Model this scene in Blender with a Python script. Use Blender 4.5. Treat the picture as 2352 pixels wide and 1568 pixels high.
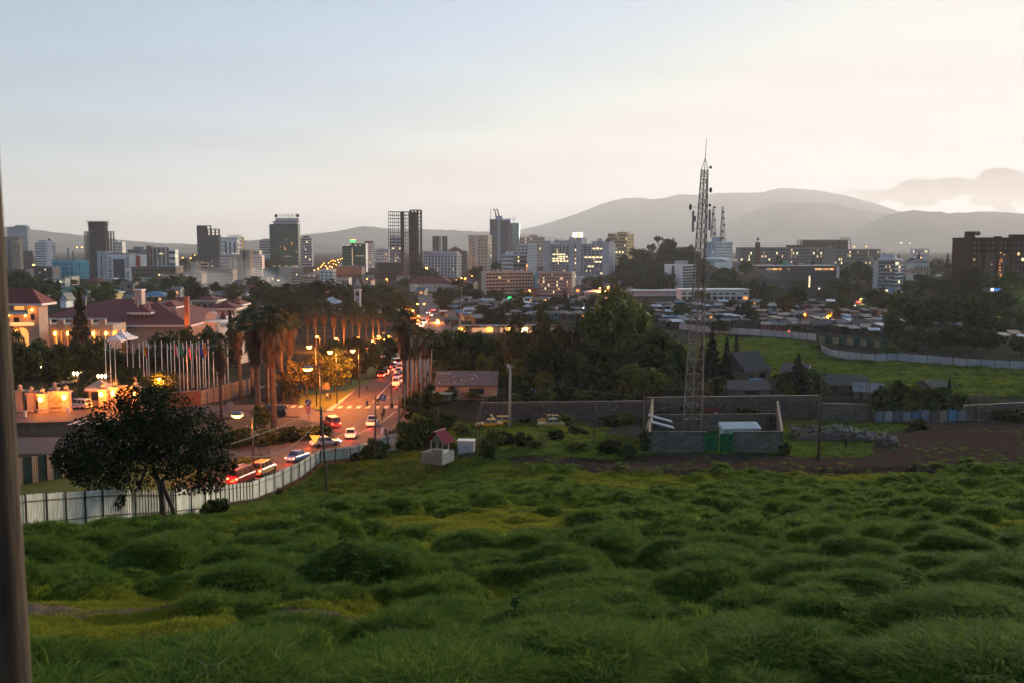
import bpy, bmesh, math, random, time
import numpy as np
from mathutils import Vector, Matrix
from mathutils.geometry import tessellate_polygon
for o in list(bpy.data.objects): bpy.data.objects.remove(o)
T0 = time.time()
S = bpy.context.scene
COL = S.collection
random.seed(7); RNG = np.random.default_rng(7)
R = math.radians
# ---------------------------------------------------------------- camera
FPX = 2288.0; HZ = 570.0; CZ = 30.0          # focal length and horizon row on a 2352 x 1568 plate; eye height above the plain
PITCH = math.atan((784 - HZ) / FPX)
cam = bpy.data.cameras.new('camera'); co = bpy.data.objects.new('camera', cam); COL.objects.link(co)
co.location = (0, 0, CZ); co.rotation_euler = (math.pi/2 - PITCH, 0, 0)
cam.sensor_width = 36; cam.lens = 36 * FPX / 2352; cam.clip_start = 0.1; cam.clip_end = 60000
cam.dof.use_dof = True; cam.dof.focus_distance = 140; cam.dof.aperture_fstop = 2.0
S.camera = co
S.render.resolution_x = 1024; S.render.resolution_y = 682
# ---------------------------------------------------------------- sky and sun
SUN_AZ = R(37); SUN_EL = R(8)
W = bpy.data.worlds.new('World'); S.world = W; W.use_nodes = True; W.cycles.sampling_method = 'MANUAL'; W.cycles.sample_map_resolution = 256
nt = W.node_tree; nt.nodes.clear()
def N(tree, kind, **kw):
    n = tree.nodes.new(kind)
    for k, v in kw.items():
        if k.startswith('i_'):
            key = k[2:]; key = int(key) if key.isdigit() else key.replace('_', ' ')
            n.inputs[key].default_value = v
        else: setattr(n, k, v)
    return n
def L(tree, a, b): tree.links.new(a, b)
def M_(tree, op, a, b=None, c=None, clamp=False):
    n = tree.nodes.new('ShaderNodeMath'); n.operation = op; n.use_clamp = clamp
    for i, v in enumerate((a, b, c)):
        if v is None: continue
        if isinstance(v, (int, float)): n.inputs[i].default_value = v
        else: tree.links.new(v, n.inputs[i])
    return n.outputs[0]
def RAMP(tree, fac, stops, interp='LINEAR'):
    n = tree.nodes.new('ShaderNodeValToRGB'); n.color_ramp.interpolation = interp
    e = n.color_ramp.elements
    while len(e) < len(stops): e.new(0.5)
    for i, (p, c) in enumerate(stops):
        e[i].position = p; e[i].color = (c[0], c[1], c[2], 1) if len(c) == 3 else c
    tree.links.new(fac, n.inputs[0]); return n.outputs[0]
def MIXC(tree, fac, a, b, mode='MIX'):
    n = tree.nodes.new('ShaderNodeMix'); n.data_type = 'RGBA'; n.blend_type = mode
    for s, v in ((0, fac), (6, a), (7, b)):
        if isinstance(v, (int, float)): n.inputs[s].default_value = v
        elif isinstance(v, tuple): n.inputs[s].default_value = (v[0], v[1], v[2], 1)
        else: tree.links.new(v, n.inputs[s])
    return n.outputs[2]
tc = N(nt, 'ShaderNodeTexCoord'); sep = N(nt, 'ShaderNodeSeparateXYZ'); L(nt, tc.outputs['Generated'], sep.inputs[0])
sky = N(nt, 'ShaderNodeTexSky', sky_type='NISHITA', sun_disc=False, sun_elevation=SUN_EL, sun_rotation=SUN_AZ,
        altitude=2300, air_density=1.0, dust_density=2.2, ozone_density=2.5)
az = M_(nt, 'ARCTAN2', sep.outputs[0], sep.outputs[1])                      # 0 straight ahead, positive to the right
el = M_(nt, 'ARCSINE', M_(nt, 'MAXIMUM', sep.outputs[2], 0.0))
# twilight veil: thin high haze that evens out the clear-air colour, and the afterglow that lies along the sunset horizon
gam = N(nt, 'ShaderNodeGamma', i_Gamma=0.42); L(nt, sky.outputs[0], gam.inputs[0])
hs = N(nt, 'ShaderNodeHueSaturation', i_Saturation=1.15, i_Value=0.54); L(nt, gam.outputs[0], hs.inputs['Color'])
toward = M_(nt, 'ADD', 0.5, M_(nt, 'MULTIPLY', M_(nt, 'COSINE', M_(nt, 'SUBTRACT', az, SUN_AZ)), 0.5))
glow = M_(nt, 'MULTIPLY', M_(nt, 'EXPONENT', M_(nt, 'MULTIPLY', el, -8.0)), M_(nt, 'POWER', toward, 8.0))
skyc = MIXC(nt, glow, hs.outputs[0], (1.6, 0.94, 0.58), 'ADD')
skyc = MIXC(nt, 1.0, skyc, (1.16, 1.13, 1.075), 'DARKEN')
dim = M_(nt, 'SUBTRACT', 1.0, M_(nt, 'MULTIPLY', M_(nt, 'MULTIPLY', M_(nt, 'SUBTRACT', 1.0, M_(nt, 'POWER', toward, 1.5)), M_(nt, 'EXPONENT', M_(nt, 'MULTIPLY', el, -6.0))), 0.6))
dv = N(nt, 'ShaderNodeCombineXYZ'); [L(nt, dim, dv.inputs[i]) for i in range(3)]
skyc = MIXC(nt, 1.0, skyc, dv.outputs[0], 'MULTIPLY')          # the low sky dims away from the sunset
# streaks of thin stratus low over the city, stretched along the horizon
cv = N(nt, 'ShaderNodeCombineXYZ'); L(nt, M_(nt, 'MULTIPLY', az, 2.2), cv.inputs[0]); L(nt, M_(nt, 'MULTIPLY', el, 26), cv.inputs[1])
nz = N(nt, 'ShaderNodeTexNoise', i_Scale=1.3, i_Detail=2, i_Roughness=0.55, noise_dimensions='2D'); L(nt, cv.outputs[0], nz.inputs['Vector'])
streak = M_(nt, 'MULTIPLY', M_(nt, 'SUBTRACT', nz.outputs[0], 0.34), 2.6, clamp=True)
band = M_(nt, 'MULTIPLY', M_(nt, 'MAXIMUM', 0.0, M_(nt, 'SUBTRACT', 1.0, M_(nt, 'MULTIPLY', el, 4.0))), 0.6)
sv = M_(nt, 'MULTIPLY', streak, band, clamp=True)
skyc = MIXC(nt, sv, skyc, (0.70, 0.65, 0.65), 'MULTIPLY')
# cumulus bank far off on the sunset side: billowed tops over a flat, torn base
cb = N(nt, 'ShaderNodeCombineXYZ'); L(nt, M_(nt, 'MULTIPLY', az, 30), cb.inputs[0]); L(nt, M_(nt, 'MULTIPLY', el, 46), cb.inputs[1])
n2 = N(nt, 'ShaderNodeTexNoise', i_Scale=1.0, i_Detail=4, i_Roughness=0.52, noise_dimensions='2D'); L(nt, cb.outputs[0], n2.inputs['Vector'])
vor = N(nt, 'ShaderNodeTexVoronoi', i_Scale=1.15, voronoi_dimensions='2D'); L(nt, cb.outputs[0], vor.inputs['Vector'])
top = M_(nt, 'ADD', M_(nt, 'MULTIPLY', M_(nt, 'SUBTRACT', az, 0.27), 0.13), 0.046)
top = M_(nt, 'MINIMUM', top, 0.068)
top = M_(nt, 'ADD', top, M_(nt, 'MULTIPLY', M_(nt, 'SUBTRACT', 0.5, vor.outputs['Distance']), 0.010))
top = M_(nt, 'ADD', top, M_(nt, 'MULTIPLY', M_(nt, 'SUBTRACT', n2.outputs[0], 0.5), 0.016))
up = M_(nt, 'MULTIPLY', M_(nt, 'SUBTRACT', top, el), 420, clamp=True)
base = M_(nt, 'MULTIPLY', M_(nt, 'SUBTRACT', el, M_(nt, 'ADD', 0.040, M_(nt, 'MULTIPLY', M_(nt, 'SUBTRACT', n2.outputs[0], 0.52), 0.060))), 260, clamp=True)
side = M_(nt, 'MULTIPLY', M_(nt, 'SUBTRACT', az, 0.27), 12, clamp=True)
cm = M_(nt, 'MULTIPLY', M_(nt, 'MULTIPLY', up, base), side)
cm = M_(nt, 'MULTIPLY', cm, 0.9)
skyc = MIXC(nt, cm, skyc, (0.34, 0.27, 0.27), 'MULTIPLY')
bg = N(nt, 'ShaderNodeBackground', i_Strength=0.145); L(nt, skyc, bg.inputs[0])
wo = N(nt, 'ShaderNodeOutputWorld'); L(nt, bg.outputs[0], wo.inputs[0])
sl = bpy.data.lights.new('sun', 'SUN'); sl.energy = 1.6; sl.angle = R(20); sl.color = (1.0, 0.83, 0.60)
so = bpy.data.objects.new('sun', sl); COL.objects.link(so); so.location = (0, 0, 300)
so.rotation_euler = Vector((math.sin(SUN_AZ)*math.cos(SUN_EL), math.cos(SUN_AZ)*math.cos(SUN_EL), math.sin(SUN_EL))).to_track_quat('Z', 'Y').to_euler()
V = S.view_settings; S.display_settings.display_device = 'sRGB'
V.view_transform = 'Standard'; V.look = 'None'; V.gamma = 1; V.use_curve_mapping = False; V.exposure = 2.48
S.render.engine = 'CYCLES'; CY = S.cycles
CY.use_denoising = True; CY.max_bounces = 4; CY.diffuse_bounces = 2; CY.glossy_bounces = 2; CY.transmission_bounces = 3
CY.transparent_max_bounces = 6; CY.volume_bounces = 1; CY.caustics_reflective = False; CY.caustics_refractive = False
CY.sample_clamp_indirect = 4; CY.use_adaptive_sampling = True; CY.adaptive_threshold = 0.018; CY.adaptive_min_samples = 20
# ---------------------------------------------------------------- geometry of the view: plate pixel -> place
SP, CP = math.sin(PITCH), math.cos(PITCH)
def ray(px, py):
    u = (px - 1176) / FPX; v = (784 - py) / FPX
    y = CP + v * SP
    return u / y, (-SP + v * CP) / y
def at(px, py, D):
    a, b = ray(px, py); return Vector((a * D, D, CZ + b * D))
LEFT = ([-200, 0, 14, 30, 57, 77, 100, 112, 119, 140, 1e6], [30, 26.5, 23.8, 20.0, 13.7, 9.2, 3.8, 0.9, 0, 0, 0])
RIGHT = ([-200, 0, 14, 30, 57, 77, 100, 123, 135, 160, 175, 200, 1e6], [30, 26.5, 23.8, 20.0, 13.9, 9.8, 5.4, 3.5, 2.8, 0.8, 0, 0, 0])
def sstep(a, b, x): t = np.clip((x - a) / (b - a), 0, 1); return t * t * (3 - 2 * t)
def terr(x, y):
    x = np.asarray(x, float); y = np.asarray(y, float)
    t = sstep(-22, 6, x)
    z = np.interp(y, *LEFT) * (1 - t) + np.interp(y, *RIGHT) * t
    z = z + 26 * np.exp(-((x - 146) / 50) ** 2 - ((y - 960) / 150) ** 2)        # wooded knoll behind the mast
    z = z + 5 * np.exp(-((x - 330) / 120) ** 2 - ((y - 720) / 200) ** 2)
    return z
def gp(px, py, dz=0.0):
    a, b = ray(px, py); lo = 3.0
    ys = np.concatenate([np.arange(3, 400, 0.25), np.geomspace(400, 9000, 3000)])
    f = CZ + b * ys - terr(a * ys, ys) - dz
    i = int(np.argmax(f < 0)) if (f < 0).any() else len(ys) - 1
    y = ys[i]; return Vector((a * y, y, float(terr(a * y, y))))
def zt(x, y): return float(terr(x, y))
def hpx(p, py):                                     # height of a thing at ground point p whose top shows at row py
    return at(1176, py, p.y).z - p.z
# ---------------------------------------------------------------- materials
MATS = {}
def mat(name, col, rough=0.75, metal=0.0, noise=None, scale=6.0, bump=0.0, emit=None, es=0.0, spec=0.3, isl=0.0, rnd=0.0, detail=4, stretch=None, trans=0.0):
    if name in MATS: return MATS[name]
    m = bpy.data.materials.new(name); m.use_nodes = True; t = m.node_tree
    b = t.nodes['Principled BSDF']; b.inputs['Roughness'].default_value = rough; b.inputs['Metallic'].default_value = metal
    b.inputs['Specular IOR Level'].default_value = spec
    c = None
    if noise is not None or bump:
        g = N(t, 'ShaderNodeTexCoord'); mp = N(t, 'ShaderNodeMapping'); L(t, g.outputs['Object'], mp.inputs[0])
        if stretch: mp.inputs['Scale'].default_value = stretch
        z = N(t, 'ShaderNodeTexNoise', i_Scale=scale, i_Detail=detail, i_Roughness=0.6); L(t, mp.outputs[0], z.inputs['Vector'])
        if noise is not None: c = RAMP(t, z.outputs[0], [(0.32, col), (0.68, noise)])
        if bump:
            bp = N(t, 'ShaderNodeBump', i_Strength=bump, i_Distance=0.1); L(t, z.outputs[0], bp.inputs['Height']); L(t, bp.outputs[0], b.inputs['Normal'])
    if isl or rnd:
        src = N(t, 'ShaderNodeNewGeometry').outputs['Random Per Island'] if isl else N(t, 'ShaderNodeObjectInfo').outputs['Random']
        k = isl or rnd
        f = M_(t, 'ADD', M_(t, 'MULTIPLY', src, 2 * k), 1 - k)
        if isl and rnd:
            f = M_(t, 'MULTIPLY', f, M_(t, 'ADD', M_(t, 'MULTIPLY', N(t, 'ShaderNodeObjectInfo').outputs['Random'], 2 * rnd), 1 - rnd))
        cc = N(t, 'ShaderNodeCombineXYZ')
        for i in range(3): L(t, f, cc.inputs[i])
        c = MIXC(t, 1.0, c if c is not None else tuple(col[:3]), cc.outputs[0], 'MULTIPLY')
    if c is not None: L(t, c, b.inputs['Base Color'])
    else: b.inputs['Base Color'].default_value = (*col[:3], 1)
    if emit:
        b.inputs['Emission Color'].default_value = (*emit, 1); b.inputs['Emission Strength'].default_value = es
        m.cycles.emission_sampling = 'NONE'
    if trans:
        tr = N(t, 'ShaderNodeBsdfTranslucent'); mx = N(t, 'ShaderNodeMixShader', i_0=trans)
        if c is not None: L(t, c, tr.inputs[0])
        else: tr.inputs[0].default_value = (*col[:3], 1)
        L(t, b.outputs[0], mx.inputs[1]); L(t, tr.outputs[0], mx.inputs[2]); L(t, mx.outputs[0], t.nodes['Material Output'].inputs[0])
    MATS[name] = m; return m
# ---------------------------------------------------------------- mesh collector
class MB:
    def __init__(s): s.v = []; s.f = []; s.m = []
    def add(s, vs, fs, mi=0):
        k = len(s.v); s.v += [tuple(v) for v in vs]; s.f += [tuple(i + k for i in f) for f in fs]; s.m += [mi] * len(fs); return s
    def box(s, x0, x1, y0, y1, z0, z1, mi=0):
        return s.add([(x0,y0,z0),(x1,y0,z0),(x1,y1,z0),(x0,y1,z0),(x0,y0,z1),(x1,y0,z1),(x1,y1,z1),(x0,y1,z1)],
                     [(3,2,1,0),(4,5,6,7),(0,1,5,4),(1,2,6,5),(2,3,7,6),(3,0,4,7)], mi)
    def bar(s, a, b, r, n=4, r2=None, mi=0, cap=True):       # round or square bar between two points
        a = Vector(a); b = Vector(b); d = (b - a)
        if d.length < 1e-6: return s
        q = d.to_track_quat('Z', 'Y'); r2 = r if r2 is None else r2; vs = []
        for p, rr in ((a, r), (b, r2)):
            for i in range(n):
                t = 2 * math.pi * (i + 0.5) / n; vs.append(p + q @ Vector((math.cos(t) * rr, math.sin(t) * rr, 0)))
        fs = [(i, (i + 1) % n, n + (i + 1) % n, n + i) for i in range(n)]
        if cap: fs += [tuple(range(n))[::-1], tuple(range(n, 2 * n))]
        return s.add(vs, fs, mi)
    def tube(s, pts, rs, n=6, mi=0):                          # smooth run through points with a radius each
        pts = [Vector(p) for p in pts]
        if isinstance(rs, (int, float)): rs = [rs] * len(pts)
        vs = []; m = len(pts)
        for k, p in enumerate(pts):
            d = (pts[min(k + 1, m - 1)] - pts[max(k - 1, 0)]).normalized(); q = d.to_track_quat('Z', 'Y')
            for i in range(n):
                t = 2 * math.pi * i / n; vs.append(p + q @ Vector((math.cos(t) * rs[k], math.sin(t) * rs[k], 0)))
        fs = [(k*n+i, k*n+(i+1)%n, (k+1)*n+(i+1)%n, (k+1)*n+i) for k in range(m-1) for i in range(n)]
        fs += [tuple(range(n))[::-1], tuple(range((m-1)*n, m*n))]
        return s.add(vs, fs, mi)
    def lathe(s, prof, n=12, c=(0,0,0), mi=0):
        vs = []; m = len(prof)
        for r, z in prof:
            for i in range(n):
                t = 2 * math.pi * i / n; vs.append((c[0] + r * math.cos(t), c[1] + r * math.sin(t), c[2] + z))
        fs = [(k*n+i, k*n+(i+1)%n, (k+1)*n+(i+1)%n, (k+1)*n+i) for k in range(m-1) for i in range(n)]
        fs += [tuple(range(n))[::-1], tuple(range((m-1)*n, m*n))]
        return s.add(vs, fs, mi)
    def prism(s, poly, z0, z1, mi=0):
        n = len(poly); vs = [(p[0], p[1], z0) for p in poly] + [(p[0], p[1], z1) for p in poly]
        fs = [(i, (i+1) % n, n + (i+1) % n, n + i) for i in range(n)] + [tuple(range(n))[::-1], tuple(range(n, 2*n))]
        return s.add(vs, fs, mi)
    def prof(s, poly, x0, x1, mi=0):                          # (y, z) outline pushed along x
        n = len(poly); vs = [(x0, p[0], p[1]) for p in poly] + [(x1, p[0], p[1]) for p in poly]
        fs = [(i, (i+1) % n, n + (i+1) % n, n + i) for i in range(n)] + [tuple(range(n))[::-1], tuple(range(n, 2*n))]
        return s.add(vs, fs, mi)
    def mesh(s, name='mesh', mats=(), smooth=False):
        me = bpy.data.meshes.new(name); me.from_pydata(s.v, [], s.f)
        for m in mats: me.materials.append(m)
        if any(s.m): me.polygons.foreach_set('material_index', s.m)
        if smooth: me.polygons.foreach_set('use_smooth', [True] * len(me.polygons))
        me.update(); return me
    def ob(s, name, m, parent=None, smooth=False, loc=None, rz=None):
        ms = m if isinstance(m, (list, tuple)) else [m]
        return put(name, s.mesh(name, ms, smooth), parent, loc, rz)
def put(name, me, parent=None, loc=None, rz=None, sc=None):
    o = bpy.data.objects.new(name, me); COL.objects.link(o)
    if parent is not None: o.parent = parent
    if loc is not None: o.location = loc
    if rz is not None: o.rotation_euler = (0, 0, rz)
    if sc is not None: o.scale = sc if isinstance(sc, (tuple, list)) else (sc, sc, sc)
    return o
USED = {}
def tag(o, label=None, cat=None, group=None, kind=None):
    if label:
        o['label'] = label
    if cat: o['category'] = cat
    if group: o['group'] = group
    if kind: o['kind'] = kind
    return o
def thing(name, label, cat, loc=(0,0,0), rz=0, group=None):
    o = put(name, None, None, loc, rz); o.empty_display_size = 0.2
    return tag(o, label, cat, group)
def clone(root, loc=None, rz=None, label=None, sc=None):
    def rec(o, p):
        c = o.copy(); COL.objects.link(c); c.parent = p
        if p is not None: c.matrix_parent_inverse = o.matrix_parent_inverse.copy()
        for ch in KIDS.get(o.name, []): rec(ch, c)
        return c
    KIDS = {}
    def walk(o):
        KIDS[o.name] = list(CH.get(o.name, []))
        for c in KIDS[o.name]: walk(c)
    CH = childmap(root); walk(root)
    r = rec(root, None)
    if loc is not None: r.location = loc
    if rz is not None: r.rotation_euler = (0, 0, rz)
    if sc is not None: r.scale = (sc, sc, sc) if isinstance(sc, (int, float)) else sc
    if label: r['label'] = label
    return r
_CM = {}
def childmap(root):
    if root.name not in _CM:
        d = {}; stack = [root]
        allk = {}
        for o in bpy.data.objects:
            if o.parent is not None: allk.setdefault(o.parent.name, []).append(o)
        while stack:
            o = stack.pop(); d[o.name] = allk.get(o.name, []); stack += d[o.name]
        _CM[root.name] = d
    return _CM[root.name]
def poly_sheet(name, pts, z, m, drape=0.0):
    vs = [Vector((p[0], p[1], 0)) for p in pts]
    tri = tessellate_polygon([vs]); b = MB()
    b.add([(p.x, p.y, z) for p in vs], [tuple(t) if Vector(vs[t[1]]-vs[t[0]]).cross(vs[t[2]]-vs[t[0]]).z > 0 else tuple(t)[::-1] for t in tri])
    return b.ob(name, m)
def inpoly(xs, ys, poly):
    r = np.zeros(np.shape(xs), bool); n = len(poly); j = n - 1
    for i in range(n):
        xi, yi = poly[i][0], poly[i][1]; xj, yj = poly[j][0], poly[j][1]
        c = ((yi > ys) != (yj > ys)) & (xs < (xj - xi) * (ys - yi) / ((yj - yi) or 1e-9) + xi)
        r ^= c; j = i
    return r
def grass_noise(x, y, seed=0):
    r = np.random.default_rng(seed); v = np.zeros(np.shape(x))
    for k in range(10):
        a = r.uniform(0, 6.283); w = r.uniform(0.5, 1.6); p = r.uniform(0, 6.283)
        v = v + np.sin((x * math.cos(a) + y * math.sin(a)) * w + p)
    return v / 10
def vnoise(x, y, seed):                                        # cheap smooth value noise on a unit lattice
    x = np.asarray(x, float); y = np.asarray(y, float)
    xi = np.floor(x).astype(np.int64); yi = np.floor(y).astype(np.int64); fx = x - xi; fy = y - yi
    def h(a, b):
        n = (a * 374761393 + b * 668265263 + seed * 1442695041) & 0x7fffffff
        n = ((n ^ (n >> 13)) * 1274126177) & 0x7fffffff
        return ((n ^ (n >> 16)) & 0xffff) / 65535.0
    u = fx * fx * (3 - 2 * fx); w = fy * fy * (3 - 2 * fy)
    return (h(xi, yi) * (1-u) + h(xi+1, yi) * u) * (1-w) + (h(xi, yi+1) * (1-u) + h(xi+1, yi+1) * u) * w
# ---------------------------------------------------------------- the ground
FENCE_PX = [(58,1222),(150,1211),(235,1200),(310,1193),(402,1187),(470,1178),(579,1156),(610,1144),(650,1127),(687,1107),(712,1088),(736,1068),(770,1064),(804,1060),(842,1044)]
FENCE = [gp(*p) for p in FENCE_PX]
def px_poly(pts): return [gp(*p) for p in pts]
_f0 = FENCE[0] + (FENCE[0] - FENCE[1]).normalized() * 40
FIELD = [(-60, 2), (_f0.x, _f0.y)] + [(p.x, p.y) for p in FENCE] + [(p.x, p.y) for p in px_poly([(905,1036),(985,1035),(1060,1050),(1130,1046),(1200,1060),(1400,1076),(1700,1079),(1900,1076),(2352,1066),(2700,1064)])] + [(130, 2)]
UPPER = px_poly([(915,1020),(960,1000),(1060,985),(1130,980),(1300,978),(1400,985),(1380,1000),(1485,1012),(1490,1045),(1400,1062),(1180,1050),(1130,1046),(985,1034)])
FIELD2 = px_poly([(1560,800),(1640,772),(1760,778),(1876,792),(1895,818),(2000,828),(2352,846),(2500,850),(2500,925),(2352,915),(2200,905),(2000,890),(1850,880),(1690,860)])
PARK = px_poly([(2060,705),(2352,700),(2500,700),(2500,745),(2352,748),(2180,735),(2050,725)])
SCRUB = px_poly([(1486,966),(1880,964),(2005,972),(2100,974),(2010,1000),(2000,1049),(1830,1050),(1800,1042),(1500,1042)])
DIRT = px_poly([(1170,1050),(1400,1060),(1500,1047),(1830,1052),(2000,1050),(2012,1002),(2100,975),(2352,960),(2600,955),(2700,1066),(2352,1072),(1900,1082),(1700,1082),(1400,1080),(1180,1064)])
NC = 700
def fence_dist(x, y):
    d = np.full(np.shape(x), 1e9)
    for a, b_ in zip(FENCE[:-1], FENCE[1:]):
        ux, uy = b_.x-a.x, b_.y-a.y; t_ = np.clip(((x-a.x)*ux + (y-a.y)*uy) / (ux*ux+uy*uy), 0, 1); d = np.minimum(d, np.hypot(x-a.x-ux*t_, y-a.y-uy*t_))
    return d
ang = np.radians(np.linspace(-68, 68, NC))
rows = np.concatenate([np.geomspace(4.5, 150, 500), np.geomspace(150.8, 20300, 74)[1:]])
A, D = np.meshgrid(ang, rows); X = np.tan(A) * D * 1.0; Y = D
X = np.clip(X, -16500, 16500)
fieldm = inpoly(X, Y, FIELD)
edge = sstep(4, 16, Y)
def domes(x, y, cell, seed, r0, r1):
    """crowded rounded tussocks: one dome round every jittered lattice point"""
    gx, gy = x / cell, y / cell; ix, iy = np.floor(gx), np.floor(gy); best = np.zeros(np.shape(x))
    for dx in (-1, 0, 1):
        for dy in (-1, 0, 1):
            cx, cy = ix + dx, iy + dy
            jx = vnoise(cx*7.13+.5, cy*5.77+.5, seed); jy = vnoise(cx*3.91+.5, cy*9.37+.5, seed+1); jr = vnoise(cx*6.37+.5, cy*4.19+.5, seed+2)
            d = np.hypot(gx - cx - jx, (gy - cy - jy) * .9); r = r0 + (r1 - r0) * jr
            best = np.maximum(best, np.clip(1 - (d / r) ** 2.6, 0, 1) ** .6 * (0.45 + 0.55 * jr))
    return best
def mound(x, y):
    """grassy hummocks with lanes of short turf between them"""
    x = np.asarray(x, float); y = np.asarray(y, float)
    wx = x + 1.3 * (vnoise(x*0.45, y*0.45, 3) - 0.5); wy = y + 1.3 * (vnoise(x*0.45+40, y*0.45, 4) - 0.5)
    b = vnoise(wx*0.60+9, wy*0.70, 12); c = vnoise(wx*1.35, wy*1.35+5, 13)
    lane = sstep(0.36, 0.50, vnoise(x*0.075+3, y*0.09+1, 21) * 0.7 + 0.3 * vnoise(x*0.3, y*0.3, 22))
    m = np.maximum(domes(wx, wy, 2.9, 31, .38, .62), .62 * domes(wx, wy, 1.6, 41, .38, .60)) * (.85 + .3 * b)
    return m * (0.22 + 0.78 * lane), b, c, lane
MH, MBN, MCN, LANE = mound(X, Y)
HUT = gp(985, 1083)
def amp_(x, y): return (.1 + .9 * sstep(3, 12, np.hypot(x - HUT.x, (y - HUT.y) * .6))) * (0.55 + 0.45 * sstep(10, 40, y)) * (0.12 + 0.88 * sstep(1.5, 11, fence_dist(x, y)))
amp = amp_(X, Y)
Z = terr(X, Y) + fieldm * ((MH * 1.6 - 0.62) * amp + (MBN - 0.5) * 0.30 * amp + (MCN - 0.5) * 0.14 * amp) + (~fieldm) * (Y < 170) * (MCN - 0.5) * 0.03 * (Y < 118)
f2 = inpoly(X, Y, FIELD2); Z = Z + f2 * (vnoise(X*0.3, Y*0.3, 5) - 0.5) * 0.9
up_ = inpoly(X, Y, UPPER); Z = Z + up_ * (vnoise(X*0.4, Y*0.4, 6) - 0.3) * 0.8
def field_z(x, y):
    m, b, c, l = mound(x, y); a = amp_(x, y)
    return terr(x, y) + (m * 1.6 - 0.62) * a + (b - 0.5) * 0.30 * a + (c - 0.5) * 0.14 * a
def grid_mesh(name, X, Y, Z, cols=None):
    nr, nc = X.shape; v = np.stack([X, Y, Z], -1).reshape(-1, 3).astype(np.float32)
    i = np.arange(nr * nc).reshape(nr, nc)
    q = np.stack([i[:-1, :-1], i[:-1, 1:], i[1:, 1:], i[1:, :-1]], -1).reshape(-1, 4).astype(np.int32)
    me = bpy.data.meshes.new(name); me.vertices.add(len(v)); me.vertices.foreach_set('co', v.ravel())
    me.loops.add(q.size); me.loops.foreach_set('vertex_index', q.ravel())
    me.polygons.add(len(q)); me.polygons.foreach_set('loop_start', np.arange(0, q.size, 4, dtype=np.int32))
    me.polygons.foreach_set('use_smooth', np.ones(len(q), bool))
    me.update(calc_edges=True)
    if cols is not None:
        a = me.color_attributes.new('cover', 'FLOAT_COLOR', 'POINT'); a.data.foreach_set('color', cols.astype(np.float32).ravel())
    return me
dirt = inpoly(X, Y, DIRT).astype(float)
bare = np.zeros_like(X)
for (px, py, rx, ry) in [(140,1372,3.2,1.3),(990,1402,1.9,1.0),(330,1372,1.5,.8),(1120,1470,1.0,.5),(700,1408,1.8,.8),(2040,1222,3.2,1.2),(860,1395,1.4,.7)]:
    p = gp(px, py); q = ((X-p.x)/rx)**2 + ((Y-p.y)/ry)**2 + (vnoise(X*1.3, Y*1.3, 31)-0.5)*1.4
    bare = np.maximum(bare, 1 - sstep(0.6, 1.15, q))
Z = Z - fieldm * bare * np.maximum(MH * 1.7 - 0.5, 0) * amp * .95
green = np.maximum.reduce([fieldm.astype(float), f2 * .8, up_.astype(float), inpoly(X, Y, PARK) * 1.0, inpoly(X, Y, SCRUB) * .7])
green *= (1 - dirt)
cols = np.stack([green * (1 - bare), np.maximum(dirt, bare), bare, np.ones_like(X)], -1)
gm = bpy.data.materials.new('ground_cover'); gm.use_nodes = True; t = gm.node_tree; b = t.nodes['Principled BSDF']
b.inputs['Roughness'].default_value = 0.95; b.inputs['Specular IOR Level'].default_value = 0.0
at_ = N(t, 'ShaderNodeAttribute', attribute_name='cover'); sx = N(t, 'ShaderNodeSeparateColor'); L(t, at_.outputs['Color'], sx.inputs[0])
g = N(t, 'ShaderNodeTexCoord'); z1 = N(t, 'ShaderNodeTexNoise', i_Scale=1.4, i_Detail=6); L(t, g.outputs['Object'], z1.inputs['Vector'])
z2 = N(t, 'ShaderNodeTexNoise', i_Scale=0.045, i_Detail=5); L(t, g.outputs['Object'], z2.inputs['Vector'])
z3 = N(t, 'ShaderNodeTexNoise', i_Scale=9.0, i_Detail=3); L(t, g.outputs['Object'], z3.inputs['Vector'])
turf = RAMP(t, z1.outputs[0], [(0.3, (0.036, 0.058, 0.007)), (0.7, (0.110, 0.125, 0.012))])
urb = RAMP(t, z2.outputs[0], [(0.35, (0.020, 0.024, 0.015)), (0.55, (0.050, 0.044, 0.036)), (0.7, (0.030, 0.032, 0.022))])
soil = RAMP(t, z1.outputs[0], [(0.3, (0.026, 0.017, 0.013)), (0.7, (0.066, 0.046, 0.037))])
c1 = MIXC(t, sx.outputs[0], urb, turf); c2 = MIXC(t, sx.outputs[1], c1, soil)
c2 = MIXC(t, sx.outputs[2], c2, RAMP(t, z1.outputs[0], [(0.3, (0.058, 0.042, 0.028)), (0.7, (0.125, 0.094, 0.066))]))
L(t, c2, b.inputs['Base Color'])
bp = N(t, 'ShaderNodeBump', i_Strength=0.6, i_Distance=0.12); L(t, z3.outputs[0], bp.inputs['Height']); L(t, bp.outputs[0], b.inputs['Normal'])
ground = put('ground', grid_mesh('ground', X, Y, Z, cols)); ground.data.materials.append(gm); tag(ground, kind='structure')
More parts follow.
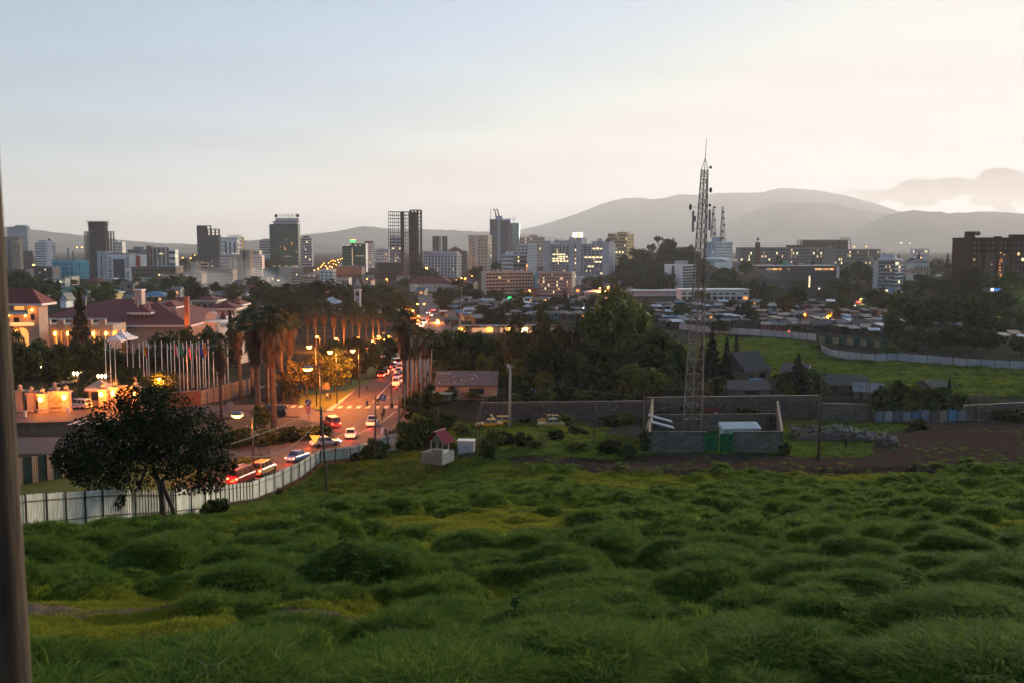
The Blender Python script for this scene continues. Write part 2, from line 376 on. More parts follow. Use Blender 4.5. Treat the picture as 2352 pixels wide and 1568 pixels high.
# ---------------------------------------------------------------- far hills and the long mountain
def ridge(name, D, pts, base, m, thick, seed, rough=1.0, rows_=26):
    """a mountain with real depth: skyline given by plate pixels, flanks falling towards and away from the viewer"""
    px = np.linspace(pts[0][0], pts[-1][0], 260); py = np.interp(px, [p[0] for p in pts], [p[1] for p in pts])
    k = np.ones(5) / 5; py[2:-2] = np.convolve(py, k, 'valid')
    xs = np.array([at(a, b_, D).x for a, b_ in zip(px, py)]); zs = np.array([at(a, b_, D).z for a, b_ in zip(px, py)])
    t = np.concatenate([np.linspace(-1, 0, rows_), np.linspace(0, 1, 8)[1:]])
    T, XX = np.meshgrid(t, xs, indexing='ij'); ZZ = np.broadcast_to(zs, T.shape)
    YY = D + T * thick
    XX = XX * (YY / D) ** 0.35
    fall = np.where(T < 0, 1 - np.abs(T) ** 1.25, 1 - T ** 2)
    sp = (vnoise(XX/(thick*0.16), YY/(thick*0.5), seed) - 0.5) * 0.28 + (vnoise(XX/(thick*0.05), YY/(thick*0.16), seed+1) - 0.5) * 0.10
    H = np.maximum(ZZ, 2) * np.clip(fall + sp * np.sin(np.clip(np.abs(T), 0, 1) * math.pi) * rough, 0, 1.2) + (vnoise(XX/80., YY/110., seed+2) - 0.5) * 18 * (fall > 0.9) - 2
    o = put(name, grid_mesh(name, XX, YY, H)); o.data.materials.append(m); return tag(o, kind='structure')
hillm = mat('hill_scrub', (0.020, 0.026, 0.018), 0.95, noise=(0.11, 0.10, 0.072), scale=0.0035, spec=0.0, detail=8)
ridge('mountain', 16000, [(1060,560),(1200,528),(1280,508),(1340,485),(1400,462),(1430,456),(1480,455),(1497,459),(1545,452),(1565,444),(1580,449),(1640,445),(1690,443),(1760,444),(1780,433),(1830,434),(1880,438),(1950,452),(2010,473),(2060,487),(2150,500),(2300,520),(2500,545)], 0, hillm, 4000, 1)
ridge('mountain_spur', 12300, [(1600,556),(1690,505),(1720,490),(1760,475),(1800,467),(1850,465),(1920,468),(1970,482),(2020,488),(2090,500),(2170,515),(2300,540),(2420,560)], 0, hillm, 2600, 5)
ridge('far_hill', 10000, [(1950,556),(2010,505),(2060,487),(2100,483),(2150,486),(2190,490),(2250,486),(2300,488),(2352,492),(2440,497),(2560,505),(2700,530),(2800,560)], 0, hillm, 2100, 9)
ridge('far_hill', 11000, [(560,562),(620,548),(700,540),(780,532),(830,521),(870,523),(920,531),(960,528),(1010,527),(1080,532),(1150,533),(1230,540),(1320,552),(1400,562)], 0, hillm, 2600, 13)
ridge('far_hill', 8900, [(-250,505),(-100,512),(0,521),(60,527),(150,537),(260,551),(340,557),(440,561),(520,566)], 0, hillm, 2100, 17)
ridge('far_hill', 8200, [(420,566),(520,556),(600,552),(690,556),(760,562),(830,566)], 0, hillm, 1600, 21)
# ---------------------------------------------------------------- the evening air
hz = MB().box(-16800, 16800, -350, 20500, -6, 1060)
hm = bpy.data.materials.new('haze_air'); hm.use_nodes = True; t = hm.node_tree; t.nodes.clear()
pv = N(t, 'ShaderNodeVolumePrincipled'); pv.inputs['Color'].default_value = (0.93, 0.93, 0.99, 1); pv.inputs['Density'].default_value = 1 / 15500.; pv.inputs['Anisotropy'].default_value = 0.22
ov = N(t, 'ShaderNodeOutputMaterial'); L(t, pv.outputs[0], ov.inputs['Volume'])
haze = hz.ob('haze', hm); tag(haze, kind='stuff')

def smoke(px, py, D_, r3, dens):
    c = at(px, py, D_); mb = MB(); b_ = bmesh.new(); bmesh.ops.create_icosphere(b_, subdivisions=4, radius=1)
    for v in b_.verts:
        k = 1 + .22 * math.sin(3.1*v.co.x + 2.3*v.co.z + px) + .16 * math.sin(5.3*v.co.y + 4.1*v.co.z); v.co = Vector((v.co.x*r3[0], v.co.y*r3[1], v.co.z*r3[2])) * k
    me = bpy.data.meshes.new('smoke'); b_.to_mesh(me); b_.free(); m = bpy.data.materials.new('smoke_veil'); m.use_nodes = True; t = m.node_tree; t.nodes.clear(); v = N(t, 'ShaderNodeVolumePrincipled'); v.inputs['Color'].default_value = (.95,.93,.92,1); v.inputs['Density'].default_value = dens; v.inputs['Anisotropy'].default_value = .3; o_ = N(t, 'ShaderNodeOutputMaterial'); L(t, v.outputs[0], o_.inputs['Volume']); me.materials.append(m); return tag(put('smoke', me, None, c), kind='stuff')
smoke(590, 652, 770, (20, 14, 10), .010); smoke(478, 652, 770, (30, 18, 10), .007); smoke(540, 640, 800, (34, 16, 14), .004)
# ---------------------------------------------------------------- plants
def mesh_np(name, v, q, m, mi=None):
    me = bpy.data.meshes.new(name); v = np.asarray(v, np.float32); q = np.asarray(q, np.int32); k = q.shape[1]
    me.vertices.add(len(v)); me.vertices.foreach_set('co', v.ravel()); me.loops.add(q.size); me.loops.foreach_set('vertex_index', q.ravel())
    me.polygons.add(len(q)); me.polygons.foreach_set('loop_start', np.arange(0, q.size, k, dtype=np.int32))
    if mi is not None: me.polygons.foreach_set('material_index', np.asarray(mi, np.int32))
    me.update(calc_edges=True)
    for x in (m if isinstance(m, (list, tuple)) else [m]): me.materials.append(x)
    return me
def leaves(pos, size, rng, long=1.7, droop=0.25, out=None):
    """diamond leaf sprays at pos (n,3); size (n,) or float"""
    n = len(pos); d = rng.normal(size=(n, 3))
    if out is not None: d = d * 0.75 + out * 0.8
    d[:, 2] -= droop; d /= np.linalg.norm(d, axis=1)[:, None] + 1e-9
    r = rng.normal(size=(n, 3)); s = np.cross(d, r); s /= np.linalg.norm(s, axis=1)[:, None] + 1e-9
    sz = (np.zeros(n) + size) * rng.uniform(0.6, 1.35, n); sz = sz[:, None]
    a = pos - d * sz * long * 0.5; b = pos + s * sz * 0.5; c = pos + d * sz * long * 0.5; e = pos - s * sz * 0.5
    return np.stack([a, b, c, e], 1).reshape(-1, 3), np.arange(4 * n).reshape(n, 4)
LEAF = mat('leaf_dark_green', (0.032, 0.053, 0.015), 0.7, isl=0.55, rnd=0.42, trans=0.2, spec=.08)
LEAF2 = mat('leaf_olive', (0.085, 0.105, 0.024), 0.7, isl=0.5, rnd=0.2, trans=0.25, spec=.08)
LEAF3 = mat('leaf_brown_green', (0.058, 0.053, 0.019), 0.65, isl=0.5, rnd=0.25, trans=0.2, spec=.08)
LEAFC = mat('leaf_conifer', (0.012, 0.022, 0.010), 0.7, isl=0.5, rnd=0.2)
BARK = mat('bark', (0.055, 0.042, 0.034), 0.9, noise=(0.11, 0.09, 0.075), scale=9)
PTR = mat('palm_bark', (0.040, 0.030, 0.025), 0.9, noise=(0.10, 0.078, 0.062), scale=5, bump=0.8, stretch=(1, 1, 3))
FROND = mat('palm_frond_green', (0.036, 0.050, 0.020), 0.55, isl=0.45, rnd=0.15, trans=0.2)
DEADF = mat('palm_frond_dry', (0.060, 0.045, 0.032), 0.8, isl=0.55, rnd=0.15, trans=0.15)
def clumps(rng, k, shape):
    c = []
    while len(c) < k:
        p = rng.uniform(-1, 1, 3); r = np.linalg.norm(p)
        if r > 1 or r < 0.35: continue
        c.append(p)
    c = np.array(c)
    if shape == 'round': c = c * [0.45, 0.45, 0.38] + [0, 0, 0.57]
    if shape == 'tall': c = c * [0.36, 0.36, 0.42] * np.array([1, 1, 1]) + [0, 0, 0.56]
    if shape == 'umbrella': c = c * [0.50, 0.50, 0.13] + [0, 0, 0.84]
    if shape == 'bush': c = c * [0.46, 0.46, 0.44] + [0, 0, 0.46]
    return c
PLANTS = {}
def make_tree(shape, seed, leafm, k=30, per=70, size=0.05, rad=0.15):
    rng = np.random.default_rng(seed); tr = MB()
    if shape in ('cone', 'spire'):
        n = k * per; u = rng.uniform(0, 1, n) ** 0.62; h = 1 - u * 0.92; rr = (0.5 if shape == 'cone' else 0.42) * u * (0.75 + 0.25 * np.sin(h * 47 + seed)) * rng.uniform(0.45, 1.05, n)
        a = rng.uniform(0, 6.283, n) ; lob = 1 + 0.22 * np.sin(a * 5 + h * 21) ; rr *= lob
        pos = np.stack([np.cos(a) * rr, np.sin(a) * rr, h - rr * 0.18], 1); out = np.stack([np.cos(a), np.sin(a), -0.2 + 0 * a], 1)
        v, q = leaves(pos, size, rng, 1.9, 0.1, out); tr.tube([(0,0,0),(0,0,.5),(0,0,.97)], [.028,.018,.004], 6)
    else:
        c = clumps(rng, k, shape); P = []; O = []
        mid = c.mean(0)
        for p in c:
            m = int(per * rng.uniform(0.6, 1.4)); g = rng.normal(size=(m, 3)); g /= np.linalg.norm(g, axis=1)[:, None]
            r = rad * rng.uniform(0.75, 1.25) * rng.uniform(0.35, 1, m)[:, None] ** 0.6
            P.append(p + g * r * [1, 1, 0.75]); O.append(g)
        P = np.concatenate(P); O = np.concatenate(O); v, q = leaves(P, size, rng, 1.6, 0.2, O)
        v[:, 2] = np.maximum(v[:, 2], 0.01)
        f = 0.0 if shape == 'bush' else (0.5 if shape == 'umbrella' else 0.30)
        if shape != 'bush':
            b0 = Vector((rng.normal() * .015, rng.normal() * .015, f)); tr.tube([(0,0,-.01), b0 * 0.5, b0, (b0.x, b0.y, f + .14)], [.034, .026, .022, .013], 7)
            for p in c[:: max(1, k // 9)]:
                p = Vector(p); q0 = b0 + Vector((0, 0, rng.uniform(-.05, .12))); tr.tube([q0, q0.lerp(p, .5) + Vector((0,0,-.02)), p], [.015, .009, .003], 5)
        else:
            for i in range(4):
                a = rng.uniform(0, 6.28); tr.tube([(0,0,-.02), (.12*math.cos(a), .12*math.sin(a), .3), (.25*math.cos(a), .25*math.sin(a), .55)], [.02,.014,.006], 4)
    return tr.mesh('trunk', [BARK], True), mesh_np('crown', v, q, leafm)
for i in range(3):
    PLANTS['round', i] = make_tree('round', 10+i, LEAF, 34, 75, 0.048, 0.15)
    PLANTS['olive', i] = make_tree('round', 20+i, LEAF2, 34, 75, 0.048, 0.15)
    PLANTS['brown', i] = make_tree('round', 30+i, LEAF3, 26, 60, 0.045, 0.13)
    PLANTS['tall', i] = make_tree('tall', 40+i, LEAF, 34, 70, 0.046, 0.13)
    PLANTS['cone', i] = make_tree('cone', 50+i, LEAFC, 30, 75, 0.05)
    PLANTS['spire', i] = make_tree('spire', 60+i, LEAFC, 26, 75, 0.055)
    PLANTS['umbrella', i] = make_tree('umbrella', 70+i, LEAF, 20, 60, 0.05, 0.12)
    PLANTS['bush', i] = make_tree('bush', 80+i, LEAF, 26, 60, 0.085, 0.2)
    PLANTS['obush', i] = make_tree('bush', 90+i, LEAF2, 26, 60, 0.085, 0.2)
ORD = 'first second third fourth fifth sixth seventh eighth ninth tenth eleventh twelfth thirteenth fourteenth fifteenth sixteenth seventeenth eighteenth nineteenth twentieth'.split()
def ordn(i):
    if i < 20: return ORD[i]
    t = {2: 'twenty', 3: 'thirty', 4: 'forty', 5: 'fifty', 6: 'sixty', 7: 'seventy', 8: 'eighty'}[(i + 1) // 10]
    return (t[:-1] + 'ieth') if (i + 1) % 10 == 0 else t + '-' + ORD[i % 10]
NK = [0]
def plant(kind, p, h, w, label, cat='tree', group=None, name=None, lean=0.0):
    tm, cm = PLANTS[kind, NK[0] % 3]; NK[0] += 1; r = random.Random(NK[0] * 17)
    nm = name or {'cone': 'conifer_tree', 'spire': 'cypress_tree', 'umbrella': 'acacia_tree', 'bush': 'shrub', 'obush': 'shrub', 'tall': 'eucalyptus_tree'}.get(kind, 'broadleaf_tree')
    o = thing(nm, label, cat, p, r.uniform(0, 6.28), group); o.scale = (w, w, h); o.rotation_euler = (lean, 0, o.rotation_euler[2])
    put('trunk' if 'bush' not in kind else 'stems', tm, o); put('crown' if 'bush' not in kind else 'foliage', cm, o); return o
def trees(lst, label, group, cat='tree'):
    """(kind, px, top row, base row or distance, width px); label takes {} = place along the row"""
    lst = sorted(lst, key=lambda a: a[1])
    for i, (k, px, yt, b, wp) in enumerate(lst):
        if b > 0: p = gp(px, b)
        else:
            q = at(px, HZ, -b); p = Vector((q.x, q.y, zt(q.x, q.y)))
        h = max(hpx(p, yt), 0.6); w = wp * p.y / FPX
        if k not in ('cone', 'spire'): w *= 0.93
        plant(k, p, h, w, label.format(ordn(i)), cat, group)
def make_palm(seed, nf=54, nd=90):
    rng = np.random.default_rng(seed); tr = MB(); H = 1.0
    bx, by = rng.normal(size=2) * 0.012
    zs = np.linspace(-0.01, 0.86, 9); tr.tube([(bx * z * z, by * z * z, z) for z in zs], [0.023 - 0.006 * z + 0.006 * (z < 0.03) for z in zs], 9)
    top = Vector((bx * .74, by * .74, 0.86))
    def fan(dirv, ln, fr, nb, vs, qs, drp):
        d = Vector(dirv).normalized(); side = d.cross(Vector((0, 0, 1)));
        if side.length < 1e-3: side = Vector((1, 0, 0))
        side.normalize(); n = side.cross(d)
        b0 = top + Vector((0, 0, rng.uniform(-.03, .01))) ; b1 = b0 + d * ln * 0.45
        k = len(vs); w = ln * .012; vs += [b0 - side*w, b0 + side*w, b1 + side*w, b1 - side*w]; qs.append((k, k+1, k+2, k+3))
        for j in range(nb):
            a = (j / (nb - 1) - .5) * fr; dd = (d * math.cos(a) + side * math.sin(a)).normalized(); l2 = ln * .62 * (1 - .25 * abs(a)) * rng.uniform(.85, 1.1)
            m = b1 + dd * l2 * .55; e = b1 + dd * l2 + Vector((0, 0, -drp * l2)); sw = side * ln * .045 * math.cos(a) + n * ln * .02
            k = len(vs); vs += [b1, m - sw, e, m + sw]; qs.append((k, k+1, k+2, k+3))
    vs, qs = [], []
    for i in range(nf):
        a = i * 2.39996 + rng.uniform(-.2, .2); e = math.radians(78 - 108 * (i / nf) ** 0.9 + rng.uniform(-8, 8))
        fan((math.cos(a) * math.cos(e), math.sin(a) * math.cos(e), math.sin(e)), 0.165 * rng.uniform(.85, 1.12), 2.1, 9, vs, qs, .38)
    dv, dq = [], []
    for i in range(nd):
        a = i * 2.39996; f = i / nd; e = math.radians(-42 - 42 * f ** .6 + rng.uniform(-7, 7)); t0 = top.copy()
        top.z = 0.86 - 0.20 * f; fan((math.cos(a) * math.cos(e), math.sin(a) * math.cos(e), math.sin(e)), 0.150 * rng.uniform(.8, 1.1), 1.2, 7, dv, dq, .5); top.z = 0.86
    return tr.mesh('trunk', [PTR], True), mesh_np('crown', [tuple(v) for v in vs], qs, FROND), mesh_np('dry_skirt', [tuple(v) for v in dv], dq, DEADF)
PALMS = [make_palm(100 + i) for i in range(4)]
def palm(px, yt, b, label, group, fat=1.0):
    p = gp(px, b) if b > 0 else Vector((at(px, HZ, -b).x, -b, 0)); h = hpx(p, yt); i = NK[0] % 4; NK[0] += 1
    o = thing('palm_tree', label, 'palm', p, random.uniform(0, 6.28), group); o.scale = (h * fat, h * fat, h)
    for n, m in zip(('trunk', 'crown', 'dry_skirt'), PALMS[i]): put(n, m, o)
    return o
# ---------------------------------------------------------------- city buildings
def wallm(n, c, k=0.75): return mat('wall_' + n, c, 0.85, noise=tuple(v * k for v in c), scale=0.09, spec=0.15, detail=6)
WHITE = wallm('white', (0.80, 0.80, 0.80)); OFFW = wallm('offwhite', (0.68, 0.66, 0.62)); GREY = wallm('grey', (0.40, 0.40, 0.42)); DGREY = wallm('dark_grey', (0.10, 0.10, 0.11))
BEIGE = wallm('beige', (0.54, 0.47, 0.38)); TAN = wallm('tan', (0.42, 0.35, 0.26)); PINKW = wallm('pink', (0.55, 0.41, 0.36)); BLUEW = wallm('blue', (0.40, 0.47, 0.60)); BROWNW = wallm('brown', (0.19, 0.13, 0.10))
YELW = wallm('ochre', (0.52, 0.37, 0.16)); REDW = wallm('red', (0.32, 0.035, 0.035)); CONC = wallm('raw_concrete', (0.15, 0.135, 0.125)); DCONC = wallm('weathered_concrete', (0.075, 0.07, 0.068)); BLOCKW = wallm('dark_brick', (0.050, 0.026, 0.022))
LILAC = wallm('lilac', (0.48, 0.47, 0.53)); DULL = wallm('dull_grey', (0.24, 0.23, 0.22)); TEALW = wallm('teal', (0.10, 0.17, 0.19)); SKYB = wallm('sky_blue_sheet', (0.12, 0.46, 0.62), 0.55)
GLASS = mat('window_glass', (0.022, 0.026, 0.032), 0.12, spec=0.5, rnd=0.4); GLASSB = mat('window_glass_pale', (0.09, 0.10, 0.12), 0.15, spec=0.5, rnd=0.4)
GGREEN = mat('green_glass', (0.010, 0.070, 0.058), 0.5, spec=0.08); GBLUE = mat('blue_glass', (0.04, 0.06, 0.09), 0.12, spec=0.6); GTEAL = mat('teal_glass', (0.20, 0.30, 0.27), 0.2, spec=0.5)
LIT = mat('lit_window', (0.5, 0.4, 0.2), 0.5, emit=(1.0, 0.70, 0.32), es=0.19); LITB = mat('lit_window_bright', (0.5, 0.4, 0.2), 0.5, emit=(1.0, 0.78, 0.42), es=0.34); LITO = mat('lit_window_orange', (0.5, 0.3, 0.1), 0.5, emit=(1.0, 0.36, 0.08), es=0.22); LITD = mat('lit_window_dim', (0.4, 0.3, 0.2), 0.5, emit=(1.0, 0.66, 0.34), es=0.06)
TILE = mat('roof_tile_red', (0.17, 0.045, 0.042), 0.9, noise=(0.11, 0.032, 0.032), scale=1.5); TINR = mat('roof_tin_rusty', (0.075, 0.055, 0.050), 0.75, noise=(0.14, 0.11, 0.105), scale=0.9); TING = mat('roof_tin_grey', (0.15, 0.155, 0.17), 0.65, noise=(0.09, 0.085, 0.085), scale=0.7); TINW = mat('roof_tin_bright', (0.48, 0.50, 0.54), 0.45, noise=(0.34, 0.35, 0.38), scale=0.5); TINB = mat('roof_tin_blue', (0.07, 0.16, 0.27), 0.5); GREENR = mat('roof_green', (0.03, 0.17, 0.12), 0.6)
STEEL = mat('dark_steel', (0.05, 0.05, 0.052), 0.6, metal=0.3)
_U = {}
def unit(m):
    if m.name not in _U: _U[m.name] = MB().box(-.5, .5, -.5, .5, -.5, .5).mesh('pane', [m])
    return _U[m.name]
class Bld:
    """a box of a building placed by the plate: front from column x0 to x1 at distance D, a flank out to column xs"""
    def __init__(b, name, label, D, x0, x1, yt, wall, xs=None, phi=20, dep=14, yb=None, group=None, cat='building', par=0.8, body=True):
        f = R(phi); b.D = D; u = lambda x: ray(x, HZ)[0]
        z0 = None
        if xs is None:
            f = 0; A = at(x0, HZ, D); b.w = at(x1, HZ, D).x - A.x; b.d = dep; org = A
        elif xs > x1:
            C = at(x1, HZ, D); b.w = (C.x - u(x0) * D) / (math.cos(f) + u(x0) * math.sin(f)); b.d = min(max((u(xs) * D - C.x) / max(math.sin(f) - u(xs) * math.cos(f), .02), 4), 90)
            org = C - Vector((math.cos(f), -math.sin(f), 0)) * b.w; f = -f
        else:
            C = at(x0, HZ, D); b.w = (u(x1) * D - C.x) / (math.cos(f) - u(x1) * math.sin(f)); b.d = min(max((C.x - u(xs) * D) / max(math.sin(f) + u(xs) * math.cos(f), .02), 4), 90); org = C
        zb = zt(org.x, org.y) - .3 if yb is None else at(x0, yb, D).z
        b.h = at(1176, yt, D).z - zb; b.root = thing(name, label, cat, (org.x, org.y, zb), f, group); b.wall = wall
        if body:
            m = MB().box(0, b.w, 0, b.d, 0, b.h)
            if par: m.box(-.12, b.w + .12, -.12, .25, b.h - par, b.h + .25).box(-.12, b.w + .12, b.d - .25, b.d + .12, b.h - par, b.h + .25).box(-.12, .25, .25, b.d - .25, b.h - par, b.h + .25).box(b.w - .25, b.w + .12, .25, b.d - .25, b.h - par, b.h + .25)
            m.ob('wall', wall, b.root)
    def z(b, py): return at(1176, py, b.D).z - b.root.location.z
    def x(b, px):
        C = at(px, HZ, b.D); return (C.x - b.root.location.x) / math.cos(b.root.rotation_euler[2])
    def box(b, name, x0, x1, y0, y1, z0, z1, m, parent=None): return MB().box(x0, x1, y0, y1, z0, z1).ob(name, m, parent or b.root)
    def pane(b, x, z, w, h, m, face='f', name='window', off=.03, th=.12):
        o = put(name, unit(m), b.root)
        if face == 'f': o.location = (x, -off, z); o.scale = (w, th, h)
        elif face == 'r': o.location = (b.w + off, x, z); o.scale = (th, w, h)
        else: o.location = (-off, x, z); o.scale = (th, w, h)
        return o
    def grid(b, nf, nb, z0=None, z1=None, x0=0, x1=None, fw=.55, fh=.5, face='f', lit=.0, g=None, lm=None, off=.03):
        W_ = b.w if face == 'f' else b.d; x1 = W_ if x1 is None else x1; z0 = 1.0 if z0 is None else z0; z1 = b.h - 1 if z1 is None else z1
        dx = (x1 - x0) / nb; dz = (z1 - z0) / nf; g = g or GLASS; lit = max(lit, .04)
        for i in range(nf):
            for j in range(nb):
                m = g if random.random() > lit else random.choice(lm or [LIT, LITB, LITD])
                b.pane(x0 + dx * (j + .5), z0 + dz * (i + .5), dx * fw, dz * fh, m, face, off=off)
        return b
    def bands(b, nf, z0=None, z1=None, x0=0, x1=None, fh=.45, face='f', g=None, mull=0, lit=0, proud=.25, sm=None):
        """a strip of glazing on every storey with a proud sill band under it"""
        W_ = b.w if face == 'f' else b.d; x1 = W_ if x1 is None else x1; z0 = 1.0 if z0 is None else z0; z1 = b.h - .8 if z1 is None else z1; dz = (z1 - z0) / nf
        for i in range(nf):
            zc = z0 + dz * (i + .62)
            b.pane((x0 + x1) / 2, zc, (x1 - x0) * .985, dz * fh, g or GLASS, face, 'window_band')
            b.pane((x0 + x1) / 2, z0 + dz * (i + .62 - fh / 2) - dz * (1 - fh) * .25, (x1 - x0), dz * (1 - fh) * .5, sm or b.wall, face, 'sill_band', proud)
            if mull:
                for j in range(mull):
                    if random.random() < lit: b.pane(x0 + (x1 - x0) * (j + .5) / mull, zc, (x1 - x0) / mull * .9, dz * fh * .95, random.choice([LIT, LITB, LITD]), face, 'lit_window', .08)
        return b
    def fins(b, n, m, x0=0, x1=None, z0=0.5, z1=None, w=.35, proud=.3, face='f'):
        W_ = b.w if face == 'f' else b.d; x1 = W_ if x1 is None else x1; z1 = b.h if z1 is None else z1
        for i in range(n + 1): b.pane(x0 + (x1 - x0) * i / n, (z0 + z1) / 2, w, z1 - z0, m, face, 'mullion', proud, .5)
        return b
    def frame(b, nx, ny, nf, m, x0=0, x1=None, z1=None, th=.5, cw=.7, y0=0, y1=None, over=.8, z0=0):
        x1 = b.w if x1 is None else x1; z1 = b.h if z1 is None else z1; y1 = b.d if y1 is None else y1
        for k in range(nf + 1): b.box('floor_slab', x0 - over, x1 + over, y0 - over, y1 + over, z0 + (z1 - z0) * k / nf - th + (.0 if k else .4), z0 + (z1 - z0) * k / nf, m)
        for i in range(nx + 1):
            for j in range(ny + 1):
                x = x0 + (x1 - x0) * i / nx; y = y0 + (y1 - y0) * j / ny; b.box('column', x - cw/2, x + cw/2, y - cw/2, y + cw/2, z0, z1 - .01, m)
        return b
    def hip(b, m, rise, over=.8, z=None, name='roof'):
        z = b.h if z is None else z; o = over; w, d = b.w, b.d; i = min(w, d) / 2
        r = [(-o,-o,z),(w+o,-o,z),(w+o,d+o,z),(-o,d+o,z)]
        r += [(i, d/2, z+rise), (w-i, d/2, z+rise)] if w > d else [(w/2, i, z+rise), (w/2, d-i, z+rise)]
        f = [(0,1,5,4),(1,2,5),(2,3,4,5),(3,0,4)] if w > d else [(0,1,4),(1,2,5,4),(2,3,5),(3,0,4,5)]
        mb = MB(); mb.add(r, f + [(3,2,1,0)]); return mb.ob(name, m, b.root)
def tank(b, x, y, z, r=.9, n='water_tank', m=None): return MB().lathe([(r*.96, 0), (r, .2), (r, r*1.5), (r*.5, r*1.8), (.1, r*1.9)], 10).ob(n, m or OFFW, b.root, True, (x, y, z))
B = Bld
# ---- west end of the skyline
b = B('office_tower', 'blank pale grey tower highest at the far end beside the wooden pole', 1500, 18, 64, 521, GREY, 70, 25); b.grid(11, 1, b.h*.2, b.h*.9, b.d*.3, b.d*.7, .7, .3, 'r', .25); b.box('roof_room', b.w*.3, b.w*.8, 3, 9, b.h+.1, b.h+2.5, GREY)
b = B('apartment_tower', 'dark brown tower with a glass middle strip next to the wooden pole', 1150, -6, 45, 546, TAN, 52, 30); b.pane(b.w*.55, b.h*.5, b.w*.18, b.h*.9, GBLUE, name='glass_strip', off=.1); b.grid(13, 4, None, None, 0, b.w*.44, .5, .5, lit=.03); b.grid(13, 3, None, None, b.w*.66, b.w, .5, .5); b.box('roof_slab', -.6, b.w+.6, -.6, b.d+.6, b.h+.26, b.h+.8, BROWNW)
b = B('office_block', 'narrow dark and white block between two towers near the pole', 1180, 52, 62, 577, DGREY, 75, 50); b.grid(8, 3, face='r', lit=.05)
b = B('office_tower', 'white ten storey building with dark ribbon windows and stepped end', 1280, 80, 111, 557, WHITE, 127, 42, dep=18); b.bands(11, fh=.42); b.bands(10, None, b.h*.88, b.d*.35, b.d, .42, 'r'); b.box('stair_tower', b.w*.86, b.w*1.02, -1.0, 5, 0, b.h+2.2, WHITE); b.box('roof_room', b.w*.1, b.w*.7, 3, 10, b.h+.1, b.h+2.6, GREY); MB().lathe([(.2,0),(1.2,.5),(1.6,1.6),(1.2,2.6),(.2,3.0)], 10).ob('satellite_dish', DGREY, b.root, True, (b.w*.97, 2, b.h+2.3))
b = B('scaffold_building', 'building wrapped in blue plastic sheeting with a paler flank', 960, 118, 166, 599, SKYB, 203, 34, par=0)
for k in range(9): b.box('scaffold_pole', b.w*k/8-.08, b.w*k/8+.08, -.5, -.34, 0, b.h+1.5+(k%3), STEEL)
for i in range(4):
    for j in range(5): b.pane(b.w*(j+.4+.3*random.random())/5, b.h*(i+.5)/4.3, b.w*.07, b.h*.10, random.choice([TEALW, DGREY]), name='sheet_gap', off=.05)
for i in range(4):
    for j in range(4): b.pane(b.d*(j+.4+.3*random.random())/4, b.h*(i+.5)/4.3, b.d*.08, b.h*.10, TEALW, 'r', name='sheet_gap', off=.05)
b.box('stair_mast', b.w*.9, b.w*.93, 2, 3, b.h, b.h+9, TEALW); b.box('stair_mast', b.w*.66, b.w*.69, 2, 3, b.h, b.h+12, TEALW)
b = B('unfinished_tower', 'raw concrete tower with a drum of scaffolding on top', 1100, 196, 244, 531, DCONC, 262, 28, body=False); b.frame(7, 3, 19, CONC, cw=.9, over=.9); b.box('core', b.w*.12, b.w*.8, 2.2, b.d-2, 0, b.h-.6, DCONC)
for k in range(19): b.box('infill_wall', b.w*.02, b.w*.72, .5, .9, b.h*k/19+.02, b.h*(k+.42)/19, DCONC)
z0, z1 = b.h, b.z(509); n = 16
for k in range(4): MB().lathe([(b.w*.30, 0), (b.w*.30, .6)], n).ob('ring_slab', DCONC, b.root, False, (b.w*.46, b.d*.5, z0 + (z1-z0)*(.12+.28*k)))
for k in range(n): a = 2*math.pi*k/n; b.box('column', b.w*.46+b.w*.28*math.cos(a)-.4, b.w*.46+b.w*.28*math.cos(a)+.4, b.d*.5+b.w*.28*math.sin(a)-.4, b.d*.5+b.w*.28*math.sin(a)+.4, z0, z1-.4*(k%3), DCONC)
MB().lathe([(b.w*.24, 0), (b.w*.25, (z1-z0)*.9), (b.w*.1, (z1-z0))], 14).ob('formwork_drum', DCONC, b.root, False, (b.w*.46, b.d*.5, z0+.3))
for k in range(22): a = 2*math.pi*k/22; c_, s_ = math.cos(a), math.sin(a); MB().bar((b.w*(.46+.30*c_), b.d*.5+b.w*.30*s_, z1-5), (b.w*(.46+.36*c_), b.d*.5+b.w*.36*s_, z1+1.2), .12).ob('prop', DCONC, b.root)
b = B('hotel_block', 'white slab hotel with dark glass centre and red stripe', 905, 225, 297, 586, WHITE, 336, 36); b.box('stair_tower', -.3, b.w*.27, -1.2, 6, 0, b.z(577), LILAC); b.pane(b.w*.14, b.h*.5, 1.4, b.h*.9, GBLUE, name='glass_strip', off=1.3); b.pane(b.w*.66, b.h*.48, b.w*.36, b.h*.72, DGREY, name='glass_wall', off=.15)
b.grid(9, 1, 3, b.h-2, b.w*.30, b.w*.44, .8, .45); b.grid(9, 1, 3, b.h-2, b.w*.86, b.w*.99, .8, .45, lit=.05); b.pane(b.d*.48, b.h*.5, b.d*.24, b.h*.95, REDW, 'r', 'red_stripe', .2)
b.grid(9, 3, 3, b.h-2, b.d*.38, b.d*.58, .5, .3, 'r', .04, off=.3); b.box('roof_room', b.w*.35, b.w*.98, 1, 7, b.h+.1, b.h+1.7, PINKW); b.pane(b.w*.5, b.h+.9, b.w*.5, .8, BROWNW, name='sign_strip', off=-.9)
b = B('office_annex', 'low white annex with red roof before the striped hotel', 860, 301, 344, 638, WHITE, None, dep=12); b.grid(3, 7, lit=.05, fw=.5, fh=.6); b.hip(TILE, 1.6)
b = B('office_annex', 'low lilac annex at the foot of the striped hotel', 870, 234, 258, 640, LILAC, None, dep=10); b.grid(3, 4, fw=.5, fh=.6)
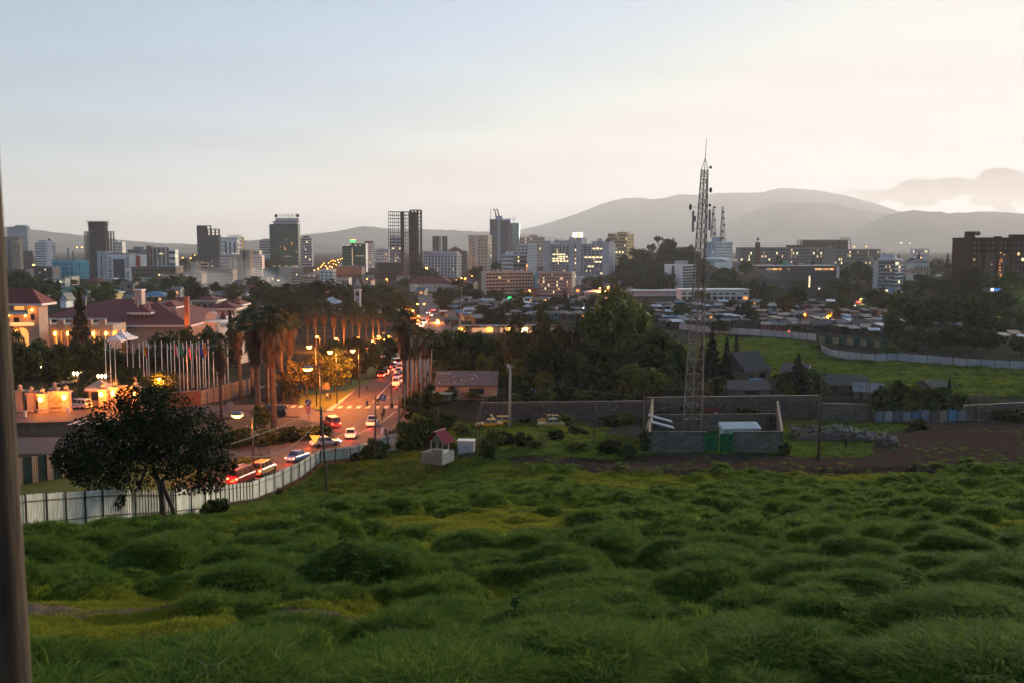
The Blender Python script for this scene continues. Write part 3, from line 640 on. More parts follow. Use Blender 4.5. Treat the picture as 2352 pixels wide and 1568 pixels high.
b = B('office_block', 'pale windowed block peeping out behind the drum topped tower', 1600, 262, 281, 556, OFFW, None); b.grid(8, 4, fw=.6, fh=.45); b.box('roof_room', b.w*.1, b.w*.5, 2, 6, b.h, b.h+3, OFFW)
b = B('office_block', 'squat dark teal block among the roofs past the red stripe', 1380, 293, 322, 574, TEALW, 338, 30); b.bands(6, fh=.5); b.box('roof_room', b.w*.35, b.w*.9, 2, 8, b.h, b.h+4, TEALW)
b = B('office_tower', 'slim dark tower with a flat top next to white columned block', 1340, 336, 346, 565, BROWNW, None); b.grid(10, 3, lit=.03)
b = B('office_block', 'dark block striped by four white columns', 1330, 348, 382, 569, DGREY, 387, 30); b.fins(3, WHITE, b.w*.1, b.w*.98, w=1.1, proud=.5); b.grid(10, 6, lit=.02)
b = B('office_block', 'low white banded block beyond the columned dark one', 1450, 386, 402, 574, WHITE, None); b.bands(3, fh=.4)
b = B('warehouse', 'long flat roofed brownish hall with a blue strip roof', 860, 300, 402, 614, BROWNW, None, dep=20, yb=640); b.grid(2, 12, fw=.6, fh=.4, lit=.06); b.box('roof_sheet', b.w*.45, b.w, -.5, 20, b.h+.3, b.h+.8, TINB)
b = B('shop_row', 'pinkish two storey row among trees before the unfinished tower', 830, 370, 426, 633, PINKW, None); b.grid(2, 9, lit=.1)
b = B('office_block', 'dim long block with three lit windows near the blue sheeted one', 930, 60, 118, 614, DGREY, None, dep=16); b.grid(4, 9, lit=.12)
b = B('house', 'beige two storey house with a slit window before the blue sheeted block', 800, 146, 162, 637, BEIGE, None); b.pane(b.w*.5, b.h*.5, .9, b.h*.8, GLASS, name='window'); b.grid(2, 2, fw=.3, fh=.4, x0=b.w*.6)
b = B('house', 'low dark house with a row of small windows under the dark tower', 880, 10, 58, 620, DGREY, None); b.grid(3, 8, lit=.06)
b = B('house', 'grey house with two lit ground windows near the blue sheeted block', 760, 98, 146, 641, GREY, None, dep=9); b.grid(2, 7, lit=.25)
# ---- around the green tower
b = B('unfinished_tower', 'dark netted tower with an open steel frame at its top corner', 1230, 453, 504, 541, DCONC, 507, 16); b.grid(15, 7, fw=.5, fh=.4, g=TEALW); b.box('lift_core', 0, b.w*.38, 0, b.d*.6, b.h, b.z(518), DCONC)
for i, (xa, xb, yy) in enumerate([(.38,.60,518),(.42,.98,526)]):
    zt_ = b.z(yy)
    for y in (.3, b.d*.5):
        b.box('roof_beam', b.w*xa, b.w*xb, y, y+.9, zt_-.9-i*.01, zt_, DCONC)
        for xx in np.linspace(xa+.03, xb-.01, 2 + 2*i): b.box('column', b.w*xx-.45, b.w*xx+.45, y+.02, y+.88, b.h, zt_-.9, DCONC)
b.box('roof_beam', b.w*.42, b.w*.98, .35, 1.15, b.h+(b.z(526)-b.h)*.42, b.h+(b.z(526)-b.h)*.5, DCONC)
b = B('apartment_tower', 'white building with a swept roof and dark vertical slots', 1330, 505, 545, 549, WHITE, 555, 25); b.fins(2, DGREY, b.w*.35, b.w*.85, w=2.2, proud=.1, z1=b.h*.9); b.grid(7, 3, fw=.4, fh=.5, x1=b.w*.35, lit=.03); b.grid(8, 2, face='r', fw=.4)
mb = MB().prof([(-.6, 0), (b.d+.6, 0), (b.d+.6, .8), (b.d*.5, 2.2), (-.6, .9)], -.5, b.w+.5); mb.ob('roof', TINW, b.root, False, (0, 0, b.h+.26))
b = B('hotel_tower', 'ochre tower whose roof terrace carries planted arches', 1480, 523, 554, 545, YELW, 561, 24); b.grid(6, 3, b.h*.4, None, fw=.5, fh=.4, lit=.08)
for k in range(6): MB().tube([(b.w*k/6, 1, b.h), (b.w*(k+.5)/6, 1, b.h+4), (b.w*(k+1)/6, 1, b.h)], .4, 5).ob('roof_arch', BROWNW, b.root)
b = B('office_block', 'mauve grey block with four bright lamps on its roof edge', 1120, 506, 552, 584, LILAC, None, dep=18); b.grid(6, 11, fw=.55, fh=.45, lit=.02)
for k in (.2, .62, .76, .9): b.pane(b.w*k, b.h+.6, 1.1, .9, LITB, name='roof_lamp', off=.3)
b = B('apartment_block', 'tan pair of joined blocks with a deep shaded stair shaft', 960, 550, 573, 575, TAN, 579, 30); b.box('front_wing', -b.w*.75, -.02, -4, b.d, 0, b.z(592), BEIGE); b.pane(b.w*.45, b.h*.48, b.w*.28, b.h*.95, DGREY, name='stair_shaft', off=.1); b.grid(12, 1, x0=b.w*.62, fw=.3); b.grid(10, 1, 2, b.h*.75, -b.w*.5, -b.w*.3, .8, .5, off=4.05)
b = B('apartment_block', 'clean white block of seven rows of windows beside the tan pair', 985, 579, 601, 587, WHITE, 605, 22); b.grid(9, 4, fw=.66, fh=.42, lit=.05)
b = B('office_block', 'blue grey slab between white block and green tower', 1250, 602, 613, 584, BLUEW, 620, 40); b.grid(9, 2, face='r', fw=.5, fh=.45)
b = B('apartment_block', 'beige block half hidden behind the white windowed one', 1180, 577, 595, 576, BEIGE, None); b.grid(9, 3)
b = B('office_tower', 'grey ribbon windowed building standing behind the green tower', 1750, 596, 620, 553, GREY, None); b.bands(9, fh=.45); b.box('roof_room', b.w*.2, b.w*.9, 2, 8, b.h, b.h+3, GREY)
b = B('bank_tower', 'tall green glass tower with a rooftop sign', 1450, 620, 685, 515, GGREEN, 690, 14, par=0)
b.fins(4, mat('green_frame', (.010,.055,.048), .6, spec=.1), z0=1, w=.3, proud=.12); b.bands(22, 3, b.h-1, 0, b.w, .9, 'f', GGREEN, 0, sm=mat('green_frame', (.010,.055,.048), .6, spec=.1), proud=.06)
for (xx, zz, ww, hh, m) in [(.37,.5,.015,.02,LITB),(.59,.66,.012,.05,LITD),(.60,.57,.012,.03,LITD),(.52,.47,.02,.06,LITO),(.56,.43,.03,.02,LITO),(.78,.57,.025,.06,LITO),(.93,.38,.02,.02,LITB),(.61,.28,.3,.012,LITD),(.30,.06,.16,.02,LITD),(.56,.06,.12,.02,LITD),(.84,.06,.2,.02,LITD),(.95,.05,.02,.03,LITB),(.15,.055,.1,.02,LITD)]: b.pane(b.w*xx, b.h*zz, b.w*ww, b.h*hh, m, name='lit_window', off=.16)
b.box('crown', b.w*.12, b.w*.97, 1.5, b.d-1, b.h, b.z(509), GREY); b.box('crown_terrace', b.w*.08, b.w*.99, .6, b.d, b.z(509), b.z(508), DCONC); b.box('crown', b.w*.19, b.w*.99, 2, b.d-1.5, b.z(508), b.z(501), LILAC)
zs = b.z(499); hl = b.z(492) - zs
for k in range(13):
    x0_ = b.w*(.27 + .055*k); mb = MB()
    if k in (0, 12): mb.lathe([(hl*.1, -.2), (hl*.6, -.2), (hl*.6, .2), (hl*.1, .2)], 12); o = mb.ob('sign_disc', STEEL, b.root, False, (x0_ - hl*.5 + (k//12)*hl, 2, zs + hl*.5)); o.rotation_euler = (R(90), 0, 0)
    else:
        w_ = b.w*.034; mb.box(0, .35, 0, .3, 0, hl); 
        if k % 2: mb.box(.36, w_, .02, .28, hl-.4, hl).box(w_-.35, w_, .02, .28, .2, hl-.41)
        if k % 3 == 0: mb.box(.36, w_, .02, .28, hl*.45, hl*.6)
        if k % 3 == 1: mb.box(.36, w_, .02, .28, 0, .36)
        mb.ob('sign_letter', STEEL, b.root, False, (x0_, 2, zs))
    MB().box(0, .15, 0, .15, -1.4, 0).ob('sign_post', STEEL, b.root, False, (x0_, 2.1, zs-.01))
b = B('office_tower', 'grey ribbon windowed tower just past the green glass one', 1620, 691, 716, 547, LILAC, 720, 22); b.bands(11, fh=.5, lit=.05, mull=8); b.box('roof_room', b.w*.1, b.w*.6, 2, 7, b.h, b.h+3.5, DGREY)
b = B('school_block', 'long beige block with a blank end below the green tower', 830, 668, 696, 615, BEIGE, 640, 45); b.grid(6, 8, fw=.6, fh=.5, lit=.02)
b = B('workshop', 'dull teal shed roofed block below the green tower', 870, 603, 640, 619, TEALW, None, dep=12); b.grid(2, 6, fw=.5, g=DGREY)
b = B('apartment_block', 'rust brown low block by the avenue below the green tower', 800, 693, 723, 638, BROWNW, 731, 30, dep=10); b.grid(3, 5, fw=.4, fh=.4, g=LITD, lit=.1)
for k in range(2): tank(b, b.w*(.35+.35*k), 3, b.h+.2)
b = B('apartment_block', 'white four storey block with big square windows near the lit avenue', 820, 734, 763, 621, OFFW, 771, 28); b.grid(4, 3, fw=.45, fh=.5, g=GBLUE); b.grid(4, 3, face='r', fw=.5, g=DGREY)
b = B('warehouse', 'long dark roofed hall beyond the white four storey block', 1060, 772, 830, 614, DGREY, None, dep=25, yb=632); b.hip(DCONC, 1.5)
b = B('terrace_row', 'row of pale arched fronts behind the wood beside the avenue', 760, 771, 800, 639, OFFW, None); b.grid(2, 6, fw=.5, fh=.5); b.hip(TILE, 1.2)
b = B('office_block', 'beige block with three long windows before the netted tower', 1060, 448, 479, 604, BEIGE, 436, 35); b.bands(4, fh=.45, x0=b.w*.4, x1=b.w*.9); b.box('roof_room', b.w*.5, b.w*.6, 1, 3, b.h, b.h+2, BEIGE); b.box('roof_room', b.w*.1, b.w*.2, 1, 3, b.h, b.h+2, BEIGE)
b = B('warehouse', 'long brown barracks with a rusty roof before the netted tower', 880, 463, 533, 620, TAN, None, dep=14); b.grid(3, 12, fw=.4, fh=.35, g=BROWNW); b.hip(TINR, 2.0)
b = B('shop_row', 'low pinkish houses in the smoke before the barracks', 840, 400, 462, 630, PINKW, None); b.grid(2, 10, fw=.4, lit=.06); b.hip(TINR, 1.6)
b = B('office_block', 'twin green glass block with a lit green rooftop sign', 1240, 786, 812, 565, GGREEN, None, dep=16); b.box('east_wing', b.w+.3, b.w*2.05, 1, 15, 0, b.z(560), GGREEN); b.box('stair_glass', b.w*.8, b.w+.28, -.6, 8, 0, b.z(558), DGREY); b.pane(b.w*.9, b.h*.5, b.w*.1, b.h*.8, LITD, name='lit_stair', off=.7); b.box('white_edge', b.w*2.05+.02, b.w*2.1, .5, 14, 0, b.z(559), WHITE)
for k in (.1, .5, .9, 1.2, 1.6): b.pane(b.w*k, b.h+.6, 1.2, .8, LITB, name='roof_lamp', off=.2)
b.bands(9, x1=b.w*.78, fh=.6, g=GGREEN, sm=TEALW); b.pane(b.w*1.55, b.h*.62, b.w*.8, 1.0, LITD, name='lit_band', off=-.85); b.pane(b.w*.95, b.z(554), 6.5, 3.2, mat('sign_green', (0.02, .3, .05), emit=(.05, 1, .15), es=.45), name='rooftop_sign', off=.8); b.pane(b.w*1.0, b.z(551), 7, 1.3, mat('sign_red', (.3, .05, .03), emit=(1, .35, .25), es=.3), name='sign_header', off=.8)
b = B('apartment_tower', 'slim white tower with rooftop mast behind the green sign', 1500, 832, 852, 560, OFFW, 861, 35); b.grid(11, 4, fw=.5, lit=.12); b.grid(11, 3, face='r', g=GBLUE); b.box('roof_room', b.w*.2, b.w*.9, 2, 7, b.h, b.h+4, BROWNW)
b = B('office_block', 'pale domed low block behind the open frame tower', 1560, 862, 892, 573, LILAC, None, dep=20); b.grid(6, 7, fw=.6, fh=.4); b.hip(LILAC, 3)
b = B('office_block', 'blue grey tower seen through the open concrete frame', 1420, 895, 921, 546, BLUEW, None); b.bands(10, fh=.4, lit=.2, mull=5); b.box('roof_room', b.w*.1, b.w*.55, 2, 8, b.h, b.h+3, BLUEW)
# ---- the open concrete frame
b = B('unfinished_tower', 'tallest bare concrete frame, open to the sky, with a dark core', 1020, 893, 966, 486, DCONC, None, dep=16, body=False); b.frame(5, 1, 19, DCONC, x1=b.w*.66, cw=.5, th=.3, over=.5)
b.box('lift_core', b.w*.36, b.w*.46, 2, 12, 0, b.h-.4, CONC); b.box('east_core', b.w*.62, b.w*.86, 1.5, b.d-2, 0, b.h-.8, DCONC); b.frame(3, 3, 19, DCONC, x0=b.w*.68, x1=b.w, z1=b.z(482), cw=.75, th=.4, over=.35, y0=-.9)
for k in range(19):
    if k % 5 != 2: b.box('infill_wall', b.w*.70, b.w*.88, .2, .6, b.h*k/19+.3, b.h*(k+.62)/19, BLOCKW)
b = B('unfinished_podium', 'grey grid of bare concrete floors at the open frame tower foot', 985, 862, 920, 604, CONC, None, dep=22, body=False); b.frame(9, 3, 5, CONC, cw=.7, th=.5); b.box('inner_wall', 1, b.w-1, 8, 9, 0, b.h-.6, DCONC)
b = B('unfinished_tower', 'small bare concrete tower between the open frame and beige flats', 1750, 994, 1026, 543, DCONC, None, dep=16, body=False); b.frame(4, 2, 11, DCONC, cw=1.0, over=.6); b.box('side_wall', b.w*.02, b.w*.42, 1, 14, 0, b.h-.6, DCONC); b.box('side_wall', b.w*.66, b.w*.98, 1, 14, 0, b.h-.6, DCONC)
for k in range(9): b.box('rebar', b.w*k/8-.08, b.w*k/8+.08, 1, 1.2, b.h, b.h+random.uniform(1, 4), STEEL)
b = B('ministry_block', 'white six storey block with vertical fins and hipped rear roof', 1010, 982, 1050, 585, GREY, 1060, 24, par=1.2); b.fins(9, WHITE, b.w*.02, b.w, w=.7, proud=.5, z1=b.h-1); b.grid(7, 27, fw=.7, fh=.5, g=GLASSB, lit=.02); b.grid(7, 4, face='r', fw=.5, fh=.45, g=DGREY); b.box('roof_house', b.w*.05, b.w*.92, 5, b.d-1, b.h, b.z(578), LILAC)
b = B('auditorium', 'dull purple hipped hall roof beyond the white finned block', 1350, 1029, 1060, 575, BROWNW, None, dep=18); b.hip(TILE, 5)
b = B('office_block', 'dark plain block between finned block and beige flats', 1300, 1053, 1073, 577, DGREY, None); b.grid(7, 4, fw=.4)
b = B('office_block', 'grey flat roofed block tucked behind the finned white block', 1280, 966, 1000, 577, LILAC, None, dep=16); b.grid(6, 6)
b = B('apartment_tower', 'beige fourteen storey flats with a paler sunlit flank', 1080, 1076, 1121, 541, BEIGE, 1130, 24); b.grid(11, 2, x0=b.w*.16, x1=b.w*.36, fw=.35, fh=.3, lit=.01); b.grid(11, 3, None, b.h-4, b.w*.5, b.w*.98, .35, .36, off=.54); b.grid(11, 2, face='r', fw=.3, fh=.35); b.box('stair_tower', b.w*.36, b.w*.46, -1, 4, 0, b.h+1, OFFW); b.box('front_block', b.w*.46, b.w, -.5, 0, 0, b.h-3, BEIGE)
b = B('bank_tower', 'blue grey tower with two curved horns on its roof', 1600, 1125, 1172, 504, BLUEW, None, dep=26); b.pane(b.w*.29, b.h*.5, b.w*.56, b.h*.98, GBLUE, name='glass_face', off=.1); b.pane(b.w*.44, b.h*.5, b.w*.12, b.h, LILAC, name='pale_strip', off=.5); b.pane(b.w*.78, b.h*.48, b.w*.4, b.h*.96, DGREY, name='glass_face', off=.1)
b.fins(3, PINKW, b.w*.9, b.w*1.03, w=.5, proud=.8, z1=b.h*.93); cx = b.w*1.23; r_ = b.w*.24; MB().lathe([(r_, 0), (r_, b.z(513)), (r_*.9, b.z(513)+.6)], 20).ob('glass_drum', GTEAL, b.root, True, (cx, r_*.9, 0))
for k in range(20): MB().lathe([(r_+.12, 0), (r_+.12, .5)], 20).ob('drum_band', TEALW, b.root, False, (cx, r_*.9, 3+(b.z(513)-4)*k/20))
b.box('roof_block', b.w*.28, b.w*.62, 2, 12, b.h, b.z(496), BLUEW); b.box('flag_mast', b.w*.03, b.w*.05, 1, 1.4, b.h, b.z(478), STEEL)
for k in (.24, .38): b_ = b.h; h2 = b.z(480)-b.h; MB().tube([(b.w*(k+.08), 4, b_), (b.w*(k+.05), 4, b_+h2*.5), (b.w*k, 4, b_+h2*.88), (b.w*(k-.05), 4, b_+h2), (b.w*(k-.08), 4, b_+h2*.9)], [1.6, 1.2, 1.0, .9, .8], 6).ob('roof_horn', STEEL, b.root, True)
for k in range(5): b.box('roof_pier', b.w*(.82+.1*k)-.4, b.w*(.82+.1*k)+.4, 4, 5, b.h-(3 if k > 2 else 0), b.h+2.5, LILAC)
b = B('office_block', 'blue and brown banded block with a set back roof storey', 925, 1152, 1179, 586, BLUEW, 1209, 44); b.bands(6, fh=.5, g=GBLUE, sm=WHITE); b.bands(6, fh=.5, face='r', sm=BROWNW, mull=9, lit=.06); b.box('roof_room', b.w*.2, b.w*.98, 2, b.d*.9, b.h+.26, b.z(578), OFFW); b.grid(1, 6, b.h+.5, b.z(579), face='r', fw=.6, fh=.7, off=-.3*0+.03)
b = B('apartment_slab', 'long tan slab of six storeys with balcony bands', 640, 1116, 1224, 625, BEIGE, 1105, 30, dep=10); b.bands(6, fh=.48, mull=16, lit=.035, proud=.8, sm=BEIGE); b.fins(16, BEIGE, w=.3, proud=.1)
for k in range(8): b.box('roof_vent', b.w*(.1+.1*k), b.w*(.1+.1*k)+1.2, 3, 4.5, b.h+.26, b.h+1.2+.3*(k%3), GREY)
b = B('apartment_slab', 'long grey gridded slab with warm windows joined to the tan one', 632, 1236, 1314, 625, GREY, 1322, 24, dep=10); b.grid(6, 20, fw=.82, fh=.5, g=GLASSB, lit=.10); b.fins(20, GREY, w=.22, proud=.4)
for k in range(7): b.pane(b.w/2, 1+(b.h-2)*k/6, b.w, .35, GREY, name='floor_band', off=.45, th=.5)
b.pane(b.d*.5, b.h*.5, b.d*.9, b.h*.98, BEIGE, 'r', 'end_wall', .1); b.box('blue_stair', -b.w*.11, -.05, 1, 9, 0, b.h-.4, SKYB)
# ---- the big ministry with three fins
b = B('ministry_tower', 'broad grey office slab with tall pale fins and a lit sign', 905, 1254, 1396, 561, GREY, 1412, 30, dep=16)
for (xa, xb, yy) in [(1253,1268,553),(1312,1324,545),(1328,1340,546),(1387,1401,555)]: b.box('fin', b.x(xa), b.x(xb), -2.2, 9, 0, b.z(yy), LILAC)
b.pane((b.x(1324)+b.x(1328))/2, b.h*.5, b.x(1328)-b.x(1324), b.h, DGREY, name='stair_glass', off=.4)
for k in range(7): b.pane((b.x(1324)+b.x(1328))/2, b.h*(.12+.12*k), (b.x(1328)-b.x(1324))*.9, b.h*.06, random.choice([LIT, LITD, LITB]), name='lit_window', off=.55)
b.grid(12, 15, 6, b.h-2, b.x(1271), b.x(1311), .85, .55, lit=.04, g=GLASSB); b.grid(12, 15, 6, b.h-2, b.x(1343), b.x(1386), .85, .55, lit=.05, g=GLASSB)
for r_, xa, n in [(8.5,1272,11),(7.5,1283,9),(6.6,1271,11),(5.6,1271,14),(7.3,1344,17),(5.4,1366,6),(11,1362,8),(3.4,1352,5)]:
    for k in range(n): b.pane(b.x(xa)+(b.x(1311)-b.x(1271))/15*(k+.5), 6+(b.h-8)/12*(r_), (b.x(1311)-b.x(1271))/15*.85, (b.h-8)/12*.6, LITB if k % 3 else LIT, name='lit_window', off=.14)
b.fins(5, OFFW, b.x(1271), b.x(1311), w=.5, proud=.3, z0=6); b.fins(5, OFFW, b.x(1343), b.x(1386), w=.5, proud=.3, z0=6); b.grid(12, 2, 4, b.h-1, 2, b.d-1, .5, .45, 'r', g=DGREY, off=.5); b.box('flank', b.w, b.w+.4, 0, b.d, 0, b.h, WHITE)
b.box('sign_board', b.x(1318), b.x(1339), 0, 1.6, b.z(545)+.1, b.z(534), mat('sign_cream', (.6, .5, .2), emit=(1, .80, .45), es=.6)); MB().lathe([(.1,0),(1.3,0),(1.3,.3),(.1,.3)], 14).ob('sign_emblem', mat('sign_orange', (.5,.2,.02), emit=(1,.35,.05), es=.3), b.root, False, (b.x(1332), -.2, b.z(539))).rotation_euler = (R(90), 0, 0)
for (xx, r_) in [(1275, 2.2), (1373, 3.0), (1392, 3.2)]: MB().lathe([(.3,0),(r_*.7,.5),(r_,1.4)], 12).ob('satellite_dish', DGREY if xx > 1380 else GREY, b.root, True, (b.x(xx), 6, b.h+2)).rotation_euler = (R(60), 0, 0)
b.box('roof_room', b.x(1280), b.x(1308), 4, 10, b.h, b.h+3.2, LILAC); b.box('roof_room', b.x(1356), b.x(1384), 4, 10, b.h, b.h+2.6, LILAC)
b = B('assembly_hall', 'low pale hall with glowing windows under the finned ministry', 800, 1326, 1352, 640, OFFW, None, dep=12, yb=660); b.grid(1, 7, fw=.5, fh=.7, lit=.6); b.hip(LILAC, 1.5)
b = B('office_block', 'ochre tower with aerials on its roof behind the ministry', 1480, 1396, 1440, 537, YELW, 1456, 30); b.bands(10, fh=.45, mull=12, lit=.12, g=BROWNW); b.pane(b.w*.85, b.h*.5, 1.2, b.h*.95, GBLUE, name='glass_strip', off=.3); b.grid(10, 3, face='r', fw=.4); b.box('roof_room', b.w*.45, b.w*.95, 3, 9, b.h, b.h+2.6, YELW)
for k in range(5): b.box('aerial', b.w*(.1+.2*k), b.w*(.1+.2*k)+.25, 3, 3.2, b.h, b.h+2.5+4*(k == 3), STEEL)
b = B('apartment_tower', 'brown gridded flats rising behind the grey corner block', 1650, 1193, 1251, 545, PINKW, None, dep=20); b.grid(9, 14, fw=.5, fh=.5, g=BROWNW); b.box('roof_room', b.w*.4, b.w*.72, 2, 12, b.h, b.h+4, PINKW)
b = B('office_block', 'grey block joined to a white balconied front behind the slabs', 1120, 1190, 1213, 561, BLUEW, 1232, 40); b.grid(9, 3, lit=.05); b.box('white_front', b.w+.02, b.w+.5, 0, b.d, 0, b.h+1, OFFW); b.grid(10, 4, face='r', fw=.5, fh=.5, lit=.06, off=.55, g=GREY)
b = B('white_slab_building', 'pair of blank white slabs with a dark slit and banded flank', 690, 1527, 1567, 609, WHITE, 1599, 42, dep=14); b.pane(b.w*.5, b.h*.5, b.w*.16, b.h, DGREY, name='stair_slit', off=.05); b.bands(8, fh=.45, face='r', sm=BEIGE, g=DGREY, x0=1, proud=.5)
for k in range(5): b.pane(b.w*.56, b.h*(.2+.15*k), 1.2, .9, GREY, name='air_conditioner', off=.4)
b.box('roof_room', b.w*.4, b.w*.95, 4, 9, b.h+.2, b.h+2.8, GREY)
b = B('civic_hall', 'low modern hall with pale blue panels before the wooded knoll', 620, 1455, 1568, 671, GREY, None, dep=16, yb=697); b.bands(2, fh=.6, g=BLUEW, sm=WHITE, mull=18, lit=.02); b.fins(18, WHITE, w=.25, proud=.2); b.box('roof_slab', -1, b.w+1, -1.5, 17, b.h+.26, b.h+.9, TINW)
b = B('arcade_hall', 'long pale hall with a row of round arches and lit shop', 575, 1566, 1722, 668, OFFW, None, dep=16, par=.4); n = 11
for k in range(n):
    xa, xb = b.w*(k+.08)/n, b.w*(k+.92)/n; r_ = (xb-xa)/2; zc = b.h*.58
    pts = [((xa+xb)/2 + r_*math.cos(math.pi*j/10), zc + r_*.75*math.sin(math.pi*j/10)) for j in range(11)]
    mb = MB(); mb.add([(p[0], -.12, p[1]) for p in pts] + [(p[0], .05, p[1]) for p in pts], [tuple(range(11))]); mb.ob('arch_opening', DGREY if k != 9 else OFFW, b.root)
    b.pane((xa+xb)/2, b.h*.22, (xb-xa)*.8, b.h*.32, LITO if k == 10 else GLASSB, name='shop_window', off=.1)
b.box('floor_band', -.3, b.w+.3, -.9, 0, b.h*.40, b.h*.50, OFFW); b.box('roof_slab', -.6, b.w+.6, -.8, 16.6, b.h+.26, b.h+.7, WHITE)
b = B('tv_building', 'white and blue block carrying two lattice antennas', 1080, 1618, 1642, 556, BLUEW, 1682, 50, dep=20); b.grid(4, 2, b.h*.62, b.h-1, b.w*.35, b.w*.95, .35, .4, g=BROWNW, lit=.1); b.grid(6, 9, b.h*.4, b.h-1, face='r', fw=.4, fh=.45, g=DGREY); b.box('flank', b.w+.01, b.w+.25, 0, b.d, 0, b.h, WHITE); b.grid(6, 9, b.h*.4, b.h-1, face='r', fw=.4, fh=.45, g=DGREY, off=.3); b.box('roof_room', b.w*.5, b.w*1.0, 3, 12, b.h+.3, b.h+5, BLUEW)
def lattice(name, parent, base, h, wb, wt, nseg, m, sides=3, leg=.1, brace=.06, rz=0.0):
    pts = lambda k: [Vector((base[0], base[1], base[2] + h*k/nseg)) + Matrix.Rotation(rz + 2*math.pi*i/sides, 3, 'Z') @ Vector(((wb + (wt-wb)*k/nseg)*.58, 0, 0)) for i in range(sides)]
    A, Z_ = pts(0), pts(nseg)
    for i in range(sides): MB().bar(A[i], Z_[i], leg, 6, leg*.6).ob('leg', m, parent)
    for k in range(nseg):
        mb = MB(); P, Q = pts(k), pts(k+1)
        for i in range(sides):
            j = (i+1) % sides; mb.bar(Q[i], Q[j], brace); mb.bar(P[i], Q[j], brace)
            mb.bar(P[j], Q[i], brace)
        mb.ob('brace_panel', m, parent)
    return pts
TM = mat('mast_steel_grey', (.16, .15, .15), .6, metal=.2)
for i, (px, D_) in enumerate([(1637, 1085), (1658, 1088)]):
    p = at(px, 560, D_); zb = b.root.location.z + b.h + (5.0 if i == 0 else .3); p.z = zb; a = thing('antenna_mast', ['thin lattice antenna standing on the blue end of the white block', 'lattice antenna with dishes on the white end of the block'][i], 'antenna', p, 0)
    lattice('m', a, (0,0,0), at(px, 475, D_).z - zb, 7, 1.2, 12, TM, leg=.28, brace=.16); 
    for k in range(5): MB().lathe([(.2,0),(1.2,.3),(1.3,1.0),(.2,1.2)], 8).ob('dish_antenna', STEEL, a, True, (random.uniform(-2.4, 2.4)*(1-.12*k), -2, 4 + 7*k)).rotation_euler = (R(90), 0, random.uniform(-1, 1))
b = B('office_block', 'low blue grey roofed block of tall windows under the antennas', 880, 1590, 1672, 600, LILAC, 1694, 30, dep=20); b.grid(3, 15, fw=.35, fh=.55, g=DGREY); b.grid(3, 5, face='r', fw=.35, fh=.55, g=PINKW); b.hip(TINW, 3.5)
b = B('hospital_slab', 'very long grey gridded slab with scattered lit rooms', 1180, 1698, 1903, 569, DULL, None, dep=18); b.grid(5, 44, b.h*.36, b.h-1.2, b.w*.02, b.w*.93, .62, .6, lit=.09, g=DCONC, lm=[LIT, LITD, LITB]); b.fins(22, DULL, b.w*.02, b.w*.93, w=.35, proud=.25, z0=b.h*.3); b.box('end_tower', b.w*.94, b.w, -1, 17, 0, b.h-1, DULL); b.box('roof_rail', b.w*.0, b.w*.55, 1, 1.15, b.h+2.4, b.h+2.6, STEEL); b.box('roof_room', b.w*.55, b.w*.75, 4, 10, b.h, b.h+3, DCONC)
b = B('hospital_slab', 'shorter grey gridded wing continuing the very long slab', 1190, 1916, 2022, 573, DULL, None, dep=18); b.grid(4, 22, b.h*.36, b.h-1.2, b.w*.02, b.w*.98, .6, .6, lit=.14, g=DCONC, lm=[LIT, LITD, LITB]); b.fins(22, DULL, w=.35, proud=.25, z0=b.h*.3); b.box('stair_block', -b.w*.115, -.1, 0, 12, 0, b.z(566), DULL)
b = B('unfinished_building', 'bare concrete storeys with scaffolding behind the long grey slab', 1420, 1843, 1953, 551, DCONC, None, dep=22, body=False); b.frame(16, 2, 9, DCONC, cw=.7); b.box('inner_wall', 2, b.w-2, 8, 9, 0, b.h-1, DCONC); b.box('roof_storey', b.w*.82, b.w*.99, 3, 12, b.h+2.6, b.z(546), DCONC)
for xx in (.83, .88, .93, .98): b.box('column', b.w*xx-.4, b.w*xx+.4, 3.1, 4, b.h, b.h+2.6, DCONC)
for k in range(8): b.box('scaffold_pole', -b.w*.13+b.w*.018*k, -b.w*.13+b.w*.018*k+.2, 2, 2.2, 0, b.h-.5, STEEL)
for k in range(10): b.box('scaffold_ledger', -b.w*.13, 0, 1.8, 1.95, b.h*(.1+.09*k), b.h*(.1+.09*k)+.2, STEEL)
b = B('star_column', 'tall grey stone column carrying a star', 690, 1737, 1746, 557, BROWNW, None, dep=3.2, par=0, cat='monument'); pts = [((1.5 if j % 2 == 0 else .6)*math.sin(math.pi*j/5), (1.5 if j % 2 == 0 else .6)*math.cos(math.pi*j/5)) for j in range(10)]
MB().prof([(p[0], p[1]) for p in pts], -.2, .2).ob('star', STEEL, b.root, False, (b.w/2, 1.6, b.h+2.2), R(90)); b.box('star_stem', b.w/2-.12, b.w/2+.12, 1.45, 1.7, b.h, b.h+.9, STEEL); b.box('plinth', -3, b.w+3, -2, 6, 0, 4, OFFW)
b = B('office_slab', 'dark banded office slab with a white end wall', 640, 1743, 1922, 613, BROWNW, None, dep=15, par=.3); b.bands(10, 1, b.h-1.2, fh=.55, g=GLASSB, sm=DGREY, mull=40, lit=.012, proud=.4); b.box('end_wall', b.w, b.w+1.8, -1.2, 15.5, 0, b.h, OFFW); b.box('roof_slab', -.5, b.w+.5, -1.0, 15, b.h+.26, b.h+.8, LILAC)
for (xx, n) in [(.12, 7), (.74, 5), (.85, 5)]:
    for k in range(n): b.pane(b.w*xx+k*1.35, 1+(b.h-2.2)*.96, 1.1, 1.5, random.choice([LIT, LITD, LITO]), name='lit_window', off=.1)
for k in range(4): b.pane(b.w*.66, 1+(b.h-2.2)*(.26+.1*k+.06*(k>1)), .9, 1.8, LITB, name='lit_window', off=.1)
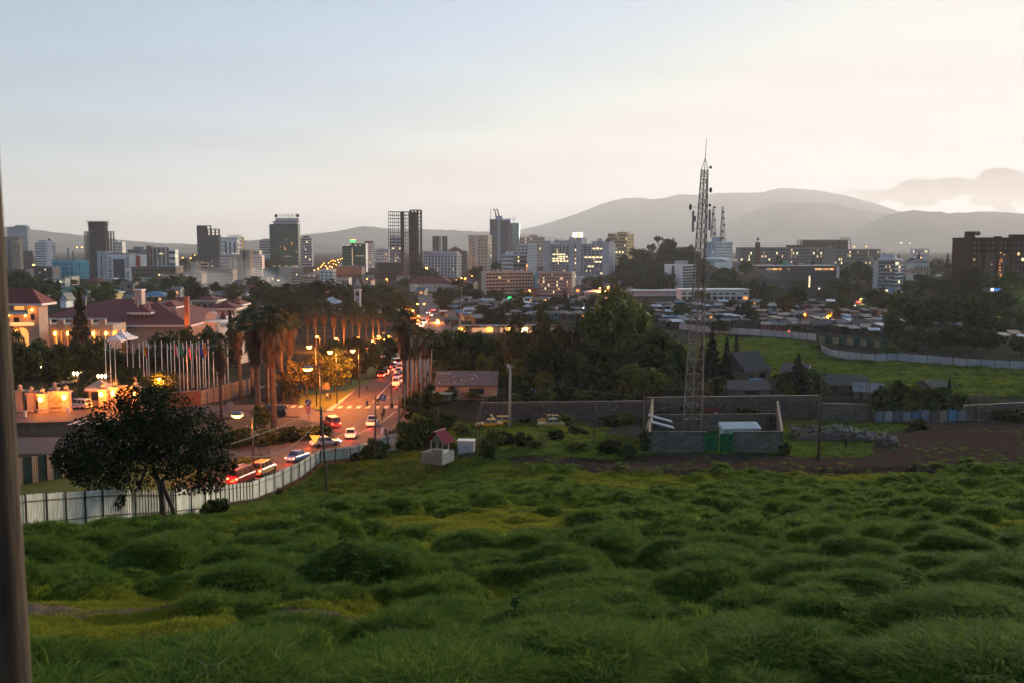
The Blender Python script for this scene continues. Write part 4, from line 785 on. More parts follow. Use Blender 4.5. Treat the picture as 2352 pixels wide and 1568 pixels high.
for k, (n_, c_) in enumerate([('a', (.02,.3,.15)), ('b', (.2,.2,.3)), ('c', (.25,.12,.14)), ('d', (.3,.3,.3))]): b.box('sign_board', b.w*(.32+.07*k), b.w*(.37+.075*k), 2, 2.4, b.h+.9, b.h+2.6+(k==0), mat('sign_paint_'+n_, c_))
b = B('office_block', 'blue grey banded office with a rounded glazed corner', 600, 2019, 2058, 599, BLUEW, 2077, 34, dep=14); b.bands(7, b.h*.22, b.h-.6, b.w*.02, b.w, .55, g=GLASS, sm=BLUEW, mull=14, lit=.03); b.fins(14, GREY, z0=b.h*.2, w=.12, proud=.12); b.grid(7, 5, b.h*.22, b.h-.6, face='r', fw=.8, fh=.6, g=GBLUE, lit=.06); b.box('service_tower', -b.w*.3, -.02, -.5, 9, 0, b.h-.3, LILAC)
b.pane(b.w*.35, b.h*.12, b.w*.5, b.h*.1, LITB, name='lit_lobby', off=.1); b.box('roof_room', 0, b.w*.85, 3, 10, b.h+.26, b.z(584), LILAC); b.box('roof_canopy', -.5, b.w+1, -1, 13, b.h+.27, b.h+1.1, WHITE)
b = B('apartment_block', 'large dark red brick block with roof turrets', 520, 2226, 2420, 547, BLOCKW, None, dep=20, yb=690); b.grid(8, 18, b.h*.25, b.h-1, b.w*.04, b.w*.98, .5, .5, lit=.025, g=DGREY); b.pane(b.w*.3, b.h*.45, b.w*.4, b.h*.62, DCONC, name='grey_bay', off=.25); b.fins(6, BLOCKW, w=1.6, proud=.9); b.bands(8, b.h*.2, b.h-1, b.w*.7, b.w*.96, .5, sm=DGREY, mull=8, lit=.05)
for (xa, xb, yy) in [(2226,2241,532),(2294,2302,543),(2328,2370,539),(2390,2406,538)]: b.box('roof_turret', b.x(xa), b.x(xb), 1, 6, b.h+.1, b.z(yy), BLOCKW)
for k in range(26): b.pane(b.w*.35+random.gauss(0, 1.6), b.h*(.3+.5*random.random()), .55, .5, LITO, name='lit_window', off=.95)
MB().lathe([(.2,0),(1.1,.4),(1.3,1.2)], 12).ob('satellite_dish', DGREY, b.root, True, (b.x(2249), 3, b.h+2)).rotation_euler = (R(70), 0, 0)
b = B('house', 'pale two storey house with hipped pink roof near the brick block', 640, 2096, 2142, 621, PINKW, None, dep=12, yb=632); b.grid(1, 7, fw=.4, lit=.1); b.hip(TINR, 2)
b = B('office_block', 'far low flat block on the plain below the hills', 2100, 2097, 2134, 572, LILAC, None); b.grid(3, 10)
b = B('house', 'hipped roof house with one lit window among dark trees', 760, 2100, 2136, 604, OFFW, None); b.grid(2, 5, lit=.2); b.hip(TING, 3)
b = B('shelter_row', 'row of pale striped canopies below the red brick block', 470, 2226, 2316, 651, BROWNW, None, dep=8, par=0, yb=668)
for k in range(14): MB().prof([(-1, 0), (3, 0), (1, 1.3)], b.w*k/14+.1, b.w*(k+.75)/14).ob('canopy', LILAC, b.root, False, (0, 0, b.h))
b = B('filling_station', 'low block with a glowing blue sign at the park edge', 450, 2278, 2314, 663, DGREY, None, dep=8, yb=672); b.pane(b.w*.42, b.h-.6, b.w*.5, .9, mat('sign_blue', (.05,.2,.5), emit=(.05,.28,1), es=.10), name='blue_sign', off=.1); b.pane(b.w*.12, b.h*.7, .8, .9, mat('lamp_white', (1,1,1), emit=(.85,.9,1), es=2.2), name='flood_lamp', off=.4)
# ---------------------------------------------------------------- roads, kerbs, markings
ASPH = mat('asphalt', (0.046, 0.038, 0.038), 0.75, noise=(0.076, 0.062, 0.060), scale=0.5, spec=0.25); PAVE = mat('paving', (0.11, 0.085, 0.078), 0.85, noise=(0.075, 0.062, 0.058), scale=0.8)
KERB = mat('kerb_stone', (0.36, 0.33, 0.30), 0.85, noise=(0.24, 0.22, 0.20), scale=2); PAINT = mat('road_paint', (0.55, 0.53, 0.50), 0.7, noise=(0.35, 0.33, 0.31), scale=3); LAWN = mat('verge_lawn', (0.055, 0.075, 0.014), 0.95, noise=(0.095, 0.105, 0.022), scale=1.2, spec=.1)
HEDGE = mat('flower_bed_soil', (0.04, 0.035, 0.02), .95)
def ribbon(name, pts, w, z, m, kind='structure', th=0.0):
    P = [Vector((p[0], p[1], 0)) for p in pts]; n = len(P); b = MB(); vs = []
    for i in range(n):
        d = (P[min(i+1, n-1)] - P[max(i-1, 0)]).normalized(); s = Vector((-d.y, d.x, 0)) * w / 2
        vs += [P[i] + s + Vector((0,0,z)), P[i] - s + Vector((0,0,z))]
    if th: vs += [v - Vector((0,0,th)) for v in vs]
    fs = [(2*i, 2*i+1, 2*i+3, 2*i+2)[::-1] for i in range(n-1)]
    fs = [f[::-1] for f in fs]
    if th:
        k = 2*n; fs += [(2*i, 2*i+2, k+2*i+2, k+2*i) for i in range(n-1)] + [(2*i+3, 2*i+1, k+2*i+1, k+2*i+3) for i in range(n-1)] + [(0, k, k+1, 1), (2*n-2, 2*n-1, k+2*n-1, k+2*n-2)]
    b.add(vs, fs); o = b.ob(name, m); return tag(o, kind=kind)
def curve(pts, n=40):
    P = [np.array(p, float) for p in pts]; P = [2*P[0]-P[1]] + P + [2*P[-1]-P[-2]]; out = []
    m = max(2, n // (len(pts) - 1))
    for i in range(1, len(P) - 2):
        for t in np.linspace(0, 1, m, endpoint=(i == len(P) - 3)):
            out.append(tuple(.5*((2*P[i]) + (-P[i-1]+P[i+1])*t + (2*P[i-1]-5*P[i]+4*P[i+1]-P[i+2])*t*t + (-P[i-1]+3*P[i]-3*P[i+1]+P[i+2])*t**3)))
    return out
MAIN = curve([(-27,146),(-27,220),(-27.2,300),(-31,400),(-43,530),(-56,660)], 50)
ribbon('road', MAIN, 13.0, .05, ASPH)
ribbon('road', curve([(-25,160),(-27.5,150),(-30.5,140),(-34,131),(-38,127.5),(-46,126)]), 8.5, .058, ASPH)
ribbon('road', curve([(-28,151),(-50,150.5),(-90,150),(-150,149)]), 13, .062, ASPH)
ribbon('road', curve([(-30,184),(-60,182),(-90,176),(-150,168)]), 14, .066, ASPH)
tag(poly_sheet('junction', [(-41,192),(-20.6,192),(-19.5,165),(-22,150),(-28,136),(-38,138),(-42,150),(-36,165)], .072, ASPH), kind='structure')
ribbon('road', curve([(300,560),(236,470),(206,420),(190,392)]), 10, .05, ASPH); ribbon('road', curve([(-330,2000),(-250,1350),(-215,1050),(-190,850)]), 22, .05, ASPH)
ribbon('pavement', curve([(-33.9,182),(-33.9,220),(-34,300),(-37.5,395)]), 1.2, .17, KERB, th=.16)
ribbon('pavement', curve([(-18.4,166),(-18.6,220),(-18.8,300),(-22,395)]), 2.2, .17, PAVE, th=.16)
ribbon('pavement', curve([(-96,197),(-70,199),(-56,212),(-48,226)]), 2.2, .17, PAVE, th=.16)
def island(px, m, h=.16, z=None):
    P = [gp(*p) for p in px]; b = MB().prism([(p.x, p.y) for p in P], .0, h); o = b.ob('traffic_island', PAVE); tag(o, kind='structure')
    c = sum((Vector((p.x, p.y, 0)) for p in P), Vector()) / len(P)
    q = [(c.x + (p.x-c.x)*.94, c.y + (p.y-c.y)*.90) for p in P]; tag(MB().prism(q, h-.05, h+.05).ob('verge', m), kind='structure'); return P
ISA = [(440,1038),(505,1033),(590,1023),(716,1010),(768,1002),(780,997),(772,989),(740,972),(690,962),(600,957),(541,964),(470,977),(435,990)]
ISB = [(505,1052),(560,1043),(605,1043),(637,1057),(600,1078),(532,1103),(489,1092),(492,1070)]
island(ISA[::-1], HEDGE); island(ISB[::-1], HEDGE)
MED = [(743,947),(813,898),(863,866),(886,836),(872,828),(800,846),(720,880),(690,905),(685,928)]
tag(MB().prism([(p.x, p.y) for p in [gp(*q) for q in MED]][::-1], 0, .18).ob('verge', LAWN), kind='structure')
tag(poly_sheet('verge', [(p.x, p.y) for p in [gp(*q) for q in [(20,1062),(150,1060),(300,1062),(455,1062),(480,1085),(470,1108),(380,1126),(200,1140),(30,1150)]]], .10, LAWN), kind='structure')
def mark(pts): return tag(poly_sheet('road_marking', pts, .081, PAINT), kind='structure')
for k in range(7): x = -33 + k * 1.75; mark([(x, 185.6), (x+.8, 185.6), (x+.8, 188.6), (x, 188.6)])
for k in range(8): x = -48 + k * 1.5; mark([(x, 186.5+.0*k), (x+.7, 186.5), (x+.7, 189), (x, 189)])
for k in range(7): x = -76 + k * 1.5; mark([(x, 168), (x+.7, 168), (x+1.2, 175), (x+.5, 175)])
ribbon('road_marking', [(-27.2,192),(-27.2,235)], .18, .082, PAINT); ribbon('road_marking', curve([(-25.5,158),(-23,168),(-21.5,182)]), .16, .083, PAINT); ribbon('road_marking', [(-20.9,192),(-20.9,216)], .16, .082, PAINT)
for k in range(8): ribbon('road_marking', [(-27.2,240+k*8),(-27.2,244+k*8)], .18, .082, PAINT)
# ---------------------------------------------------------------- lamps
SOD = (1.0, 0.24, 0.03)
GLOWO = mat('lamp_glow_sodium', (1, .6, .2), .4, emit=(1.0, 0.36, 0.05), es=3.6); GLOWW = mat('lamp_glow_white', (1, 1, 1), .4, emit=(1.0, 0.93, 0.80), es=3.0); GLOWR = mat('lamp_glow_red', (1, .1, .05), .4, emit=(1.0, 0.06, 0.03), es=1.6); GLOWG = mat('lamp_glow_green', (.1, 1, .4), .4, emit=(0.01, 1.0, 0.22), es=.45); GLOWY = mat('lamp_glow_warm', (1, .8, .4), .4, emit=(1.0, 0.68, 0.30), es=2.2)
POLEM = mat('lamp_pole', (0.035, 0.035, 0.04), .5, metal=.5); POLEL = mat('lamp_pole_pale', (0.20, 0.19, 0.18), .6)
def point(parent, loc, power, col=SOD, r=.25):
    l = bpy.data.lights.new('lamp_light', 'POINT'); l.energy = power; l.color = col; l.shadow_soft_size = r
    o = bpy.data.objects.new('lamp_light', l); COL.objects.link(o); o.parent = parent; o.location = loc; return o
def street_lamp(px, py, D, label, power=0, r=.28, col=SOD, gm=None, arm=1.2, group='street lamps', pole=True, side=1, name='street_lamp', pm=None):
    p = at(px, py, D); zb = zt(p.x, p.y); h = p.z - zb; pm = pm or POLEM; bx = arm * side
    t = thing(name, label, 'street lamp', (p.x + bx, p.y, zb), 0, group)
    if pole:
        MB().tube([(0,0,0),(0,0,h*.5),(0,0,h+.25)], [.11,.09,.06], 7).ob('pole', pm, t, True)
        if arm: MB().tube([(0,0,h+.2),(-bx*.5,0,h+.32),(-bx,0,h+.2)], .045, 5).ob('arm', pm, t, True)
    MB().lathe([(.05,.26),(r*.8,.2),(r*1.05,.0)], 10).ob('hood', pm, t, True, (-bx, 0, h))
    MB().lathe([(r,.0),(r*.95,-r*.5),(r*.6,-r*.9),(.02,-r)], 10).ob('bulb_globe', gm or GLOWO, t, True, (-bx, 0, h-.01))
    if power: point(t, (-bx, 0, h - r - .25), power, col)
    return t
LP = 2000
for px, py, D_, lb in [(710,794,188,'glowing sodium lamp beside the tall palm cluster on the median'),(758,806,190,'glowing sodium lamp lighting the orange tree on the median'),(810,803,200,'glowing sodium lamp over the dark round trees by the avenue')]: street_lamp(px, py, D_, lb, LP*1.6, .5)
def hemi_lamp(px, py, D, bx, by, label, power):
    h_ = at(px, py, D); g_ = gp(bx, by); t = thing('street_lamp', label, 'street lamp', g_, 0, 'street lamps'); h = h_.z - g_.z; dx, dy = h_.x - g_.x, h_.y - g_.y
    MB().tube([(0,0,0),(0,0,h*.5),(0,0,h+.9)], [.13,.10,.06], 8).ob('pole', POLEM, t, True); MB().tube([(0,0,h+.2),(dx*.5,dy*.5,h+.5),(dx,dy,h+.55)], .05, 6).ob('arm', POLEM, t, True)
    MB().lathe([(.05,.5),(.5,.42),(.78,.18),(.8,0)], 14).ob('hood', POLEL, t, True, (dx, dy, h)); MB().lathe([(.78,0),(.70,-.2),(.45,-.36),(.05,-.42)], 14).ob('bulb_globe', GLOWO, t, True, (dx, dy, h-.01)); point(t, (dx, dy, h-.9), power)
hemi_lamp(707, 845, 153, 737, 1012, 'tall lamp with half sphere head on a long arm over the junction', LP*.8); hemi_lamp(545, 951, 129, 583, 1096, 'lamp with lit half sphere head beside the flower island', LP*.7)
t = thing('street_lamp', 'unlit slim dark lamp post beside the crossing', 'street lamp', gp(900, 936), 0, 'street lamps'); hh = hpx(gp(900, 936), 818); MB().tube([(0,0,0),(0,0,hh)], [.12,.07], 7).ob('pole', POLEM, t, True); MB().lathe([(.25,0),(.25,.9),(.16,1.0)], 8).ob('pole_base', POLEM, t)
MB().tube([(0,0,hh-.1),(-1.4,0,hh+.15)], .05, 5).ob('arm', POLEM, t); MB().lathe([(.05,.3),(.4,.2),(.5,0),(.3,-.2)], 10).ob('hood', POLEL, t, True, (-1.5, 0, hh))
for i, (px, py, D_) in enumerate([(869,771,330),(881,765,352),(892,771,325),(881,779,312),(891,760,365),(898,755,390)]): street_lamp(px, py, D_, f'small orange street lamp in the cluster above the dark avenue trees, {ordn(i)} from the palms', 2600 if i % 2 == 0 else 0, .42, arm=.8)
for i, (px, py, D_) in enumerate([(948,713,430),(961,725,410),(958,734,395),(959,698,470),(974,698,475),(1005,735,400)]): street_lamp(px, py, D_, f'orange street lamp along the upper road, {ordn(i)} counted uphill', 5000 if i in (0, 2, 5) else 0, .5, arm=.8)
for i, (px, py, D_, c) in enumerate([(365,867,196,'o'),(290,817,228,'o'),(322,816,228,'o'),(164,811,235,'o')]): street_lamp(px, py, D_, ['lamp glowing beside the hotel gate wall and brown wall corner','lamp on the twin post among flagpoles, side nearer the tents','lamp on the twin post among flagpoles, side nearer the palms','lamp glowing in the dark trees of the hotel garden'][i], LP*(1.0 if i < 3 else .5), .36, arm=.9, side=(1, 1, -1, 1)[i], name='garden_lamp')
far = [(980,615,1100,1.6,'o',16000),(843,641,700,.6,'o',0),(888,641,700,.6,'o',3000),(1047,643,760,.6,'o',3000),(1060,639,780,.6,'o',0),(1069,639,790,.6,'o',3000),(1084,634,820,.5,'o',0),(1216,667,600,.6,'o',2500),(1378,662,560,.5,'o',2000),(1397,659,560,.7,'o',3000),(1450,596,900,.8,'r',0),(1429,598,900,.5,'r',0),(1473,641,800,.6,'o',0),(1564,595,860,.8,'r',0),(1899,726,420,.7,'o',9000),(1882,733,410,.65,'o',9000),(1849,740,398,.7,'o',7000),(1780,761,345,.45,'r',300),(2082,705,455,.45,'y',600),(2348,657,500,.8,'w',900),(2331,690,430,.6,'w',1200),(1519,757,390,.5,'o',1200),(405,588,1200,.9,'o',0),(420,592,1150,.8,'o',0),(438,593,1150,.8,'o',0),(447,586,1200,.7,'o',0),(695,622,1000,.8,'y',0),(722,621,1000,.7,'y',0),(639,644,800,.7,'y',0),(544,650,800,.6,'w',0),(177,568,2400,1.6,'o',0),(188,568,2400,1.6,'o',0),(206,644,900,.8,'y',0),(77,608,1100,1.5,'o',0),(1982,681,520,.85,'g',700),(1978,687,525,.7,'o',1500),(1811,682,560,.5,'o',0),(2055,589,1600,.9,'o',0),(2115,592,900,.6,'o',0),(2187,664,560,.45,'w',0),(2179,656,600,.5,'w',0),(2101,612,800,.9,'o',2500),(1812,760,350,.35,'r',0),(1340,707,430,.3,'w',0),(1059,829,258,.35,'y',900),(1020,700,500,.4,'w',0),(1145,713,480,.4,'w',0),(486,665,740,.5,'y',0),(1950,566,2600,1.5,'o',0),(1962,567,2600,1.5,'o',0),(1990,566,2600,1.3,'o',0),(2070,558,3000,1.2,'w',0),(2090,559,3000,1.2,'w',0),(461,662,740,1.3,'w',12000)]
nm = {'o': 'orange', 'r': 'red', 'y': 'yellow', 'w': 'white', 'g': 'green'}
where = lambda px, D_: ('on the far plain' if D_ > 2000 else 'among the distant towers' if D_ > 950 else 'between the city roofs' if D_ > 600 else 'over the shacks and market' if D_ > 380 else 'near the far field')
near_ = lambda px: ('by the drum topped tower' if px < 250 else 'before the netted tower' if px < 520 else 'below the green tower' if px < 740 else 'near the open frame tower' if px < 1000 else 'near the beige flats' if px < 1160 else 'below the finned ministry' if px < 1420 else 'by the wooded knoll' if px < 1600 else 'near the arcade hall' if px < 1740 else 'by the dark office slab' if px < 1930 else 'near the banded corner office' if px < 2110 else 'near the red brick block')
seen = {}
for (px, py, D_, r_, c, pw) in sorted(far):
    k = f'{nm[c]} street lamp {where(px, D_)} {near_(px)}'; seen[k] = seen.get(k, 0) + 1
    lb = k if sum(1 for f in far if f'{nm[f[4]]} street lamp {where(f[0], f[2])} {near_(f[0])}' == k) == 1 else k + f', {ordn(seen[k]-1)} of them'
    street_lamp(px, py, D_, lb, pw, r_*.8, {'o': SOD, 'r': (1, .1, .05), 'y': (1, .75, .4), 'w': (1, .95, .88), 'g': (.1, 1, .5)}[c], {'o': GLOWO, 'r': GLOWR, 'y': GLOWY, 'w': GLOWW, 'g': GLOWG}[c], arm=.5)
for i, (px, py, D_) in enumerate([(728,772,288),(772,776,290),(822,774,296),(856,782,300)]): street_lamp(px, py, D_, f'added orange lamp lighting the far palm row, {ordn(i)} from the palm cluster', 2600, .4, arm=.8)  # lamps added only to light the far palms, otherwise dark against the wood
AV = [(731,617),(737,613),(741,609),(744,605),(748,611),(755,604),(760,600),(765,598),(770,600),(776,597),(782,596),(786,594),(766,606),(772,608),(778,603),(758,612),(763,614),(752,616)]
for i, (px, py) in enumerate(sorted(AV)): street_lamp(px, py, 1000 + 22 * (617 - py), f'orange lamp of the bright far avenue below the green tower, {ordn(i)} along it', 9000 if i % 5 == 0 else 0, .62, arm=.4)
# ---------------------------------------------------------------- cars
TYRE = mat('tyre', (0.012, 0.012, 0.013), .85); RIM = mat('wheel_rim', (.35, .35, .36), .35, metal=.8); CGL = mat('car_glass', (.012, .014, .018), .08, spec=.6); HEADL = mat('headlight_glass', (.5, .5, .5), .15); HEADON = mat('headlight_on', (1, .9, .7), emit=(1, .85, .6), es=5); TAILOFF = mat('tail_light', (.25, .012, .012), .25); TAILON = mat('tail_light_on', (.6, .03, .02), emit=(1, .07, .03), es=4); PLATE = mat('number_plate', (.55, .5, .3), .5); TRIM = mat('car_trim', (.03, .03, .032), .6)
def paint(n, c): return mat('car_paint_' + n, c, .28, spec=.5)
PW, PS, PBK, PBL, PRD, PY, PBR, PGR, PGD = paint('white', (.62,.60,.58)), paint('silver', (.33,.34,.36)), paint('black', (.02,.02,.022)), paint('blue', (.03,.13,.40)), paint('red', (.28,.02,.02)), paint('taxi_yellow', (.50,.26,.02)), paint('bronze', (.16,.12,.08)), paint('green', (.03,.12,.09)), paint('gold', (.4,.28,.10))
KIND = {  # length, half width, belt height, roof height, bonnet end, cabin base front/rear, cabin top front/rear, boot height
 'sedan': (4.4, .84, .86, 1.42, 1.05, .95, -1.35, .35, -.95, .92), 'hatch': (3.9, .81, .88, 1.45, .95, .95, -1.85, .35, -1.55, .90), 'suv': (4.6, .92, 1.08, 1.82, 1.2, 1.1, -2.2, .65, -2.05, 1.08), 'van': (4.6, .86, 1.15, 1.98, 1.9, 1.95, -2.22, 1.35, -2.1, 1.15), 'pickup': (4.9, .86, .98, 1.62, 1.0, .95, -.55, .45, -.35, .95)}
_CARS = {}
def make_car(kind, pm, low=None):
    Ln, hw, bz, rz_, bo, c0, c1, t0, t1, bt = KIND[kind]; f, r = Ln/2, -Ln/2; P = []
    low = low or pm
    secs = [(f, .42, .62, hw*.78), (f-.12, .30, .72, hw*.93), (f-.55, .24, bz-.10, hw), (c0, .22, bz, hw), (0, .22, bz, hw), (c1, .22, bz if kind != 'sedan' else bt, hw), (r+.35, .26, bt, hw), (r+.08, .34, bt-.06, hw*.95), (r, .42, bt-.22, hw*.86)]
    vs, fs = [], []
    for (y, a, b, w) in secs: vs += [(-w*.88, y, a), (-w, y, a+.16), (-w, y, b-.14), (-w*.92, y, b), (w*.92, y, b), (w, y, b-.14), (w, y, a+.16), (w*.88, y, a)]
    for i in range(len(secs)-1):
        for j in range(8): k = (j+1) % 8; fs.append((i*8+j, i*8+k, (i+1)*8+k, (i+1)*8+j))
    fs += [tuple(range(8))[::-1], tuple(range((len(secs)-1)*8, len(secs)*8))]
    mi = [1 if (j in (0, 6, 7)) else 0 for i in range(len(secs)-1) for j in range(8)] + [0, 0]
    mb = MB(); mb.add(vs, fs); mb.m = mi; P.append(('body', mb.mesh('body', [pm, TRIM], False), None))
    cb = MB(); w0, w1 = hw*.93, hw*.76
    cb.add([(-w0,c0,bz-.02),(w0,c0,bz-.02),(w0,c1,bz-.02),(-w0,c1,bz-.02),(-w1,t0,rz_),(w1,t0,rz_),(w1,t1,rz_),(-w1,t1,rz_),(-w1*.85,t0*.7,rz_+.05),(w1*.85,t0*.7,rz_+.05),(w1*.85,t1*.9,rz_+.05),(-w1*.85,t1*.9,rz_+.05)],
           [(0,1,5,4),(1,2,6,5),(2,3,7,6),(3,0,4,7),(4,5,9,8),(5,6,10,9),(6,7,11,10),(7,4,8,11),(8,9,10,11)]); P.append(('cabin', cb.mesh('cabin', [low if False else pm]), None))
    def q(a, b, s, t): return Vector(a).lerp(Vector(b), t)
    def pane(A, B, C, D_, off):
        A, B, C, D_ = map(Vector, (A, B, C, D_)); c = (A+B+C+D_)/4; n = (B-A).cross(D_-A).normalized()*off; g = [c+(v-c)*s + n for v, s in zip((A,B,C,D_), (.86,.86,.86,.86))]; g2 = [v - n*1.6 for v in g]
        m = MB(); m.add(g + g2, [(0,1,2,3),(7,6,5,4),(0,4,5,1),(1,5,6,2),(2,6,7,3),(3,7,4,0)]); return m.mesh('glass', [CGL])
    P.append(('windscreen', pane((-w0,c0,bz),(w0,c0,bz),(w1,t0,rz_),(-w1,t0,rz_), .02), None)); P.append(('rear_window', pane((w0,c1,bz+.06),(-w0,c1,bz+.06),(-w1,t1,rz_),(w1,t1,rz_), .02), None))
    n = 3 if kind in ('suv', 'van') else (1 if kind == 'pickup' else 2)
    for s in (-1, 1):
        for i in range(n):
            a, b_ = i/n, (i+1)/n; p0 = Vector((s*w0,c0,bz)).lerp(Vector((s*w0,c1,bz)), a); p1 = Vector((s*w0,c0,bz)).lerp(Vector((s*w0,c1,bz)), b_); p2 = Vector((s*w1,t0,rz_)).lerp(Vector((s*w1,t1,rz_)), b_); p3 = Vector((s*w1,t0,rz_)).lerp(Vector((s*w1,t1,rz_)), a)
            P.append(('side_window', pane(p0, p1, p2, p3, -.02*s if s > 0 else .02), None))
    wr = .36 if kind in ('suv', 'pickup') else .31
    for s in (-1, 1):
        for y in (f-.85, r+.85): P.append(('wheel', (wr, s, y), 'wheel'))
    for s in (-1, 1): P.append(('headlight', MB().box(s*hw*.45, s*hw*.82, f-.10, f+.02, .58, .74).mesh('hl', [HEADL]), 'head'))
    for s in (-1, 1): P.append(('tail_light', MB().box(s*hw*.58, s*hw*.9, r-.03, r+.10, bt-.34, bt-.14).mesh('tl', [TAILOFF]), 'tail'))
    P.append(('number_plate', MB().box(-.26, .26, r-.05, r, .55, .68).mesh('pl', [PLATE]), None)); P.append(('bumper', MB().box(-hw*.9, hw*.9, r-.07, r+.06, .36, .50).mesh('bp', [low]), None)); P.append(('bumper', MB().box(-hw*.9, hw*.9, f-.06, f+.07, .36, .50).mesh('bp', [low]), None))
    if kind == 'pickup': P.append(('load_bed', MB().box(-hw*.84, hw*.84, r+.12, c1-.1, bt-.3, bt+.02).mesh('lb', [TRIM]), None))
    if kind == 'suv': P.append(('spare_wheel', MB().lathe([(.1,0),(.33,.02),(.36,.1),(.33,.2),(.1,.22)], 12).mesh('sw', [TYRE]), 'spare'))
    return P
def car(kind, pm, p, rz, label, tail=False, head=False, low=None, rack=False, group='cars on the road', roofsign=False, hood=False, reuse=True):
    key = (kind, pm.name)
    if key not in _CARS: _CARS[key] = make_car(kind, pm, low)
    Ln, hw = KIND[kind][:2]; t = thing({'suv': 'off_road_car', 'van': 'van', 'pickup': 'pickup_truck'}.get(kind, 'car'), label, 'car' if kind not in ('van', 'pickup') else kind, (p[0], p[1], p[2]), rz, group)
    for n, me, tg in _CARS[key]:
        if tg == 'wheel':
            wr, s, y = me; k = ('w', wr)
            if k not in _CARS: _CARS[k] = (MB().lathe([(wr*.62,-.1),(wr*.95,-.1),(wr,-.05),(wr,.05),(wr*.95,.1),(wr*.62,.1)], 14).mesh('tyre', [TYRE], True), MB().lathe([(.05,-.07),(wr*.62,-.09),(wr*.62,.09),(.05,.07)], 12).mesh('rim', [RIM]))
            w = put('wheel', None, t, (s*(hw-.1), y, wr)); w.rotation_euler = (0, R(90), 0); w.empty_display_size = .1; put('tyre', _CARS[k][0], w); put('rim', _CARS[k][1], w)
        elif tg == 'spare': o = put(n, me, t, (0, -Ln/2-.02, .85)); o.rotation_euler = (R(90), 0, 0)
        else:
            o = put(n, me, t)
            if (tg == 'tail' and tail) or (tg == 'head' and head):
                o.data = me.copy(); o.data.materials[0] = TAILON if tg == 'tail' else HEADON
    rz_ = KIND[kind][3]
    if rack:
        mb = MB()
        for i in range(7): mb.box(-hw*.7, hw*.7, -1.7+.5*i, -1.64+.5*i, rz_+.12, rz_+.16)
        for s in (-1, 1): mb.box(s*hw*.7-.03, s*hw*.7+.03, -1.8, 1.4, rz_+.05, rz_+.2)
        mb.ob('roof_rack', RIM, t)
    if roofsign: MB().box(-.35, .35, -.35, -.1, rz_+.05, rz_+.2).ob('roof_sign', PY, t)
    if hood: o = MB().box(-hw*.85, hw*.85, 0, 1.0, 0, .05).ob('raised_bonnet', pm, t, False, (0, Ln/2-1.15, .98)); o.rotation_euler = (R(50), 0, 0)
    if tail: point(t, (0, -Ln/2-.5, .75), 45, (1, .08, .03), .3)
    return t
def road(p): return Vector((p.x, p.y, .085))
def cpx(px, py): return road(gp(px, py))
car('sedan', PW, cpx(806, 1004), R(6), 'white saloon braking at the bend beside the flower island', True)
car('sedan', PS, cpx(748, 1024), R(-62), 'silver saloon turning beside the tall lamp pole', True, True)
car('sedan', PBL, cpx(684, 1057), R(-18), 'blue taxi with white roof in the queue behind the fence', True)
car('suv', PGD, cpx(606, 1088), R(-14), 'bronze off road car in the queue, its rear washed in lamplight', True)
car('van', PRD, cpx(556, 1108), R(-16), 'maroon van with a roof rack at the tail of the queue', True, rack=True)
car('suv', PRD, cpx(762, 980), R(30), 'dark red off road car with lit lights turning by the railing', True)
car('pickup', PW, cpx(855, 976), R(2), 'white pickup truck crossing the junction', True)
for i, (px, py, k, pm) in enumerate([(877,866,'sedan',PRD),(886,862,'hatch',PBK),(905,846,'sedan',PRD),(917,838,'suv',PGD),(915,858,'sedan',PW),(912,870,'hatch',PRD),(918,878,'sedan',PW),(911,886,'van',PW)]):
    car(k, pm, cpx(px, py), R(2), ['red saloon alone in the oncoming lane beside the kerb','black hatchback close behind the lone red saloon','dark red saloon near the far end of the jam','golden off road car at the far end of the jam','white saloon in the jam beside the palms','red hatchback in the jam just ahead of the taxi van','white saloon at the palm side of the jam','white taxi van at the near end of the jam'][i], True)
for i, (px, py, k, pm, hd) in enumerate([(909,852,'sedan',PS,0),(914,846,'hatch',PBL,0),(919,866,'sedan',PBK,0),(919,852,'van',PW,0),(904,836,'hatch',PW,1),(900,829,'sedan',PBK,1),(908,828,'suv',PS,0),(969,752,'sedan',PW,1),(975,745,'van',PW,1),(981,738,'sedan',PRD,0),(990,728,'hatch',PS,1),(996,716,'van',PBL,0),(984,722,'sedan',PBK,1)]):
    car(k, pm, cpx(px, py), R(2 if not hd else 182), ['silver saloon midway along the jam','blue hatchback midway along the jam','black saloon beside the palm trunks in the jam','white minibus beside the palm trunks in the jam','white hatchback with headlights coming down the avenue','black saloon with headlights coming down the avenue','silver off road car leading the jam','white saloon with headlights at the upper road foot','white minibus with headlights at the upper road foot','red saloon climbing the upper road','silver hatchback with headlights on the upper road','blue minibus near the top of the upper road','black saloon with headlights on the upper road'][i], not hd, bool(hd))
car('van', PBK, Vector((gp(630, 956).x, gp(630, 956).y, .1)), R(86), 'black van parked behind the palm trunks', False)
car('suv', PW, gp(183, 937), R(70), 'white off road car waiting at the hotel gate', False, True)
for i, (px, py, k, pm) in enumerate([(70,872,'sedan',PBK),(56,866,'sedan',PS),(92,874,'hatch',PBK),(116,868,'suv',PW),(155,882,'sedan',PS),(250,868,'sedan',PBK)]): car(k, pm, gp(px, py), R(60+25*i), ['black saloon in the hotel car park nearest the wooden pole','silver saloon in the hotel car park under the dark trees','black hatchback parked beside the triple lanterns','white off road car parked under trees by the triple lanterns','silver saloon on the hotel drive','black saloon behind the flagpoles'][i], False, group='cars parked at the hotel')
car('sedan', PY, gp(1124, 981), R(90), 'yellow saloon taxi parked in front of the open bonnet one', group='yellow taxis by the wall', roofsign=True)
